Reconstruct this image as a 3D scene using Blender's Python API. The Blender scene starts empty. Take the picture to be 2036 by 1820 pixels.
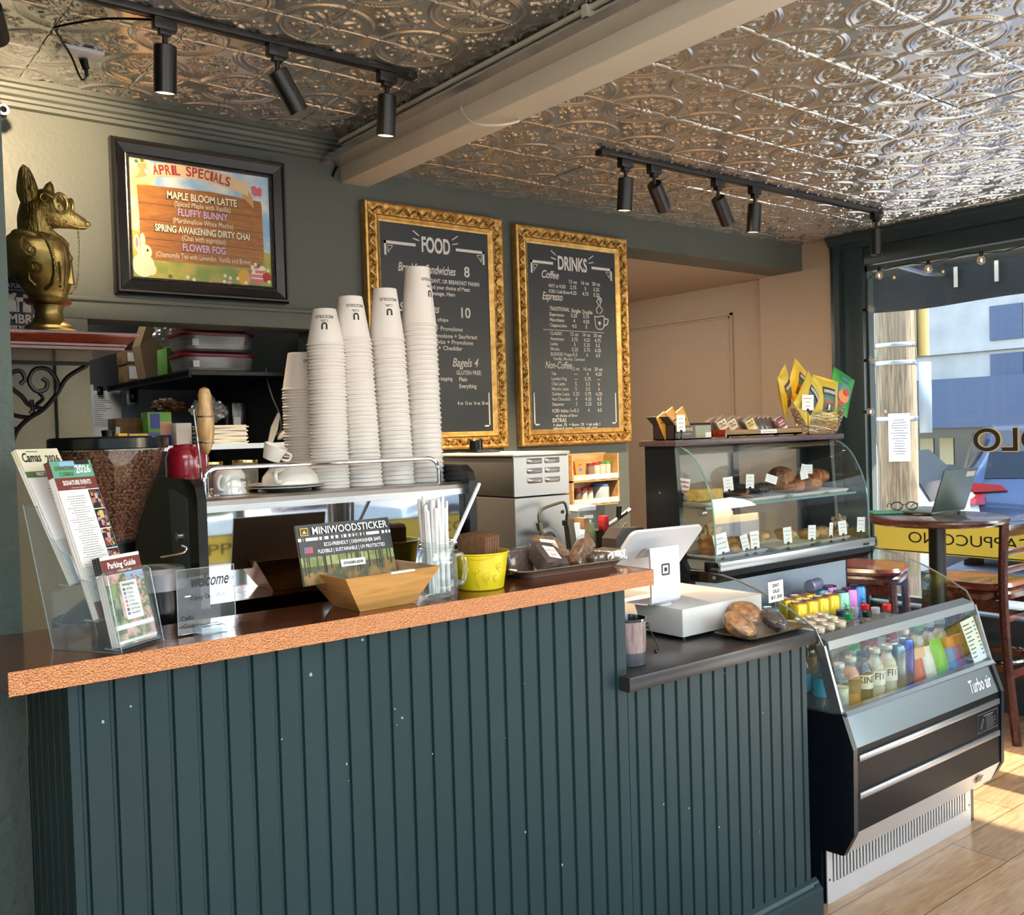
import bpy, bmesh, math, random
import numpy as np
from mathutils import Vector, Matrix

PI = math.pi
scene = bpy.context.scene
COL = scene.collection
rnd = random.Random(7)

# ---------------------------------------------------------------- camera
def rad(a): return a * PI / 180.0
_yaw, _pit, _rol, _foc = rad(38.337), rad(1.4266), rad(-1.7277), 1918.27
_f = Vector((math.sin(_yaw) * math.cos(_pit), math.cos(_yaw) * math.cos(_pit), -math.sin(_pit)))
_r = Vector((math.cos(_yaw), -math.sin(_yaw), 0))
_u = _r.cross(_f)
_r2 = _r * math.cos(_rol) + _u * math.sin(_rol)
_u2 = -_r * math.sin(_rol) + _u * math.cos(_rol)
cam_data = bpy.data.cameras.new('camera')
cam = bpy.data.objects.new('camera', cam_data)
COL.objects.link(cam)
cam.matrix_world = Matrix(((_r2.x, _u2.x, -_f.x, 0), (_r2.y, _u2.y, -_f.y, 0), (_r2.z, _u2.z, -_f.z, 1.5), (0, 0, 0, 1)))
cam_data.sensor_fit = 'HORIZONTAL'
cam_data.sensor_width = 36
cam_data.lens = 36 * _foc / 2036
cam_data.clip_start = 0.05
cam_data.clip_end = 300
scene.camera = cam

# ---------------------------------------------------------------- world, sun, exposure
world = bpy.data.worlds.new('world')
scene.world = world
world.use_nodes = True
wn = world.node_tree.nodes
wl = world.node_tree.links
sky = wn.new('ShaderNodeTexSky')
sky.sky_type = 'NISHITA'
sky.sun_disc = False
sky.sun_elevation = rad(48)
sky.sun_rotation = rad(120)
sky.air_density = 1.0
sky.dust_density = 1.5
bg = wn['Background']
warm = wn.new('ShaderNodeMix'); warm.data_type = 'RGBA'; warm.blend_type = 'MULTIPLY'; warm.inputs[0].default_value = 1.0
warm.inputs[7].default_value = (1.0, 0.93, 0.84, 1)
wl.new(sky.outputs[0], warm.inputs[6]); wl.new(warm.outputs[2], bg.inputs[0])
bg.inputs[1].default_value = 1.5

sun_data = bpy.data.lights.new('sun', 'SUN')
sun_data.energy = 14.0
sun_data.angle = rad(0.6)
sun_data.color = (1.0, 0.93, 0.82)
sun = bpy.data.objects.new('sun', sun_data)
COL.objects.link(sun)
sun.rotation_euler = Vector((-1.2, 0.75, -1.04)).to_track_quat('-Z', 'Y').to_euler()

def area_light(name, loc, aim, sx, sy, power, color):
    d = bpy.data.lights.new(name, 'AREA')
    d.shape = 'RECTANGLE'; d.size = sx; d.size_y = sy
    d.energy = power; d.color = color
    o = bpy.data.objects.new(name, d)
    COL.objects.link(o)
    o.location = loc
    o.rotation_euler = (Vector(aim) - Vector(loc)).to_track_quat('-Z', 'Y').to_euler()
    return o
# area lights added out of view to brighten the room
# added up-lights standing in for sunlight bounced off the floor by the windows
area_light('floor_bounce_fill', (1.9, -0.5, 0.04), (1.9, -0.2, 2.5), 4.2, 1.3, 36, (1.0, 0.96, 0.91))
area_light('floor_bounce_fill', (4.2, 0.2, 0.04), (3.4, 1.0, 2.5), 1.2, 1.6, 20, (1.0, 0.96, 0.9))
area_light('dining_overhead_fill', (1.6, -0.3, 2.5), (1.6, 1.2, 0.3), 2.2, 0.8, 22, (1.0, 0.93, 0.85))  # added overhead fill, standing in for lamps out of view
area_light('dining_overhead_fill', (3.6, 0.2, 2.5), (3.0, 1.6, 0.3), 1.6, 0.8, 14, (1.0, 0.95, 0.88))
# lamp inside the alcove, out of sight behind the end of the back wall
area_light('alcove_ceiling_lamp', (4.0, 4.5, 2.38), (4.4, 4.3, 0.8), 0.7, 0.7, 9, (1.0, 0.87, 0.72))
area_light('kitchen_fill', (1.0, 4.25, 2.38), (1.1, 4.4, 1.2), 0.5, 0.5, 4, (1.0, 0.95, 0.88))  # unseen fill added to brighten the kitchen
area_light('entry_fill', (-0.4, 0.3, 2.5), (0.6, 1.9, 0.7), 1.2, 0.6, 12, (1.0, 0.92, 0.82))  # unseen overhead fill added for the left end of the bar

vs = scene.view_settings
vs.view_transform = 'Standard'
vs.look = 'None'
vs.exposure = 0.62
vs.gamma = 1.0
vs.use_curve_mapping = False
scene.cycles.transparent_max_bounces = 24
scene.cycles.caustics_reflective = False
scene.cycles.caustics_refractive = False
scene.cycles.sample_clamp_indirect = 6.0
scene.cycles.use_denoising = True

# ---------------------------------------------------------------- materials
def lin(h):
    if isinstance(h, (tuple, list)): return tuple(h[:3])
    h = h.lstrip('#')
    out = []
    for i in (0, 2, 4):
        c = int(h[i:i + 2], 16) / 255
        out.append(c / 12.92 if c <= 0.04045 else ((c + 0.055) / 1.055) ** 2.4)
    return tuple(out)

MATS = {}
def pm(name, col, rough=0.5, metal=0.0, bump=0.0, bscale=40.0, var=0.0, vscale=8.0, vcol=None, coat=0.0, emit=None, estr=1.0,
       stretch=(1, 1, 1), spec=0.5, detail=4.0, sss=0.0):
    if name in MATS: return MATS[name]
    m = bpy.data.materials.new(name)
    m.use_nodes = True
    N, L = m.node_tree.nodes, m.node_tree.links
    b = N['Principled BSDF']
    c = lin(col)
    b.inputs['Base Color'].default_value = (*c, 1)
    b.inputs['Roughness'].default_value = rough
    b.inputs['Metallic'].default_value = metal
    b.inputs['Specular IOR Level'].default_value = spec
    b.inputs['Coat Weight'].default_value = coat
    if emit is not None:
        b.inputs['Emission Color'].default_value = (*lin(emit), 1)
        b.inputs['Emission Strength'].default_value = estr
    if bump or var:
        tc = N.new('ShaderNodeTexCoord'); mp = N.new('ShaderNodeMapping')
        mp.inputs['Scale'].default_value = stretch
        L.new(tc.outputs['Object'], mp.inputs[0])
    if var:
        nz = N.new('ShaderNodeTexNoise'); nz.inputs['Scale'].default_value = vscale; nz.inputs['Detail'].default_value = detail
        L.new(mp.outputs[0], nz.inputs[0])
        rp = N.new('ShaderNodeValToRGB')
        c2 = lin(vcol) if vcol is not None else tuple(x * 0.5 for x in c)
        rp.color_ramp.elements[0].color = (*c2, 1); rp.color_ramp.elements[1].color = (*c, 1)
        rp.color_ramp.elements[0].position = 0.5 - 0.25 / max(var, .01) * .5; rp.color_ramp.elements[1].position = 0.5 + 0.25 / max(var, .01) * .5
        L.new(nz.outputs[0], rp.inputs[0]); L.new(rp.outputs[0], b.inputs['Base Color'])
    if bump:
        n2 = N.new('ShaderNodeTexNoise'); n2.inputs['Scale'].default_value = bscale; n2.inputs['Detail'].default_value = detail
        L.new(mp.outputs[0], n2.inputs[0])
        bp = N.new('ShaderNodeBump'); bp.inputs['Strength'].default_value = min(1, bump); bp.inputs['Distance'].default_value = 0.004 * max(1, bump)
        L.new(n2.outputs[0], bp.inputs['Height']); L.new(bp.outputs[0], b.inputs['Normal'])
    MATS[name] = m
    return m

def clear(name, tint=(1, 1, 1), refl=1.0, rough=0.02, body=0.0, bodycol=(1, 1, 1), f0=1.45):
    """thin clear sheet: see-through with a fresnel reflection and a little body colour"""
    if name in MATS: return MATS[name]
    m = bpy.data.materials.new(name); m.use_nodes = True
    N, L = m.node_tree.nodes, m.node_tree.links
    N.remove(N['Principled BSDF'])
    tr = N.new('ShaderNodeBsdfTransparent'); tr.inputs[0].default_value = (*tint, 1)
    gl = N.new('ShaderNodeBsdfGlossy'); gl.inputs['Roughness'].default_value = rough
    fr = N.new('ShaderNodeFresnel')
    ge = N.new('ShaderNodeNewGeometry'); io = N.new('ShaderNodeMapRange'); io.inputs[3].default_value = f0; io.inputs[4].default_value = 1 / f0
    L.new(ge.outputs['Backfacing'], io.inputs[0]); L.new(io.outputs[0], fr.inputs[0])
    mx = N.new('ShaderNodeMixShader'); mul = N.new('ShaderNodeMath'); mul.operation = 'MULTIPLY'; mul.inputs[1].default_value = refl
    L.new(fr.outputs[0], mul.inputs[0]); L.new(mul.outputs[0], mx.inputs[0])
    src = tr.outputs[0]
    if body:
        df = N.new('ShaderNodeBsdfDiffuse'); df.inputs[0].default_value = (*bodycol, 1)
        mb = N.new('ShaderNodeMixShader'); mb.inputs[0].default_value = body
        L.new(tr.outputs[0], mb.inputs[1]); L.new(df.outputs[0], mb.inputs[2]); src = mb.outputs[0]
    L.new(src, mx.inputs[1]); L.new(gl.outputs[0], mx.inputs[2])
    L.new(mx.outputs[0], N['Material Output'].inputs[0])
    MATS[name] = m
    return m

def wood(name, c1, c2, scale=(1, 12, 12), rough=0.4, ring=6.0, bump=0.15, coat=0.0, plank=None):
    """streaky wood along X of the object; plank=(length,width) adds board joints and a tone per board"""
    if name in MATS: return MATS[name]
    m = pm(name, c1, rough, coat=coat)
    N, L = m.node_tree.nodes, m.node_tree.links
    b = N['Principled BSDF']
    tc = N.new('ShaderNodeTexCoord'); mp = N.new('ShaderNodeMapping'); mp.inputs['Scale'].default_value = scale
    L.new(tc.outputs['Object'], mp.inputs[0])
    nz = N.new('ShaderNodeTexNoise'); nz.inputs['Scale'].default_value = ring; nz.inputs['Detail'].default_value = 8; nz.inputs['Distortion'].default_value = 1.2
    L.new(mp.outputs[0], nz.inputs[0])
    rp = N.new('ShaderNodeValToRGB'); rp.color_ramp.elements[0].position = .3; rp.color_ramp.elements[1].position = .72
    rp.color_ramp.elements[0].color = (*lin(c2), 1); rp.color_ramp.elements[1].color = (*lin(c1), 1)
    L.new(nz.outputs[0], rp.inputs[0])
    out = rp.outputs[0]
    if plank:
        br = N.new('ShaderNodeTexBrick')
        br.inputs['Scale'].default_value = 1.0; br.inputs['Brick Width'].default_value = plank[0]; br.inputs['Row Height'].default_value = plank[1]
        br.inputs['Mortar Size'].default_value = 0.0018; br.inputs['Color1'].default_value = (1, 1, 1, 1); br.inputs['Color2'].default_value = (.72, .72, .72, 1)
        br.inputs['Mortar'].default_value = (.25, .2, .15, 1); br.offset = 0.37
        L.new(tc.outputs['Object'], br.inputs[0])
        mm = N.new('ShaderNodeMix'); mm.data_type = 'RGBA'; mm.blend_type = 'MULTIPLY'; mm.inputs[0].default_value = 1
        L.new(out, mm.inputs[6]); L.new(br.outputs[0], mm.inputs[7]); out = mm.outputs[2]
    L.new(out, b.inputs['Base Color'])
    bp = N.new('ShaderNodeBump'); bp.inputs['Strength'].default_value = bump; bp.inputs['Distance'].default_value = 0.002
    L.new(nz.outputs[0], bp.inputs['Height']); L.new(bp.outputs[0], b.inputs['Normal'])
    return m

# ---------------------------------------------------------------- geometry helpers
def wloc(o):
    v = Vector((0, 0, 0))
    while o is not None:
        v += Vector(o.location); o = o.parent
    return v

class MB:
    """collects shapes (in world coordinates, or in a thing's own when built with local=True) into ONE mesh"""
    def __init__(s, mat=None):
        s.v = []; s.f = []; s.fm = []; s.fs = []; s.mats = []; s.mi = 0; s.M = None
        if mat: s.use(mat)
    def use(s, mat):
        if mat not in s.mats: s.mats.append(mat)
        s.mi = s.mats.index(mat); return s
    def add(s, vs, fs, smooth=False):
        k = len(s.v)
        if s.M is not None: vs = [s.M @ Vector(p) for p in vs]
        s.v += [tuple(p) for p in vs]
        for f in fs:
            s.f.append([i + k for i in f]); s.fm.append(s.mi); s.fs.append(smooth)
        return s
    def box(s, x0, y0, z0, x1, y1, z1, bev=0.0, seg=2):
        if bev:
            bm = bmesh.new(); bmesh.ops.create_cube(bm, size=1)
            for v in bm.verts:
                v.co = ((x0 + x1) / 2 + v.co.x * (x1 - x0), (y0 + y1) / 2 + v.co.y * (y1 - y0), (z0 + z1) / 2 + v.co.z * (z1 - z0))
            bmesh.ops.bevel(bm, geom=bm.edges[:], offset=bev, segments=seg, affect='EDGES', profile=0.5)
            bm.verts.index_update()
            s.add([v.co[:] for v in bm.verts], [[v.index for v in f.verts] for f in bm.faces], True)
            bm.free(); return s
        vs = [(x0, y0, z0), (x1, y0, z0), (x1, y1, z0), (x0, y1, z0), (x0, y0, z1), (x1, y0, z1), (x1, y1, z1), (x0, y1, z1)]
        return s.add(vs, [(3, 2, 1, 0), (4, 5, 6, 7), (0, 1, 5, 4), (1, 2, 6, 5), (2, 3, 7, 6), (3, 0, 4, 7)])
    def quad(s, *p):
        return s.add(p, [tuple(range(len(p)))])
    def tube(s, pts, r, n=8, closed=False, cap=True):
        P = [Vector(p) for p in pts]; R = r if isinstance(r, (list, tuple)) else [r] * len(P)
        vs, fs = [], []; nrm = None; m = len(P)
        for i, p in enumerate(P):
            if closed: t = (P[(i + 1) % m] - P[i - 1])
            else: t = (P[min(i + 1, m - 1)] - P[max(i - 1, 0)])
            if t.length < 1e-9: t = Vector((0, 0, 1))
            t.normalize()
            if nrm is None:
                nrm = t.orthogonal().normalized()
            else:
                nrm = (nrm - t * nrm.dot(t))
                if nrm.length < 1e-6: nrm = t.orthogonal()
                nrm.normalize()
            b = t.cross(nrm)
            for k in range(n):
                a = 2 * PI * k / n
                vs.append(p + (nrm * math.cos(a) + b * math.sin(a)) * R[i])
        for i in range(m if closed else m - 1):
            j = (i + 1) % m
            for k in range(n):
                fs.append((i * n + k, i * n + (k + 1) % n, j * n + (k + 1) % n, j * n + k))
        s.add(vs, fs, True)
        if cap and not closed:
            s.add(vs[:n], [tuple(reversed(range(n)))]); s.add(vs[-n:], [tuple(range(n))])
        return s
    def cyl(s, p0, p1, r0, r1=None, n=16, cap=True):
        r1 = r0 if r1 is None else r1
        return s.tube([p0, p1], [max(r0, 1e-5), max(r1, 1e-5)], n, cap=cap)
    def lathe(s, prof, c=(0, 0, 0), n=24, sx=1.0, sy=1.0, close=True):
        vs, fs = [], []
        for r, z in prof:
            for k in range(n):
                a = 2 * PI * k / n
                vs.append((c[0] + max(r, 1e-5) * math.cos(a) * sx, c[1] + max(r, 1e-5) * math.sin(a) * sy, c[2] + z))
        for i in range(len(prof) - 1):
            for k in range(n):
                fs.append((i * n + k, i * n + (k + 1) % n, (i + 1) * n + (k + 1) % n, (i + 1) * n + k))
        s.add(vs, fs, True)
        if close:
            if prof[0][0] > 1e-4: s.add(vs[:n], [tuple(reversed(range(n)))])
            if prof[-1][0] > 1e-4: s.add(vs[-n:], [tuple(range(n))])
        return s
    def prism(s, poly, a, b, axis='z', smooth=False):
        def P(u, v, w): return {'z': (u, v, w), 'y': (u, w, v), 'x': (w, u, v)}[axis]
        n = len(poly)
        vs = [P(u, v, a) for u, v in poly] + [P(u, v, b) for u, v in poly]
        s.add(vs, [tuple(range(n)), tuple(reversed(range(n, 2 * n)))])
        s.add(vs, [(i, i + n, (i + 1) % n + n, (i + 1) % n) for i in range(n)], smooth)
        return s
    def sph(s, c, r, n=16, m=10):
        r = r if isinstance(r, (tuple, list)) else (r, r, r)
        vs, fs = [], []
        for i in range(m + 1):
            t = PI * i / m
            for k in range(n):
                a = 2 * PI * k / n
                vs.append((c[0] + r[0] * math.sin(t) * math.cos(a), c[1] + r[1] * math.sin(t) * math.sin(a), c[2] + r[2] * math.cos(t)))
        for i in range(m):
            for k in range(n):
                fs.append((i * n + k, (i + 1) * n + k, (i + 1) * n + (k + 1) % n, i * n + (k + 1) % n))
        return s.add(vs, fs, True)
    def grid(s, fn, nu, nv, smooth=True, wrap=False):
        vs = [fn(i / nu, j / nv) for j in range(nv + 1) for i in range(nu + 1)]
        return s.add(vs, [(j * (nu + 1) + i, j * (nu + 1) + i + 1, (j + 1) * (nu + 1) + i + 1, (j + 1) * (nu + 1) + i) for j in range(nv) for i in range(nu)], smooth)
    def text(s, t, size, o, x, y, align='C', bold=0.0, shear=0.0, width=None, lift=0.0006):
        """flat lettering: o = baseline anchor, x / y = reading and up directions"""
        vs, fs, w = text_geo(t, bold, shear, 6 if size > .03 else 2)
        X, Y = Vector(x).normalized(), Vector(y).normalized(); Z = X.cross(Y)
        k = size; kx = size
        if width: kx = width / max(w, 1e-6)
        off = {'C': -w / 2, 'L': 0, 'R': -w}[align]
        o = Vector(o) + Z * lift
        return s.add([o + X * ((p[0] + off) * kx) + Y * (p[1] * k) for p in vs], fs)
    def build(s, name, parent=None, local=False, sharp=35, shift=None):
        me = bpy.data.meshes.new(name)
        d = Vector((0, 0, 0))
        if parent is not None and not local: d = wloc(parent)
        if shift is not None: d = Vector(shift)
        me.from_pydata([(p[0] - d.x, p[1] - d.y, p[2] - d.z) for p in s.v], [], s.f)
        for m in s.mats: me.materials.append(m)
        me.polygons.foreach_set('material_index', s.fm)
        me.polygons.foreach_set('use_smooth', s.fs)
        me.validate()
        if any(s.fs): me.set_sharp_from_angle(angle=rad(sharp))
        o = bpy.data.objects.new(name, me)
        COL.objects.link(o)
        if parent is not None: o.parent = parent
        elif shift is not None: o.location = d
        return o

_tcache = {}
def text_geo(t, bold=0.0, shear=0.0, res=2):
    key = (t, bold, shear, res)
    if key not in _tcache:
        c = bpy.data.curves.new('lettering', 'FONT')
        c.body = t; c.size = 1.0; c.offset = bold; c.shear = shear; c.resolution_u = res; c.fill_mode = 'BOTH'
        o = bpy.data.objects.new('lettering', c); COL.objects.link(o)
        me = bpy.data.meshes.new_from_object(o.evaluated_get(bpy.context.evaluated_depsgraph_get()))
        vs = [v.co[:] for v in me.vertices]; fs = [tuple(p.vertices) for p in me.polygons]
        x0 = min((v[0] for v in vs), default=0); w = max((v[0] for v in vs), default=0) - x0
        _tcache[key] = ([(v[0] - x0, v[1], 0) for v in vs], fs, w)
        bpy.data.objects.remove(o); bpy.data.curves.remove(c); bpy.data.meshes.remove(me)
    return _tcache[key]

def tag(o, label, cat, group=None):
    o['label'] = label; o['category'] = cat
    if group: o['group'] = group
    return o
def thing(name, label, cat, loc=(0, 0, 0), rz=0.0, group=None):
    o = bpy.data.objects.new(name, None); COL.objects.link(o)
    o.empty_display_size = 0.05
    o.location = loc; o.rotation_euler = (0, 0, rz)
    return tag(o, label, cat, group)
def struct(o):
    o['kind'] = 'structure'; return o
def dup(root, loc=None, rot=None, label=None, group=None, scale=None):
    r = root.copy(); COL.objects.link(r)
    if loc is not None: r.location = loc
    if rot is not None: r.rotation_euler = rot if isinstance(rot, (tuple, list)) else (0, 0, rot)
    if scale is not None: r.scale = (scale, scale, scale) if not isinstance(scale, (tuple, list)) else scale
    if label: r['label'] = label
    if group: r['group'] = group
    for ch in list(root.children):
        c = ch.copy(); COL.objects.link(c); c.parent = r
        for g in list(ch.children):
            d = g.copy(); COL.objects.link(d); d.parent = c
    return r
def arc(c, r, a0, a1, n, plane='xz'):
    out = []
    for i in range(n + 1):
        a = rad(a0 + (a1 - a0) * i / n); u, v = r * math.cos(a), r * math.sin(a)
        out.append({'xz': (c[0] + u, c[1], c[2] + v), 'xy': (c[0] + u, c[1] + v, c[2]), 'yz': (c[0], c[1] + u, c[2] + v)}[plane])
    return out
def smoothpath(pts, n=6):
    """Catmull-Rom through pts"""
    P = [Vector(p) for p in pts]; P = [P[0] * 2 - P[1]] + P + [P[-1] * 2 - P[-2]]
    out = []
    for i in range(1, len(P) - 2):
        a, b, c, d = P[i - 1:i + 3]
        for k in range(n):
            t = k / n
            out.append(0.5 * ((2 * b) + (c - a) * t + (2 * a - 5 * b + 4 * c - d) * t * t + (3 * b - a - 3 * c + d) * t ** 3))
    out.append(P[-2])
    return out
# ================================================================ the setting
GREEN = pm('green_wall_paint', '#545850', 0.5, bump=0.25, bscale=60, var=0.5, vscale=3, vcol='#4d5149')
GREEND = pm('dark_green_trim_paint', '#23343a', 0.35, bump=0.1, bscale=30)
TEX = pm('textured_green_plaster', '#3b4a45', 0.55, bump=1.0, bscale=45, detail=6)
TANW = pm('tan_wall_paint', '#aa9884', 0.6, bump=0.1, bscale=60)
CREAM = pm('cream_beam_paint', '#d3ccbc', 0.45, bump=0.1, bscale=25)
OFFW = pm('offwhite_wall_paint', '#b3ac9c', 0.6)
BLACKM = pm('matt_black_metal', '#0b0b0c', 0.38)
BLACK = pm('gloss_black_plastic', '#08090a', 0.18)
WHITE = pm('white_plastic', '#d0d1d5', 0.3)
STEEL = pm('brushed_steel', '#b9b9ba', 0.28, 1.0, bump=0.06, bscale=20, stretch=(1, 1, 40))
CHROME = pm('polished_steel', '#d5d5d6', 0.09, 1.0)
PAPER = pm('white_paper', '#e9e7e4', 0.6)
INK = pm('black_ink', '#131313', 0.6)
KRAFT = pm('kraft_cardboard', '#8a6a45', 0.8, var=0.6, vscale=30)

HL, HR = 2.67, 2.5725          # ceiling left and right of the beam
YB, XR, YF, XL = 3.43, 4.97, -1.3, -2.4

# floor
FLOORM = wood('oak_laminate_floor', '#c4a078', '#a27c54', (1.2, 9, 9), 0.22, 5.0, 0.06, plank=(1.25, 0.19))
b = MB(FLOORM); b.box(XL - .1, YF - .1, -0.05, XR + .1, 5.3, 0.0)
struct(b.build('floor'))

# pressed tin ceiling --------------------------------------------
def tin_height(u, v):
    """relief of one 305 mm repeat; flower and ring sit at the four corners, small rosette in the middle"""
    def sm(x, a, b2):
        t = np.clip((x - a) / (b2 - a), 0, 1); return t * t * (3 - 2 * t)
    def bumpf(x, c, w): return np.exp(-((x - c) / w) ** 2)
    def leaf(X, Y, L_, W):
        """pointed leaf from the origin along +X with a middle groove"""
        t = np.clip(X / L_, 0, 1); w = W * np.sin(PI * t ** .8) + 1e-4
        k = np.clip(1 - (Y / w) ** 2, 0, 1) * (X > 0) * (X < L_)
        return np.sqrt(k) * np.sin(PI * t) ** .4 * (1 - .55 * np.exp(-(Y / (W * .16)) ** 2))
    def rot(X, Y, a): return X * math.cos(a) + Y * math.sin(a), -X * math.sin(a) + Y * math.cos(a)
    uu = np.abs(((u + .5) % 1) - .5); vv = np.abs(((v + .5) % 1) - .5)      # distance to corner
    r = np.hypot(uu, vv)
    h = 1.2 * bumpf(r, .425, .013) + .9 * bumpf(r, .385, .010) + .4 * bumpf(r, .36, .008)
    X, Y = rot(uu, vv, PI / 4); Y = np.abs(Y)
    h += 1.5 * leaf(X - .05, Y, .27, .052)
    a, c = rot(X - .06, Y - .012, .52); h = np.maximum(h, 1.3 * leaf(a, c, .22, .036))
    a, c = rot(X - .17, Y - .055, .95); h = np.maximum(h, 1.2 * leaf(a, c, .12, .028))
    for cx, cy, q in ((.285, .085, .026), (.10, .075, .02), (.045, .0, .03)):
        d = np.hypot(X - cx, Y - cy); h = np.maximum(h, 1.1 * np.sqrt(np.clip(1 - (d / q) ** 2, 0, 1)))
    h += .10 * np.sin(uu * 260) * np.sin(vv * 260) * (1 - sm(r, .32, .35)) * sm(r, .05, .1) * (h < .3)
    cu, cv = np.abs(u - .5), np.abs(v - .5); rc = np.hypot(cu, cv)
    P_, Q_ = np.maximum(cu, cv), np.minimum(cu, cv)
    a, c = rot(P_ - .045, Q_ - .006, .26); h += 1.5 * leaf(a, c, .17, .040)
    a, c = rot(P_ - .03, Q_ - .02, .785); h = np.maximum(h, 1.2 * leaf(a, c, .13, .028))
    d = np.hypot(P_ - .20, Q_ - .075); h = np.maximum(h, 1.1 * np.sqrt(np.clip(1 - (d / .028) ** 2, 0, 1)))
    d = np.hypot(P_ - .235, Q_); h = np.maximum(h, .9 * np.sqrt(np.clip(1 - (d / .020) ** 2, 0, 1)))
    h = np.maximum(h, 1.4 * np.sqrt(np.clip(1 - (rc / .036) ** 2, 0, 1)) * (1 - .5 * bumpf(rc, .02, .006)))
    e = np.minimum(uu, vv)
    h = np.maximum(h, 0.9 * bumpf(e, .022, .009)) - .5 * bumpf(e, .0, .008)
    return h
def tin_ceiling(name, x0, y0, z, nx, ny, res, mat, tilt):
    s = 0.305
    g = np.linspace(0, 1, res + 1)
    U, V = np.meshgrid(g, g, indexing='xy')
    Ht = tin_height(U, V) * 0.0055
    nv = (res + 1) ** 2
    allv = []; allf = []
    idx = np.arange(nv).reshape(res + 1, res + 1)
    q = np.stack([idx[:-1, :-1], idx[1:, :-1], idx[1:, 1:], idx[:-1, 1:]], -1).reshape(-1, 4)
    k = 0
    for i in range(nx):
        for j in range(ny):
            tx, ty = tilt(x0 + (i // 2) * 2 * s, y0 + (j // 2) * 2 * s)
            lx = ((i % 2) + U - 1) * s; ly = ((j % 2) + V - 1) * s
            Z = z - Ht + lx * tx + ly * ty
            allv.append(np.stack([x0 + (i + U) * s, y0 + (j + V) * s, Z], -1).reshape(-1, 3)); allf.append(q + k); k += nv
    v = np.concatenate(allv); f = np.concatenate(allf)
    me = bpy.data.meshes.new(name)
    me.vertices.add(len(v)); me.vertices.foreach_set('co', v.ravel().astype(np.float32))
    me.loops.add(f.size); me.loops.foreach_set('vertex_index', f.ravel().astype(np.int32))
    me.polygons.add(len(f)); me.polygons.foreach_set('loop_start', np.arange(0, f.size, 4, dtype=np.int32))
    me.polygons.foreach_set('loop_total', np.full(len(f), 4, np.int32))
    me.polygons.foreach_set('use_smooth', np.ones(len(f), bool))
    me.update(calc_edges=True); me.validate()
    me.materials.append(mat)
    o = bpy.data.objects.new(name, me); COL.objects.link(o)
    return struct(o)
TIN = pm('pressed_tin', '#c6c5c1', 0.2, .8)
rt = random.Random(3)
def tilt_r(x, y):
    return (rt.uniform(-.008, .008), rt.uniform(-.006, .006))
tin_ceiling('ceiling', 2.694 - .61, 1.651 - .61 * 2, HR, 10, 10, 72, TIN, tilt_r)
tin_ceiling('ceiling', 1.326 - .305 * 4, 2.465 - .305 * 4, HL, 6, 8, 72, TIN, tilt_r)
b = MB(TIN)
b.box(XL, YF, HL, 1.9, 1.245, HL + .03); b.box(XL, 1.245, HL, .106, YB, HL + .03)
b.box(1.9, YF, HR, XR + .2, .431, HR + .03); b.box(-.2, 1.2, HL + .0045, 2, YB, HL + .03); b.box(1.8, .4, HR + .0045, XR + .2, YB + .1, HR + .03)
struct(b.build('ceiling'))

# painted beam across the ceiling
b = MB(CREAM); b.box(1.885, YF, 2.515, 2.012, YB, HL + .03, bev=.004)
struct(b.build('ceiling_beam'))

# back wall, with the pass-through and the wide alcove opening
OX0, OX1, OZ0, OZ1 = 0.905, 1.735, 1.30, 1.925
b = MB(GREEN)
T = .12
b.box(.4, YB, 0, OX0, YB + T, HL); b.box(OX0, YB, 0, OX1, YB + T, OZ0); b.box(OX0, YB, OZ1, OX1, YB + T, HL); b.box(OX1, YB, 0, 3.457, YB + T, HL)
b.box(3.457, YB, 2.415, 4.965, YB + .22, HL)
struct(b.build('wall_back'))
# alcove beyond
b = MB(TANW)
b.box(3.44, YB + .22, 2.415, 5.06, 5.3, 2.47)
b.box(5.0, 3.74, 0, 5.1, 5.3, 2.5); b.box(4.955, 3.24, 0, 5.1, 3.74, HR)
b.box(3.337, YB + T, 0, 3.457, 5.3, 2.5); b.box(3.337, 5.3, 0, 5.1, 5.4, 2.5)
struct(b.build('wall_alcove'))
b = MB(TANW)
for off, w, d in ((0, .016, .012), (.022, .010, .007)):
    for (ya, yb2, za, zb) in ((3.99 + off, 3.99 + off + w, .95, 2.235 - off), (3.99 + off, 5.3, 2.235 - off - w, 2.235 - off)):
        b.box(5.0 - d, ya, za, 5.001, yb2, zb)
struct(b.build('trim_1'))

# textured pillar / left wall
b = MB(TEX); b.box(XL, 2.045, 0, .402, 3.55, HL)
struct(b.build('wall_left'))
b = MB(OFFW); b.box(XL - .1, YF, 0, XL, 2.1, HL)
struct(b.build('wall_side'))

# crown moulding left of the beam and fascia band of the opening
b = MB(GREEN)
prof = [(0, 0), (.085, 0), (.085, -.018), (.07, -.02), (.068, -.03), (.055, -.033), (.05, -.045), (.036, -.05), (.034, -.06), (.022, -.062), (.02, -.075), (0, -.078)]
b.prism([(YB - d, HL + z) for d, z in prof], .402, 1.885, 'x')
struct(b.build('trim_2'))
b = MB(GREEN)
b.box(.80, YB - .028, 1.925, 1.80, YB, 2.0, bev=.003); b.box(.80, YB - .036, 1.985, 1.80, YB, 2.0, bev=.003)
b.box(.80, YB - .028, 1.2, .905, YB, 1.925, bev=.003)
b.box(1.735, YB - .02, 1.2, 1.77, YB, 1.925, bev=.003)
struct(b.build('trim_3'))

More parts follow.
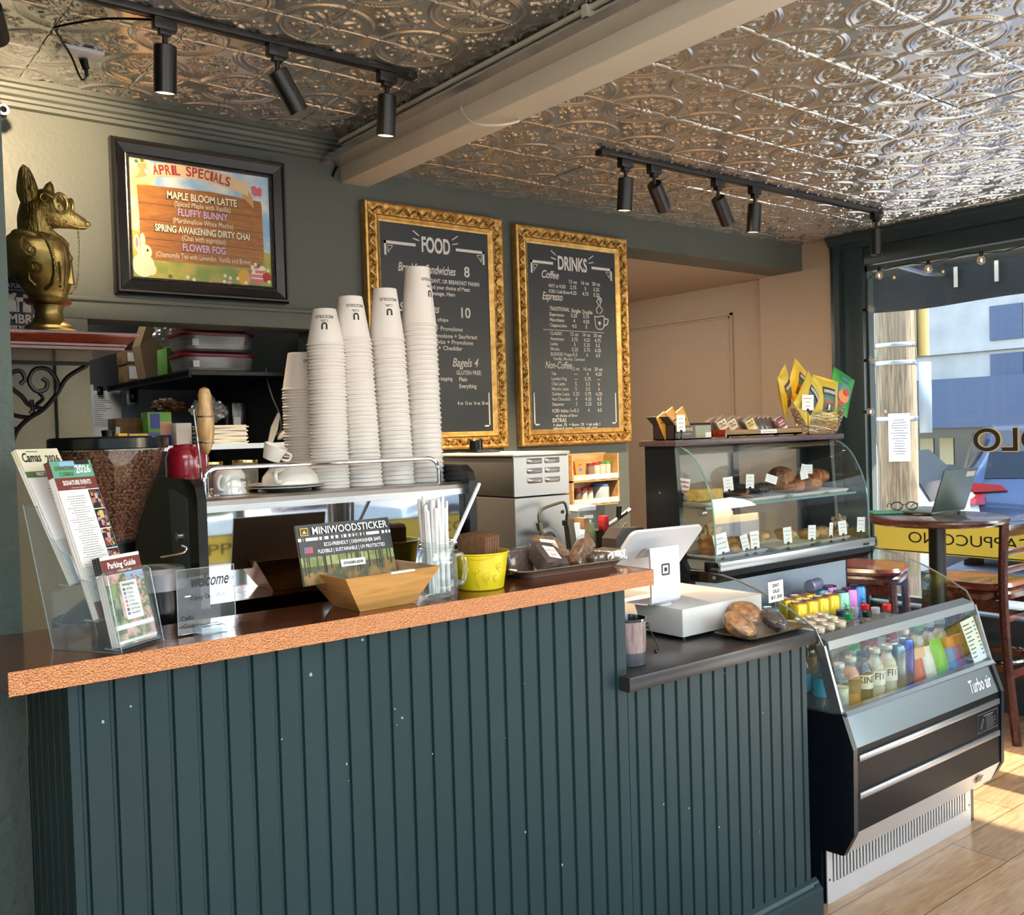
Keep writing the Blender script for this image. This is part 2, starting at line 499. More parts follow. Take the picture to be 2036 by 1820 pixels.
# window wall on the right (street side)
WZ0, WZ1, WY1 = .50, 2.385, 3.045
b = MB(GREEND)
b.box(XR, WY1 + .02, 0, XR + .14, 3.24, HR); b.box(XR, YF, WZ1 + .015, XR + .14, 3.1, HR); b.box(XR, YF, 0, XR + .14, 3.1, WZ0 - .02)
b.box(XR, -.3, 0, XR + .14, -.1, HR); 
struct(b.build('wall_right'))
b = MB(GREEND)
b.prism([(XR, HR), (XR - .075, HR), (XR - .075, HR - .02), (XR - .055, HR - .028), (XR - .05, HR - .05), (XR - .03, HR - .06), (XR - .03, HR - .085), (XR, HR - .09)], YF, 3.235, 'y')
b.box(XR - .028, 3.03, 0, XR + .001, 3.235, HR, bev=.003); b.box(XR - .05, 3.165, 0, XR, 3.2, HR)
b.box(XR - .02, YF, WZ1, XR, 3.05, WZ1 + .1, bev=.003)
struct(b.build('trim_4'))
GLASS = clear('window_glass', (.96, .98, .97), .7)
def window_x(name, y0, y1):
    w = MB(pm('grey_window_frame', '#4a5553', 0.4))
    for a, c, d, e in ((y0, y0 + .03, WZ0, WZ1), (y1 - .03, y1, WZ0, WZ1)):
        w.box(XR + .03, a, d, XR + .09, c, e)
    w.box(XR + .03, y0, WZ1 - .03, XR + .09, y1, WZ1); w.box(XR + .03, y0, WZ0, XR + .09, y1, WZ0 + .03)
    w = struct(w.build(name))
    g = MB(GLASS); g.box(XR + .055, y0 + .03, WZ0 + .03, XR + .06, y1 - .03, WZ1 - .03)
    g.build('pane', w)
    return w
win1 = window_x('window_1', -.1, WY1 + .02)
win2 = window_x('window_2', YF, -.3)

# lettering on the glass: read from the street, so reversed from inside
YEL = pm('yellow_window_vinyl', '#b9ab58', 0.5)
_N, _L = YEL.node_tree.nodes, YEL.node_tree.links          # thin vinyl: daylight shows through it
_t = _N.new('ShaderNodeBsdfTranslucent'); _t.inputs[0].default_value = (*lin('#ada268'), 1); _m = _N.new('ShaderNodeMixShader'); _m.inputs[0].default_value = .6
_L.new(_N['Principled BSDF'].outputs[0], _m.inputs[1]); _L.new(_t.outputs[0], _m.inputs[2]); _L.new(_m.outputs[0], _N['Material Output'].inputs[0])
GOLD = pm('gold_window_vinyl', '#cdb877', 0.45)
def band(y0, y1, z0, z1, parent, x):
    k = MB(YEL); k.box(x - .0012, y0, z0, x, y1, z1)
    k.use(INK)
    for z in (z0 + .004, z1 - .010): k.box(x - .0024, y0, z, x - .0012, y1, z + .006)
    return k
k = band(-.07, WY1 - .012, .775, .952, win1, XR + .0545)
k.text('CAPPUCCINO', .085, (XR + .052, 2.50, .832), (0, 1, 0), (0, 0, 1), 'C', .0, 0, .66, lift=-.0)
k.text('COFFEE', .085, (XR + .052, 1.45, .832), (0, 1, 0), (0, 0, 1), 'C', .0, 0, .42, lift=-.0)
k.build('window_vinyl_band', win1)
for mt, bo, lx in ((GOLD, .04, .0538), (INK, .012, .0525)):
    k = MB(mt); k.text('PICCOLO', .165, (XR + lx, 2.46, 1.337), (0, 1, 0), (0, 0, 1), 'R', bo, 0, .78, lift=0)
    k.build('window_lettering', win1)

# front wall of the shop, behind the camera, with its own big window
b = MB(GREEND)
FX0, FX1 = -1.6, 4.75
b.box(XL, YF - .14, 0, FX0, YF, HL); b.box(FX1, YF - .14, 0, XR + .14, YF, HL); b.box(FX0, YF - .14, 0, FX1, YF, .5); b.box(FX0, YF - .14, 2.4, FX1, YF, HL)
struct(b.build('wall_front'))
w = MB(pm('grey_window_frame', '#4a5553', 0.4))
for x in (FX0, .45, 2.18, FX1 - .05): w.box(x, YF - .1, .5, x + .05, YF - .04, 2.4)
w.box(FX0, YF - .1, .5, FX1, YF - .04, .54); w.box(FX0, YF - .1, 2.36, FX1, YF - .04, 2.4)
w = struct(w.build('window_3'))
g = MB(GLASS); g.box(FX0, YF - .073, .54, FX1, YF - .068, 2.36); g.build('pane', w)
k = MB(YEL); k.box(FX0, YF - .066, .80, FX1, YF - .065, .975); k.use(INK)
for z in (.805, .964): k.box(FX0, YF - .0655, z, FX1, YF - .064, z + .006)
for xx, tx in ((2.27, 'CAPPUCCINO'), (3.85, 'COFFEE')):
    k.text(tx, .09, (xx, YF - .063, .86), (1, 0, 0), (0, 0, 1), 'C', 0, 0, .92 if tx[1] == 'A' else .52, lift=0)
    # reversed for the people inside
k.build('window_vinyl_band', w)
# ================================================================ counter
CHIPS = [(1.034, .934), (1.051, .912), (1.038, .9), (1.38, .923), (1.321, .81), (.918, .846), (.921, .812), (1.48, .47), (1.371, .58), (.846, 1.04), (.963, 1.09), (.781, .927), (1.123, .819), (1.834, .522), (2.051, .401), (2.226, .338), (2.255, .676), (1.931, .485), (2.09, .82), (.504, 1.046), (.457, 1.03)]
BEAD = pm('dark_green_beadboard_paint', '#143034', 0.42, bump=0.22, bscale=22, stretch=(1, 1, .15), var=.5, vscale=5, vcol='#11292d', spec=.3)
def bead_outline(x0, x1, y, back, pitch=.05, first=None):
    pts = [(x0, y)]
    x = (x0 + pitch * .6) if first is None else first
    while x < x1 - .008:
        pts += [(x - .0055, y), (x - .0025, y + .0055), (x + .0025, y + .0055), (x + .0055, y)]
        x += pitch
    return pts + [(x1, y), (x1, back), (x0, back)]
ctr = thing('service_counter', 'dark green beadboard service counter with a tall bar and a lower till end', 'counter', (1.4, 1.75, 0))
b = MB(BEAD); b.prism(bead_outline(.403, 1.712, 1.726, 1.752, first=.424), 0, 1.106, 'z'); b.build('front_panel', ctr)
b = MB(BEAD); b.prism(bead_outline(1.714, 2.468, 1.726, 1.752, first=1.742), 0, .848, 'z'); b.build('front_panel', ctr)
b = MB(BEAD); b.prism([(y, x) for x, y in bead_outline(1.755, 2.045, .403, .42)][::-1], 0, 1.106, 'z')
b.build('side_panel', ctr)
b = MB(BEAD); b.box(1.695, 1.753, .848, 1.712, 1.90, 1.106); b.box(.42, 1.88, .9, 1.695, 1.895, 1.106); b.box(2.45, 1.753, 0, 2.468, 2.32, .848); b.box(1.72, 2.30, 0, 2.45, 2.318, .848)
b.build('inner_panel', ctr)
b = MB(pm('bare_wood_chip', '#8fa09d', .6)); r = random.Random(12)
for x, z in CHIPS:
    s = r.uniform(.0012, .0034); n = 7
    b.add([(x + s * r.uniform(.5, 1.2) * math.cos(2 * PI * i / n), 1.7256, z + s * r.uniform(.5, 1.5) * math.sin(2 * PI * i / n)) for i in range(n)], [tuple(range(n))])
b.build('paint_chip', ctr)
b = MB(BEAD)
b.prism([(1.726, 0), (1.700, 0), (1.700, .098), (1.706, .104), (1.712, .108), (1.716, .118), (1.726, .126)], .43, 2.492, 'x')
b.box(2.468, 1.71, 0, 2.492, 1.8, .112)
b.build('baseboard', ctr)

COPPER = pm('hammered_copper', '#c08660', 0.42, 1.0, bump=.9, bscale=330, detail=2)
COPTOP = pm('polished_copper_top', '#8a4d2c', 0.15, .7, bump=.12, bscale=30)
t = thing('copper_bar_top', 'copper bar top with a hammered orange front edge', 'countertop', (1.05, 1.8, 1.107))
b = MB(COPTOP); b.prism([(.309, 1.6925), (1.781, 1.6925), (1.781, 1.905), (.56, 1.905), (.56, 2.043), (.309, 2.043)], 1.107, 1.145, 'z'); b.build('slab', t)
b = MB(COPPER); b.box(.308, 1.6905, 1.1065, 1.782, 1.6925, 1.1455); b.box(1.781, 1.6925, 1.1065, 1.783, 1.905, 1.1455); b.build('front_edge', t)
t = thing('lower_countertop', 'black lower countertop holding the white till drawer', 'countertop', (2.08, 2.0, .847))
b = MB(pm('black_laminate', '#2c2a2b', 0.3)); b.box(1.687, 1.691, .848, 2.468, 2.36, .885, bev=.002)
b.build('slab', t)
# staff side work counter
t = thing('work_counter', 'dark steel work counter behind the bar under the espresso machine', 'counter', (1.2, 2.3, 0))
b = MB(pm('dark_cabinet', '#1c2022', .5)); b.box(.43, 1.96, 0, 1.70, 2.62, .86); b.box(1.70, 2.39, 0, 2.62, 2.8, .86); b.build('cabinet', t)
b = MB(STEEL); b.box(.42, 1.94, .86, 1.705, 2.64, .9); b.box(1.705, 2.375, .86, 2.63, 2.82, .9); b.build('worktop', t)

# ---------------------------------------------------------------- brochure holder
ACR = clear('clear_acrylic', (.97, .985, .985), 1.0, .02, .03, (.8, .9, .95))
ACE = clear('acrylic_edge', (.85, .93, .95), 1.6, .05, .25, (.75, .86, .92))
RZ = rad(32)
hold = thing('brochure_holder', 'clear acrylic three tier brochure holder at the left end of the copper bar', 'brochure holder', (.487, 1.703, 1.1455), RZ)
def slat(mb, x0, x1, p, q, th):
    """sheet between side-profile points p, q=(y,z) from x0 to x1"""
    d = Vector((q[0] - p[0], q[1] - p[1])); d.normalize(); n = Vector((-d.y, d.x)) * th
    vs = []
    for x in (x0, x1): vs += [(x, p[0], p[1]), (x, q[0], q[1]), (x, q[0] + n.x, q[1] + n.y), (x, p[0] + n.x, p[1] + n.y)]
    mb.add(vs, [(0, 1, 2, 3), (7, 6, 5, 4), (0, 4, 5, 1), (1, 5, 6, 2), (2, 6, 7, 3), (3, 7, 4, 0)])
Wd = .103
TIERS = [((.006, .004), (.043, .160)), ((.048, .052), (.100, .20)), ((.100, .112), (.165, .240))]
b = MB(ACR)
slat(b, 0, Wd, (.150, 0), (.205, .255), .0025)                       # back
slat(b, 0, Wd, (0, 0), (.150, 0), .0025)
for p, q in TIERS:
    k = .62 if q[1] > .16 else .85
    slat(b, 0, Wd, p, (p[0] + (q[0] - p[0]) * k, p[1] + (q[1] - p[1]) * k), .0022)
    slat(b, 0, Wd, p, (p[0] + .03, p[1] + .001), .0022)
b.build('pocket', hold, local=True)
prof = [(0, 0), (.150, 0), (.205, .255), (.170, .25), (.146, .20), (.126, .175), (.102, .165), (.085, .125), (.056, .118), (.034, .135), (.024, .13)]
for x in (-.0025, Wd):
    b = MB(ACR); b.prism(prof, x, x + .0025, 'x'); b.build('side_wall', hold, local=True)
    b = MB(ACE)
    b.tube([(x + .00125, y, z) for y, z in prof], .0012, 5, closed=True)
    for p, q in TIERS: b.tube([(x + .00125, p[0], p[1]), (x + .00125, p[0] + .03, p[1] + .002)], .0013, 5)
    b.build('polished_edge', hold, local=True)

def leaflet(name, label, p, q, h, n, face, th=.0016):
    """a pile of n leaflets leaning in a tier; every one is a thing, the front one is printed"""
    d = Vector((0, q[0] - p[0], q[1] - p[1])).normalized(); nrm = Vector((0, d.z, -d.y)) * -1   # away from the reader
    R = Matrix.Rotation(RZ, 3, 'Z'); org = Vector((.487, 1.703, 1.1455))
    first = None
    for i in range(n):
        base = Vector((.004 + .0006 * math.sin(i * 2.1), p[0] + .003, p[1] + .004)) + Vector((0, d.z, -d.y)) * (i * th * 1.15)
        M = Matrix(((1, 0, 0), (0, d.y, d.z), (0, d.z, -d.y))).to_4x4()
        if i == 0:
            t = thing(name, label[0], 'leaflet', org + R @ base, 0, label[2])
            b = MB(PAPER); b.box(0, 0, -.0, .095, .0005, h); b.build('sheet', t, local=True)
            t.rotation_euler = (RE := (R @ Matrix.Rotation(-math.atan2(d.y, d.z), 3, 'X')).to_euler())
            face(t)
        elif i == 1:
            first = MB(PAPER); first.box(0, 0, 0, .095, th, h)
            first.use(face.edge); first.box(-.0002, -.0002, h - .03, .0955, th * .8, h + .0002)
            first = first.build(name, None); first.location = org + R @ base; first.rotation_euler = RE
            tag(first, label[1], 'leaflet', label[2])
        else:
            c = first.copy(); COL.objects.link(c); c.location = org + R @ base
def lines(mb, x0, x1, z0, z1, n, y, th=.0007, seed=1, centre=True):
    """rows of small print as thin ink bars"""
    r = random.Random(seed)
    for i in range(n):
        z = z1 - (z1 - z0) * i / max(1, n - 1); w = (x1 - x0) * r.uniform(.45, 1.0); c = (x0 + x1) / 2 if centre else x0 + w / 2
        x = c - w / 2
        while x < c + w / 2 - .001:
            ww = r.uniform(.003, .008); mb.quad((x, y, z), (min(x + ww, c + w / 2), y, z), (min(x + ww, c + w / 2), y, z + th), (x, y, z + th)); x += ww + .0012
GRN = pm('print_green', '#55713f', .6); BRN = pm('print_maroon', '#6d3029', .6); CRM = pm('print_cream', '#e3dcc0', .6); TEAL = pm('print_teal', '#5fa08c', .6)
BLU = pm('print_blue', '#4a6ea8', .6); SKY = pm('print_sky', '#8db4d8', .6); PNK = pm('print_pink', '#d58a94', .6); RED = pm('print_red', '#b8252b', .5); YLW = pm('print_yellow', '#e2bc35', .5)
ORG = pm('print_orange', '#cf7a35', .5); PUR = pm('print_purple', '#8b5fa8', .5); SKIN = pm('print_peach', '#d8a98c', .6)
FOLI = pm('print_foliage', '#5f7a3c', .6, var=1.6, vscale=60, vcol='#d9a7a0'); FOLD = pm('print_dark_foliage', '#33451f', .6, var=1.4, vscale=45, vcol='#8fa06a')
X3, Z3 = (1, 0, 0), (0, 0, 1)
def face_back(t):
    h = .265
    b = MB(CRM); b.box(0, -.0004, h - .045, .095, 0, h); b.use(GRN); b.box(0, -.0005, h - .057, .095, 0, h - .045); b.use(INK)
    b.text('Camas', .026, (.006, -.0006, h - .026), X3, Z3, 'L', .02, .3, .042); b.text('downtown', .006, (.02, -.0006, h - .007), X3, Z3, 'L'); b.text('2026', .02, (.058, -.0006, h - .028), X3, Z3, 'L', .02, 0, .031)
    lines(b, .03, .085, .03, h - .075, 26, -.0007, seed=4)
    b.use(PAPER); b.text('FIRST FRIDAYS', .0095, (.047, -.0008, h - .0545), X3, Z3, 'C', .03, 0, .05)
    b.build('print', t, local=True)
face_back.edge = CRM
def face_mid(t):
    h = .29
    b = MB(TEAL); b.box(0, -.0004, h - .032, .095, 0, h); b.use(SKY); b.box(.02, -.0005, h - .012, .07, 0, h - .002); b.use(INK); b.box(.055, -.0006, h - .008, .09, 0, h)
    b.use(BRN); b.box(0, -.0005, h - .055, .095, 0, h - .032); b.box(0, -.0005, 0, .095, 0, .03)
    b.use(PAPER); b.text('2026', .02, (.052, -.0008, h - .024), X3, Z3, 'L', .03, 0, .036); b.text('SIGNATURE EVENTS', .012, (.047, -.0008, h - .046), X3, Z3, 'C', .03, 0, .066)
    b.text('www.downtowncamas.com', .008, (.05, -.0008, .012), X3, Z3, 'C', .02, 0, .06); lines(b, .015, .08, h - .053, h - .052, 1, -.0008)
    b.use(GRN); b.text('DOWNTOWN', .011, (.006, -.0008, h - .018), X3, Z3, 'L', .03, 0, .045); b.text('CAMAS', .011, (.014, -.0008, h - .029), X3, Z3, 'L', .03, 0, .032)
    b.use(INK); lines(b, .006, .064, .045, h - .068, 42, -.0007, seed=9)
    cols = [SKIN, INK, RED, GRN, BLU, YLW, SKIN, PUR, PNK]
    r = random.Random(5)
    for k in range(4):
        z = h - .093 - k * .038
        b.use(INK); b.box(.068, -.0006, z, .094, 0, z + .036)
        for _ in range(26):
            b.use(r.choice(cols)); x = r.uniform(.068, .088); zz = r.uniform(z, z + .03); b.box(x, -.0009, zz, x + r.uniform(.002, .007), -.0005, zz + r.uniform(.002, .008))
        b.use(YLW if k == 1 else BRN); b.lathe([(.0001, 0), (.0055, .0001)], (0, 0, 0), 12) if False else b.box(.077, -.001, z + .020, .086, -.0005, z + .033)
        b.use(SKIN); b.box(.079, -.0011, z + .018, .085, -.0005, z + .028)
    b.build('print', t, local=True)
face_mid.edge = BRN
def face_front(t):
    h = .158
    b = MB(FOLI); b.box(.0, -.0004, .0, .095, 0, h - .034); b.use(FOLD); b.box(.0, -.0005, .02, .026, 0, h - .05); b.use(SKY); b.box(.05, -.0005, h - .05, .095, 0, h - .034)
    r = random.Random(2)
    for _ in range(260):
        b.use(r.choice([FOLD, GRN, FOLI, PNK, SKIN, YLW, PNK])); x = r.uniform(.04, .092); z = r.uniform(.03, h - .04); s = r.uniform(.001, .0035)
        b.quad((x - s, -.0007, z), (x, -.0007, z - s), (x + s, -.0007, z), (x, -.0007, z + s))
    b.use(BRN); b.box(.0, -.0008, h - .033, .095, 0, h - .006)
    b.use(PAPER); b.box(.0, -.0008, h - .006, .095, 0, h); b.box(.0, -.0008, .028, .095, 0, .036); b.box(.0, -.0008, .004, .095, 0, .009)
    b.text('Parking Guide', .015, (.047, -.0012, h - .022), X3, Z3, 'C', .025, 0, .068); b.text('to Downtown Camas', .006, (.05, -.0012, h - .030), X3, Z3, 'C', .02, 0, .034)
    b.prism([(.034, .042), (.071, .042), (.073, .044), (.073, .108), (.071, .11), (.034, .11), (.032, .108), (.032, .044)], -.0012, -.0005, 'y')
    b.use(INK); b.text('Parking Key', .006, (.036, -.0018, .102), X3, Z3, 'L', .01)
    for k, (c, s) in enumerate(((GRN, 'All Day'), (PUR, '3 Hour'), (SKY, '2 Hour'), (ORG, '1 Hour'), (PNK, '15 Minutes'), (BRN, 'No Parking'), (BLU, 'Accessible'))):
        z = .093 - k * .0072; b.use(c); b.box(.036, -.0018, z, .041, -.001, z + .005); b.use(INK); b.text(s, .005, (.044, -.0018, z + .001), X3, Z3, 'L')
    b.build('print', t, local=True)
face_front.edge = INK
leaflet('leaflet', ('cream and green topped first fridays leaflet at the front of the rear tier', 'leaflet stacked behind the cream first fridays one in the rear tier', 'leaflets in the rear tier of the holder'), TIERS[2][0], TIERS[2][1], .265, 6, face_back)
leaflet('leaflet', ('tall signature events leaflet with a photo strip at the front of the middle tier', 'leaflet stacked behind the tall signature events one in the middle tier', 'leaflets in the middle tier of the holder'), TIERS[1][0], TIERS[1][1], .29, 8, face_mid)
leaflet('leaflet', ('parking guide leaflet with maroon heading at the front of the lowest tier', 'leaflet stacked behind the parking guide in the lowest tier', 'leaflets in the front tier of the holder'), TIERS[0][0], TIERS[0][1], .158, 9, face_front)

# ---------------------------------------------------------------- acrylic welcome sign
t = thing('acrylic_sign', 'small clear acrylic welcome sign in a clear foot beside the brochures', 'sign', (.66, 1.768, 1.1455), rad(2))
b = MB(ACR); b.box(-.055, -.0015, .003, .056, .0015, .122); b.build('plate', t, local=True)
b = MB(ACE); b.tube([(-.055, 0, .003), (.056, 0, .003), (.056, 0, .122), (-.055, 0, .122)], .0014, 5, closed=True); b.build('polished_edge', t, local=True)
for y0, y1 in ((-.022, -.002), (.002, .02)):
    b = MB(ACE); b.box(-.02, y0, 0, .03, y1, .013, bev=.001); b.build('foot', t, local=True)
b = MB(INK); b.text('welcome', .032, (-.028, -.002, .088), X3, Z3, 'L', .015, .35, .072); b.text('Enjoy Our Wifi:', .013, (-.03, -.002, .064), X3, Z3, 'L', .0, 0, .068)
b.tube(smoothpath([(.044, -.002, .092), (.047, -.002, .100), (.051, -.002, .094), (.054, -.002, .101)]), .0005, 4)
b.text('Caffe', .012, (-.05, -.002, .028), X3, Z3, 'L'); b.text('-Guest', .012, (-.05, -.002, .014), X3, Z3, 'L')
b.use(PAPER); b.box(-.041, -.0025, .071, -.03, -.0016, .0735)
b.build('lettering', t, local=True)

# ---------------------------------------------------------------- bamboo sticker box with sign
BAM = wood('bamboo', '#c8995a', '#a97a3e', (1, 1, 14), .42, 7, .05)
t = thing('bamboo_box', 'flared bamboo box on the copper bar below the wood sticker sign', 'box', (1.03, 1.79, 1.1455), rad(3))
b = MB(BAM)
def flare(mb, hx0, hy0, hx1, hy1, z0, z1, th):
    for s in (0, 1):
        k = th * s
    def ring(hx, hy, z): return [(-hx, -hy, z), (hx, -hy, z), (hx, hy, z), (-hx, hy, z)]
    O0, O1 = ring(hx0, hy0, z0), ring(hx1, hy1, z1); I1, I0 = ring(hx1 - th, hy1 - th, z1), ring(hx0 - th, hy0 - th, z0 + th)
    vs = O0 + O1 + I1 + I0
    fs = [(3, 2, 1, 0), (12, 13, 14, 15)]
    for a in (0, 4, 8):
        fs += [(a + i, a + (i + 1) % 4, a + 4 + (i + 1) % 4, a + 4 + i) for i in range(4)]
    mb.add(vs, fs)
flare(b, .068, .052, .118, .082, 0, .076, .006)
b.build('tray', t, local=True)
b = MB(PAPER); b.box(-.01, -.083, .073, .05, -.072, .0768); b.build('sticker', t, local=True)
sg = thing('sticker_sign', 'dark printed wood sticker sign standing in the bamboo box', 'sign', (.99, 1.80, 1.19), rad(3))
SM = Matrix.Rotation(rad(-14), 4, 'X')
FOREST = pm('print_autumn_forest', '#8a6a2f', .5, var=1.5, vscale=38, vcol='#3f4420'); FORT = pm('print_forest_canopy', '#6f7a35', .5, var=1.5, vscale=50, vcol='#9aa064')
SIGN = pm('print_sign_black', '#17191b', .4)
b = MB(SIGN); b.M = SM; b.box(-.116, 0, .012, .112, .002, .138); b.use(pm('plain_wood_back', '#9c8b7a', .5)); b.box(-.116, .002, .012, .112, .005, .138); b.build('board', sg, local=True)
b = MB(FORT); b.M = SM
b.box(-.115, -.0006, .05, .111, 0, .088); b.use(FOREST); b.box(-.115, -.0006, .013, .111, 0, .05); b.use(pm('print_trunk', '#3b3226', .6))
r = random.Random(3)
for i in range(26):
    x = r.uniform(-.112, .108); w = r.uniform(.0008, .003); b.box(x, -.0012, r.uniform(.028, .045), x + w, -.0005, .088)
b.use(SIGN); b.box(-.115, -.0018, .07, .111, 0, .1025); b.use(PAPER); b.box(-.115, -.0016, .1035, .111, 0, .110); b.use(SIGN)
for i in range(30):
    x = r.uniform(-.112, .108); b.box(x, -.0022, .1035, x + r.uniform(.001, .005), -.001, .110)
b.use(pm('print_flag_red', '#b34a4a', .5)); b.box(-.105, -.0022, .078, -.085, -.001, .091); b.use(BLU); b.box(-.105, -.0025, .084, -.096, -.001, .091)
b.use(YLW); b.box(-.108, -.0024, .115, -.090, -.001, .131); b.use(SIGN); b.box(-.1065, -.0028, .1165, -.0915, -.002, .1295); b.use(YLW); b.prism([(-.104, .119), (-.094, .119), (-.099, .127)], -.0032, -.0025, 'y')
b.use(PAPER); b.text('MINIWOODSTICKER', .022, (.012, -.0026, .116), X3, Z3, 'C', .012, 0, .185)
b.text('ECO-FRIENDLY | DISHWASHER SAFE', .0105, (.012, -.0028, .0895), X3, Z3, 'C', .02, 0, .14); b.text('FLEXIBLE | SUSTAINABLE | UV PROTECTED', .0105, (.008, -.0028, .076), X3, Z3, 'C', .02, 0, .165)
b.box(-.025, -.003, .042, .035, -.0015, .057); b.use(INK); b.text('STICKERS $2.00', .0075, (.005, -.0036, .0465), X3, Z3, 'C', .02, 0, .048)
b.build('print', sg, local=True)

# ---------------------------------------------------------------- mason jar with straws
JG = clear('jar_glass', (.93, .96, .96), 1.3, .02, .05, (.9, .95, .97))
t = thing('mason_jar', 'clear mason jar mug full of paper wrapped straws on the copper bar', 'jar', (1.178, 1.765, 1.1455))
b = MB(JG)
pr = [(.001, .003), (.034, .003), (.042, .012), (.0445, .03), (.0445, .075), (.043, .088), (.037, .097), (.036, .103), (.039, .104), (.039, .108), (.036, .110), (.039, .113), (.039, .117), (.0365, .119), (.0375, .124)]
b.lathe(pr + [(r_ - .003, z) for r_, z in reversed(pr[1:])] + [(.001, .008)], (0, 0, 0), 28, close=False); b.build('body', t, local=True)
b = MB(JG); b.tube(smoothpath([(.036, -.01, .085), (.054, -.016, .09), (.061, -.018, .07), (.060, -.018, .045), (.053, -.016, .026), (.042, -.012, .03)]), .0055, 8); b.build('handle', t, local=True)
STRAW = pm('paper_straw_wrapper', '#dcdcdc', .6, bump=.15, bscale=200)
r = random.Random(11)
sp = None
for i in range(22):
    a = r.uniform(0, 2 * PI); rr = .029 * math.sqrt(r.random())
    x0, y0 = rr * math.cos(a), rr * math.sin(a); x1, y1 = x0 * 1.15 + r.uniform(-.006, .004), y0 * 1.1 + r.uniform(-.008, .008); h = r.uniform(.178, .212)
    if sp is None:
        b = MB(STRAW); b.tube([(0, 0, 0), (0, 0, .93), (0, 0, .95), (0, 0, 1)], [.0044, .0044, .0048, .0036], 8)
        sp = b.build('paper_straw', None)
        o = sp
    else:
        o = sp.copy(); COL.objects.link(o)
    d = Vector((x1 - x0, y1 - y0, h)); o.location = (1.178 + x0, 1.765 + y0, 1.1555); o.rotation_euler = d.to_track_quat('Z', 'Y').to_euler(); o.scale = (1, 1, d.length)
    tag(o, 'white paper wrapped straw standing in the mason jar bundle', 'straw', 'wrapped straws in the mason jar')
o = sp.copy(); COL.objects.link(o); p0, p1 = Vector((1.158, 1.765, 1.157)), Vector((1.300, 1.766, 1.389)); o.location = p0
d = p1 - p0; o.rotation_euler = d.to_track_quat('Z', 'Y').to_euler(); o.scale = (1.05, 1.05, d.length); tag(o, 'white straw leaning far out of the mason jar to the right', 'straw')

# ---------------------------------------------------------------- yellow bucket with cup sleeves
YP = pm('yellow_painted_tin', '#d8c21c', .3)
t = thing('yellow_bucket', 'small yellow tin bucket with embossed flowers holding brown cup sleeves', 'bucket', (1.318, 1.798, 1.1455))
b = MB(YP); pr = [(.052, 0), (.054, .002), (.066, .080), (.069, .082), (.069, .085), (.065, .085), (.052, .004), (.001, .004)]; b.lathe(pr, (0, 0, 0), 32)
b.build('pail', t, local=True)
b = MB(YP)
def petal(a, z, s):
    R_ = .054 + (z - .002) * .154
    def on(u, w): aa = a + u / R_; return (math.cos(aa) * (R_ + .0006), math.sin(aa) * (R_ + .0006), z + w)
    for k in range(6):
        th = k * PI / 3
        b.tube([on(s * (.35 + .35 * 0) * math.cos(th) + s * .28 * math.cos(q), s * .35 * math.sin(th) + s * .22 * math.sin(q)) for q in [2 * PI * i / 8 for i in range(8)]], .0014, 5, closed=True)
    b.sph(on(0, 0), .002, 8, 6); b.tube([on(0, -s * .6), on(s * .1, -s * 1.3)], .0008, 4)
for a, z, s in ((-2.35, .048, .012), (-1.95, .034, .015), (-2.25, .02, .010), (-1.45, .055, .013), (-1.6, .03, .009), (-2.8, .05, .012)): petal(a, z, s)
b.tube([(.0655 * math.cos(a_), .0655 * math.sin(a_), .083 - .01 * math.sin((a_ + 2.9) / 1.4 * PI)) for a_ in [(-2.9 + 1.4 * i / 14) for i in range(15)]], .0018, 6)
b.build('embossed_flower', t, local=True)
SLV = pm('brown_cup_sleeve', '#86603f', .85, var=.5, vscale=50, bump=.4, bscale=160)
sl = None
for i in range(20):
    if sl is None:
        b = MB(SLV)
        for u in (0, .0016): b.prism([(-.046, 0), (.046, 0), (.052, .10), (.03, .107), (-.03, .107), (-.052, .10)], u, u + .0012, 'y')
        b.use(INK); b.text('PICCOLO', .012, (0, -.0005, .055), X3, Z3, 'C', .0, 0, .05); b.text('U', .02, (-.02, -.0005, .03), X3, Z3, 'C', .0); b.text('U', .02, (.024, -.0005, .03), X3, Z3, 'C', .0)
        o = sl = b.build('cup_sleeve', None)
    else:
        o = sl.copy(); COL.objects.link(o)
    o.location = (1.313 + .0028 * (i - 9.5) * .93, 1.797 + .0028 * (i - 9.5) * .30 + .001 * math.sin(i * 1.7), 1.166 + .0012 * math.sin(i * 2.3)); o.rotation_euler = (rad(0), 0, rad(-72)); o.scale = (.78, 1.15, 1)
    tag(o, 'frontmost brown cup sleeve in the yellow bucket' if i == 0 else 'brown cardboard cup sleeve packed upright in the yellow bucket', 'cup sleeve', None if i == 0 else 'cup sleeves in the yellow bucket')

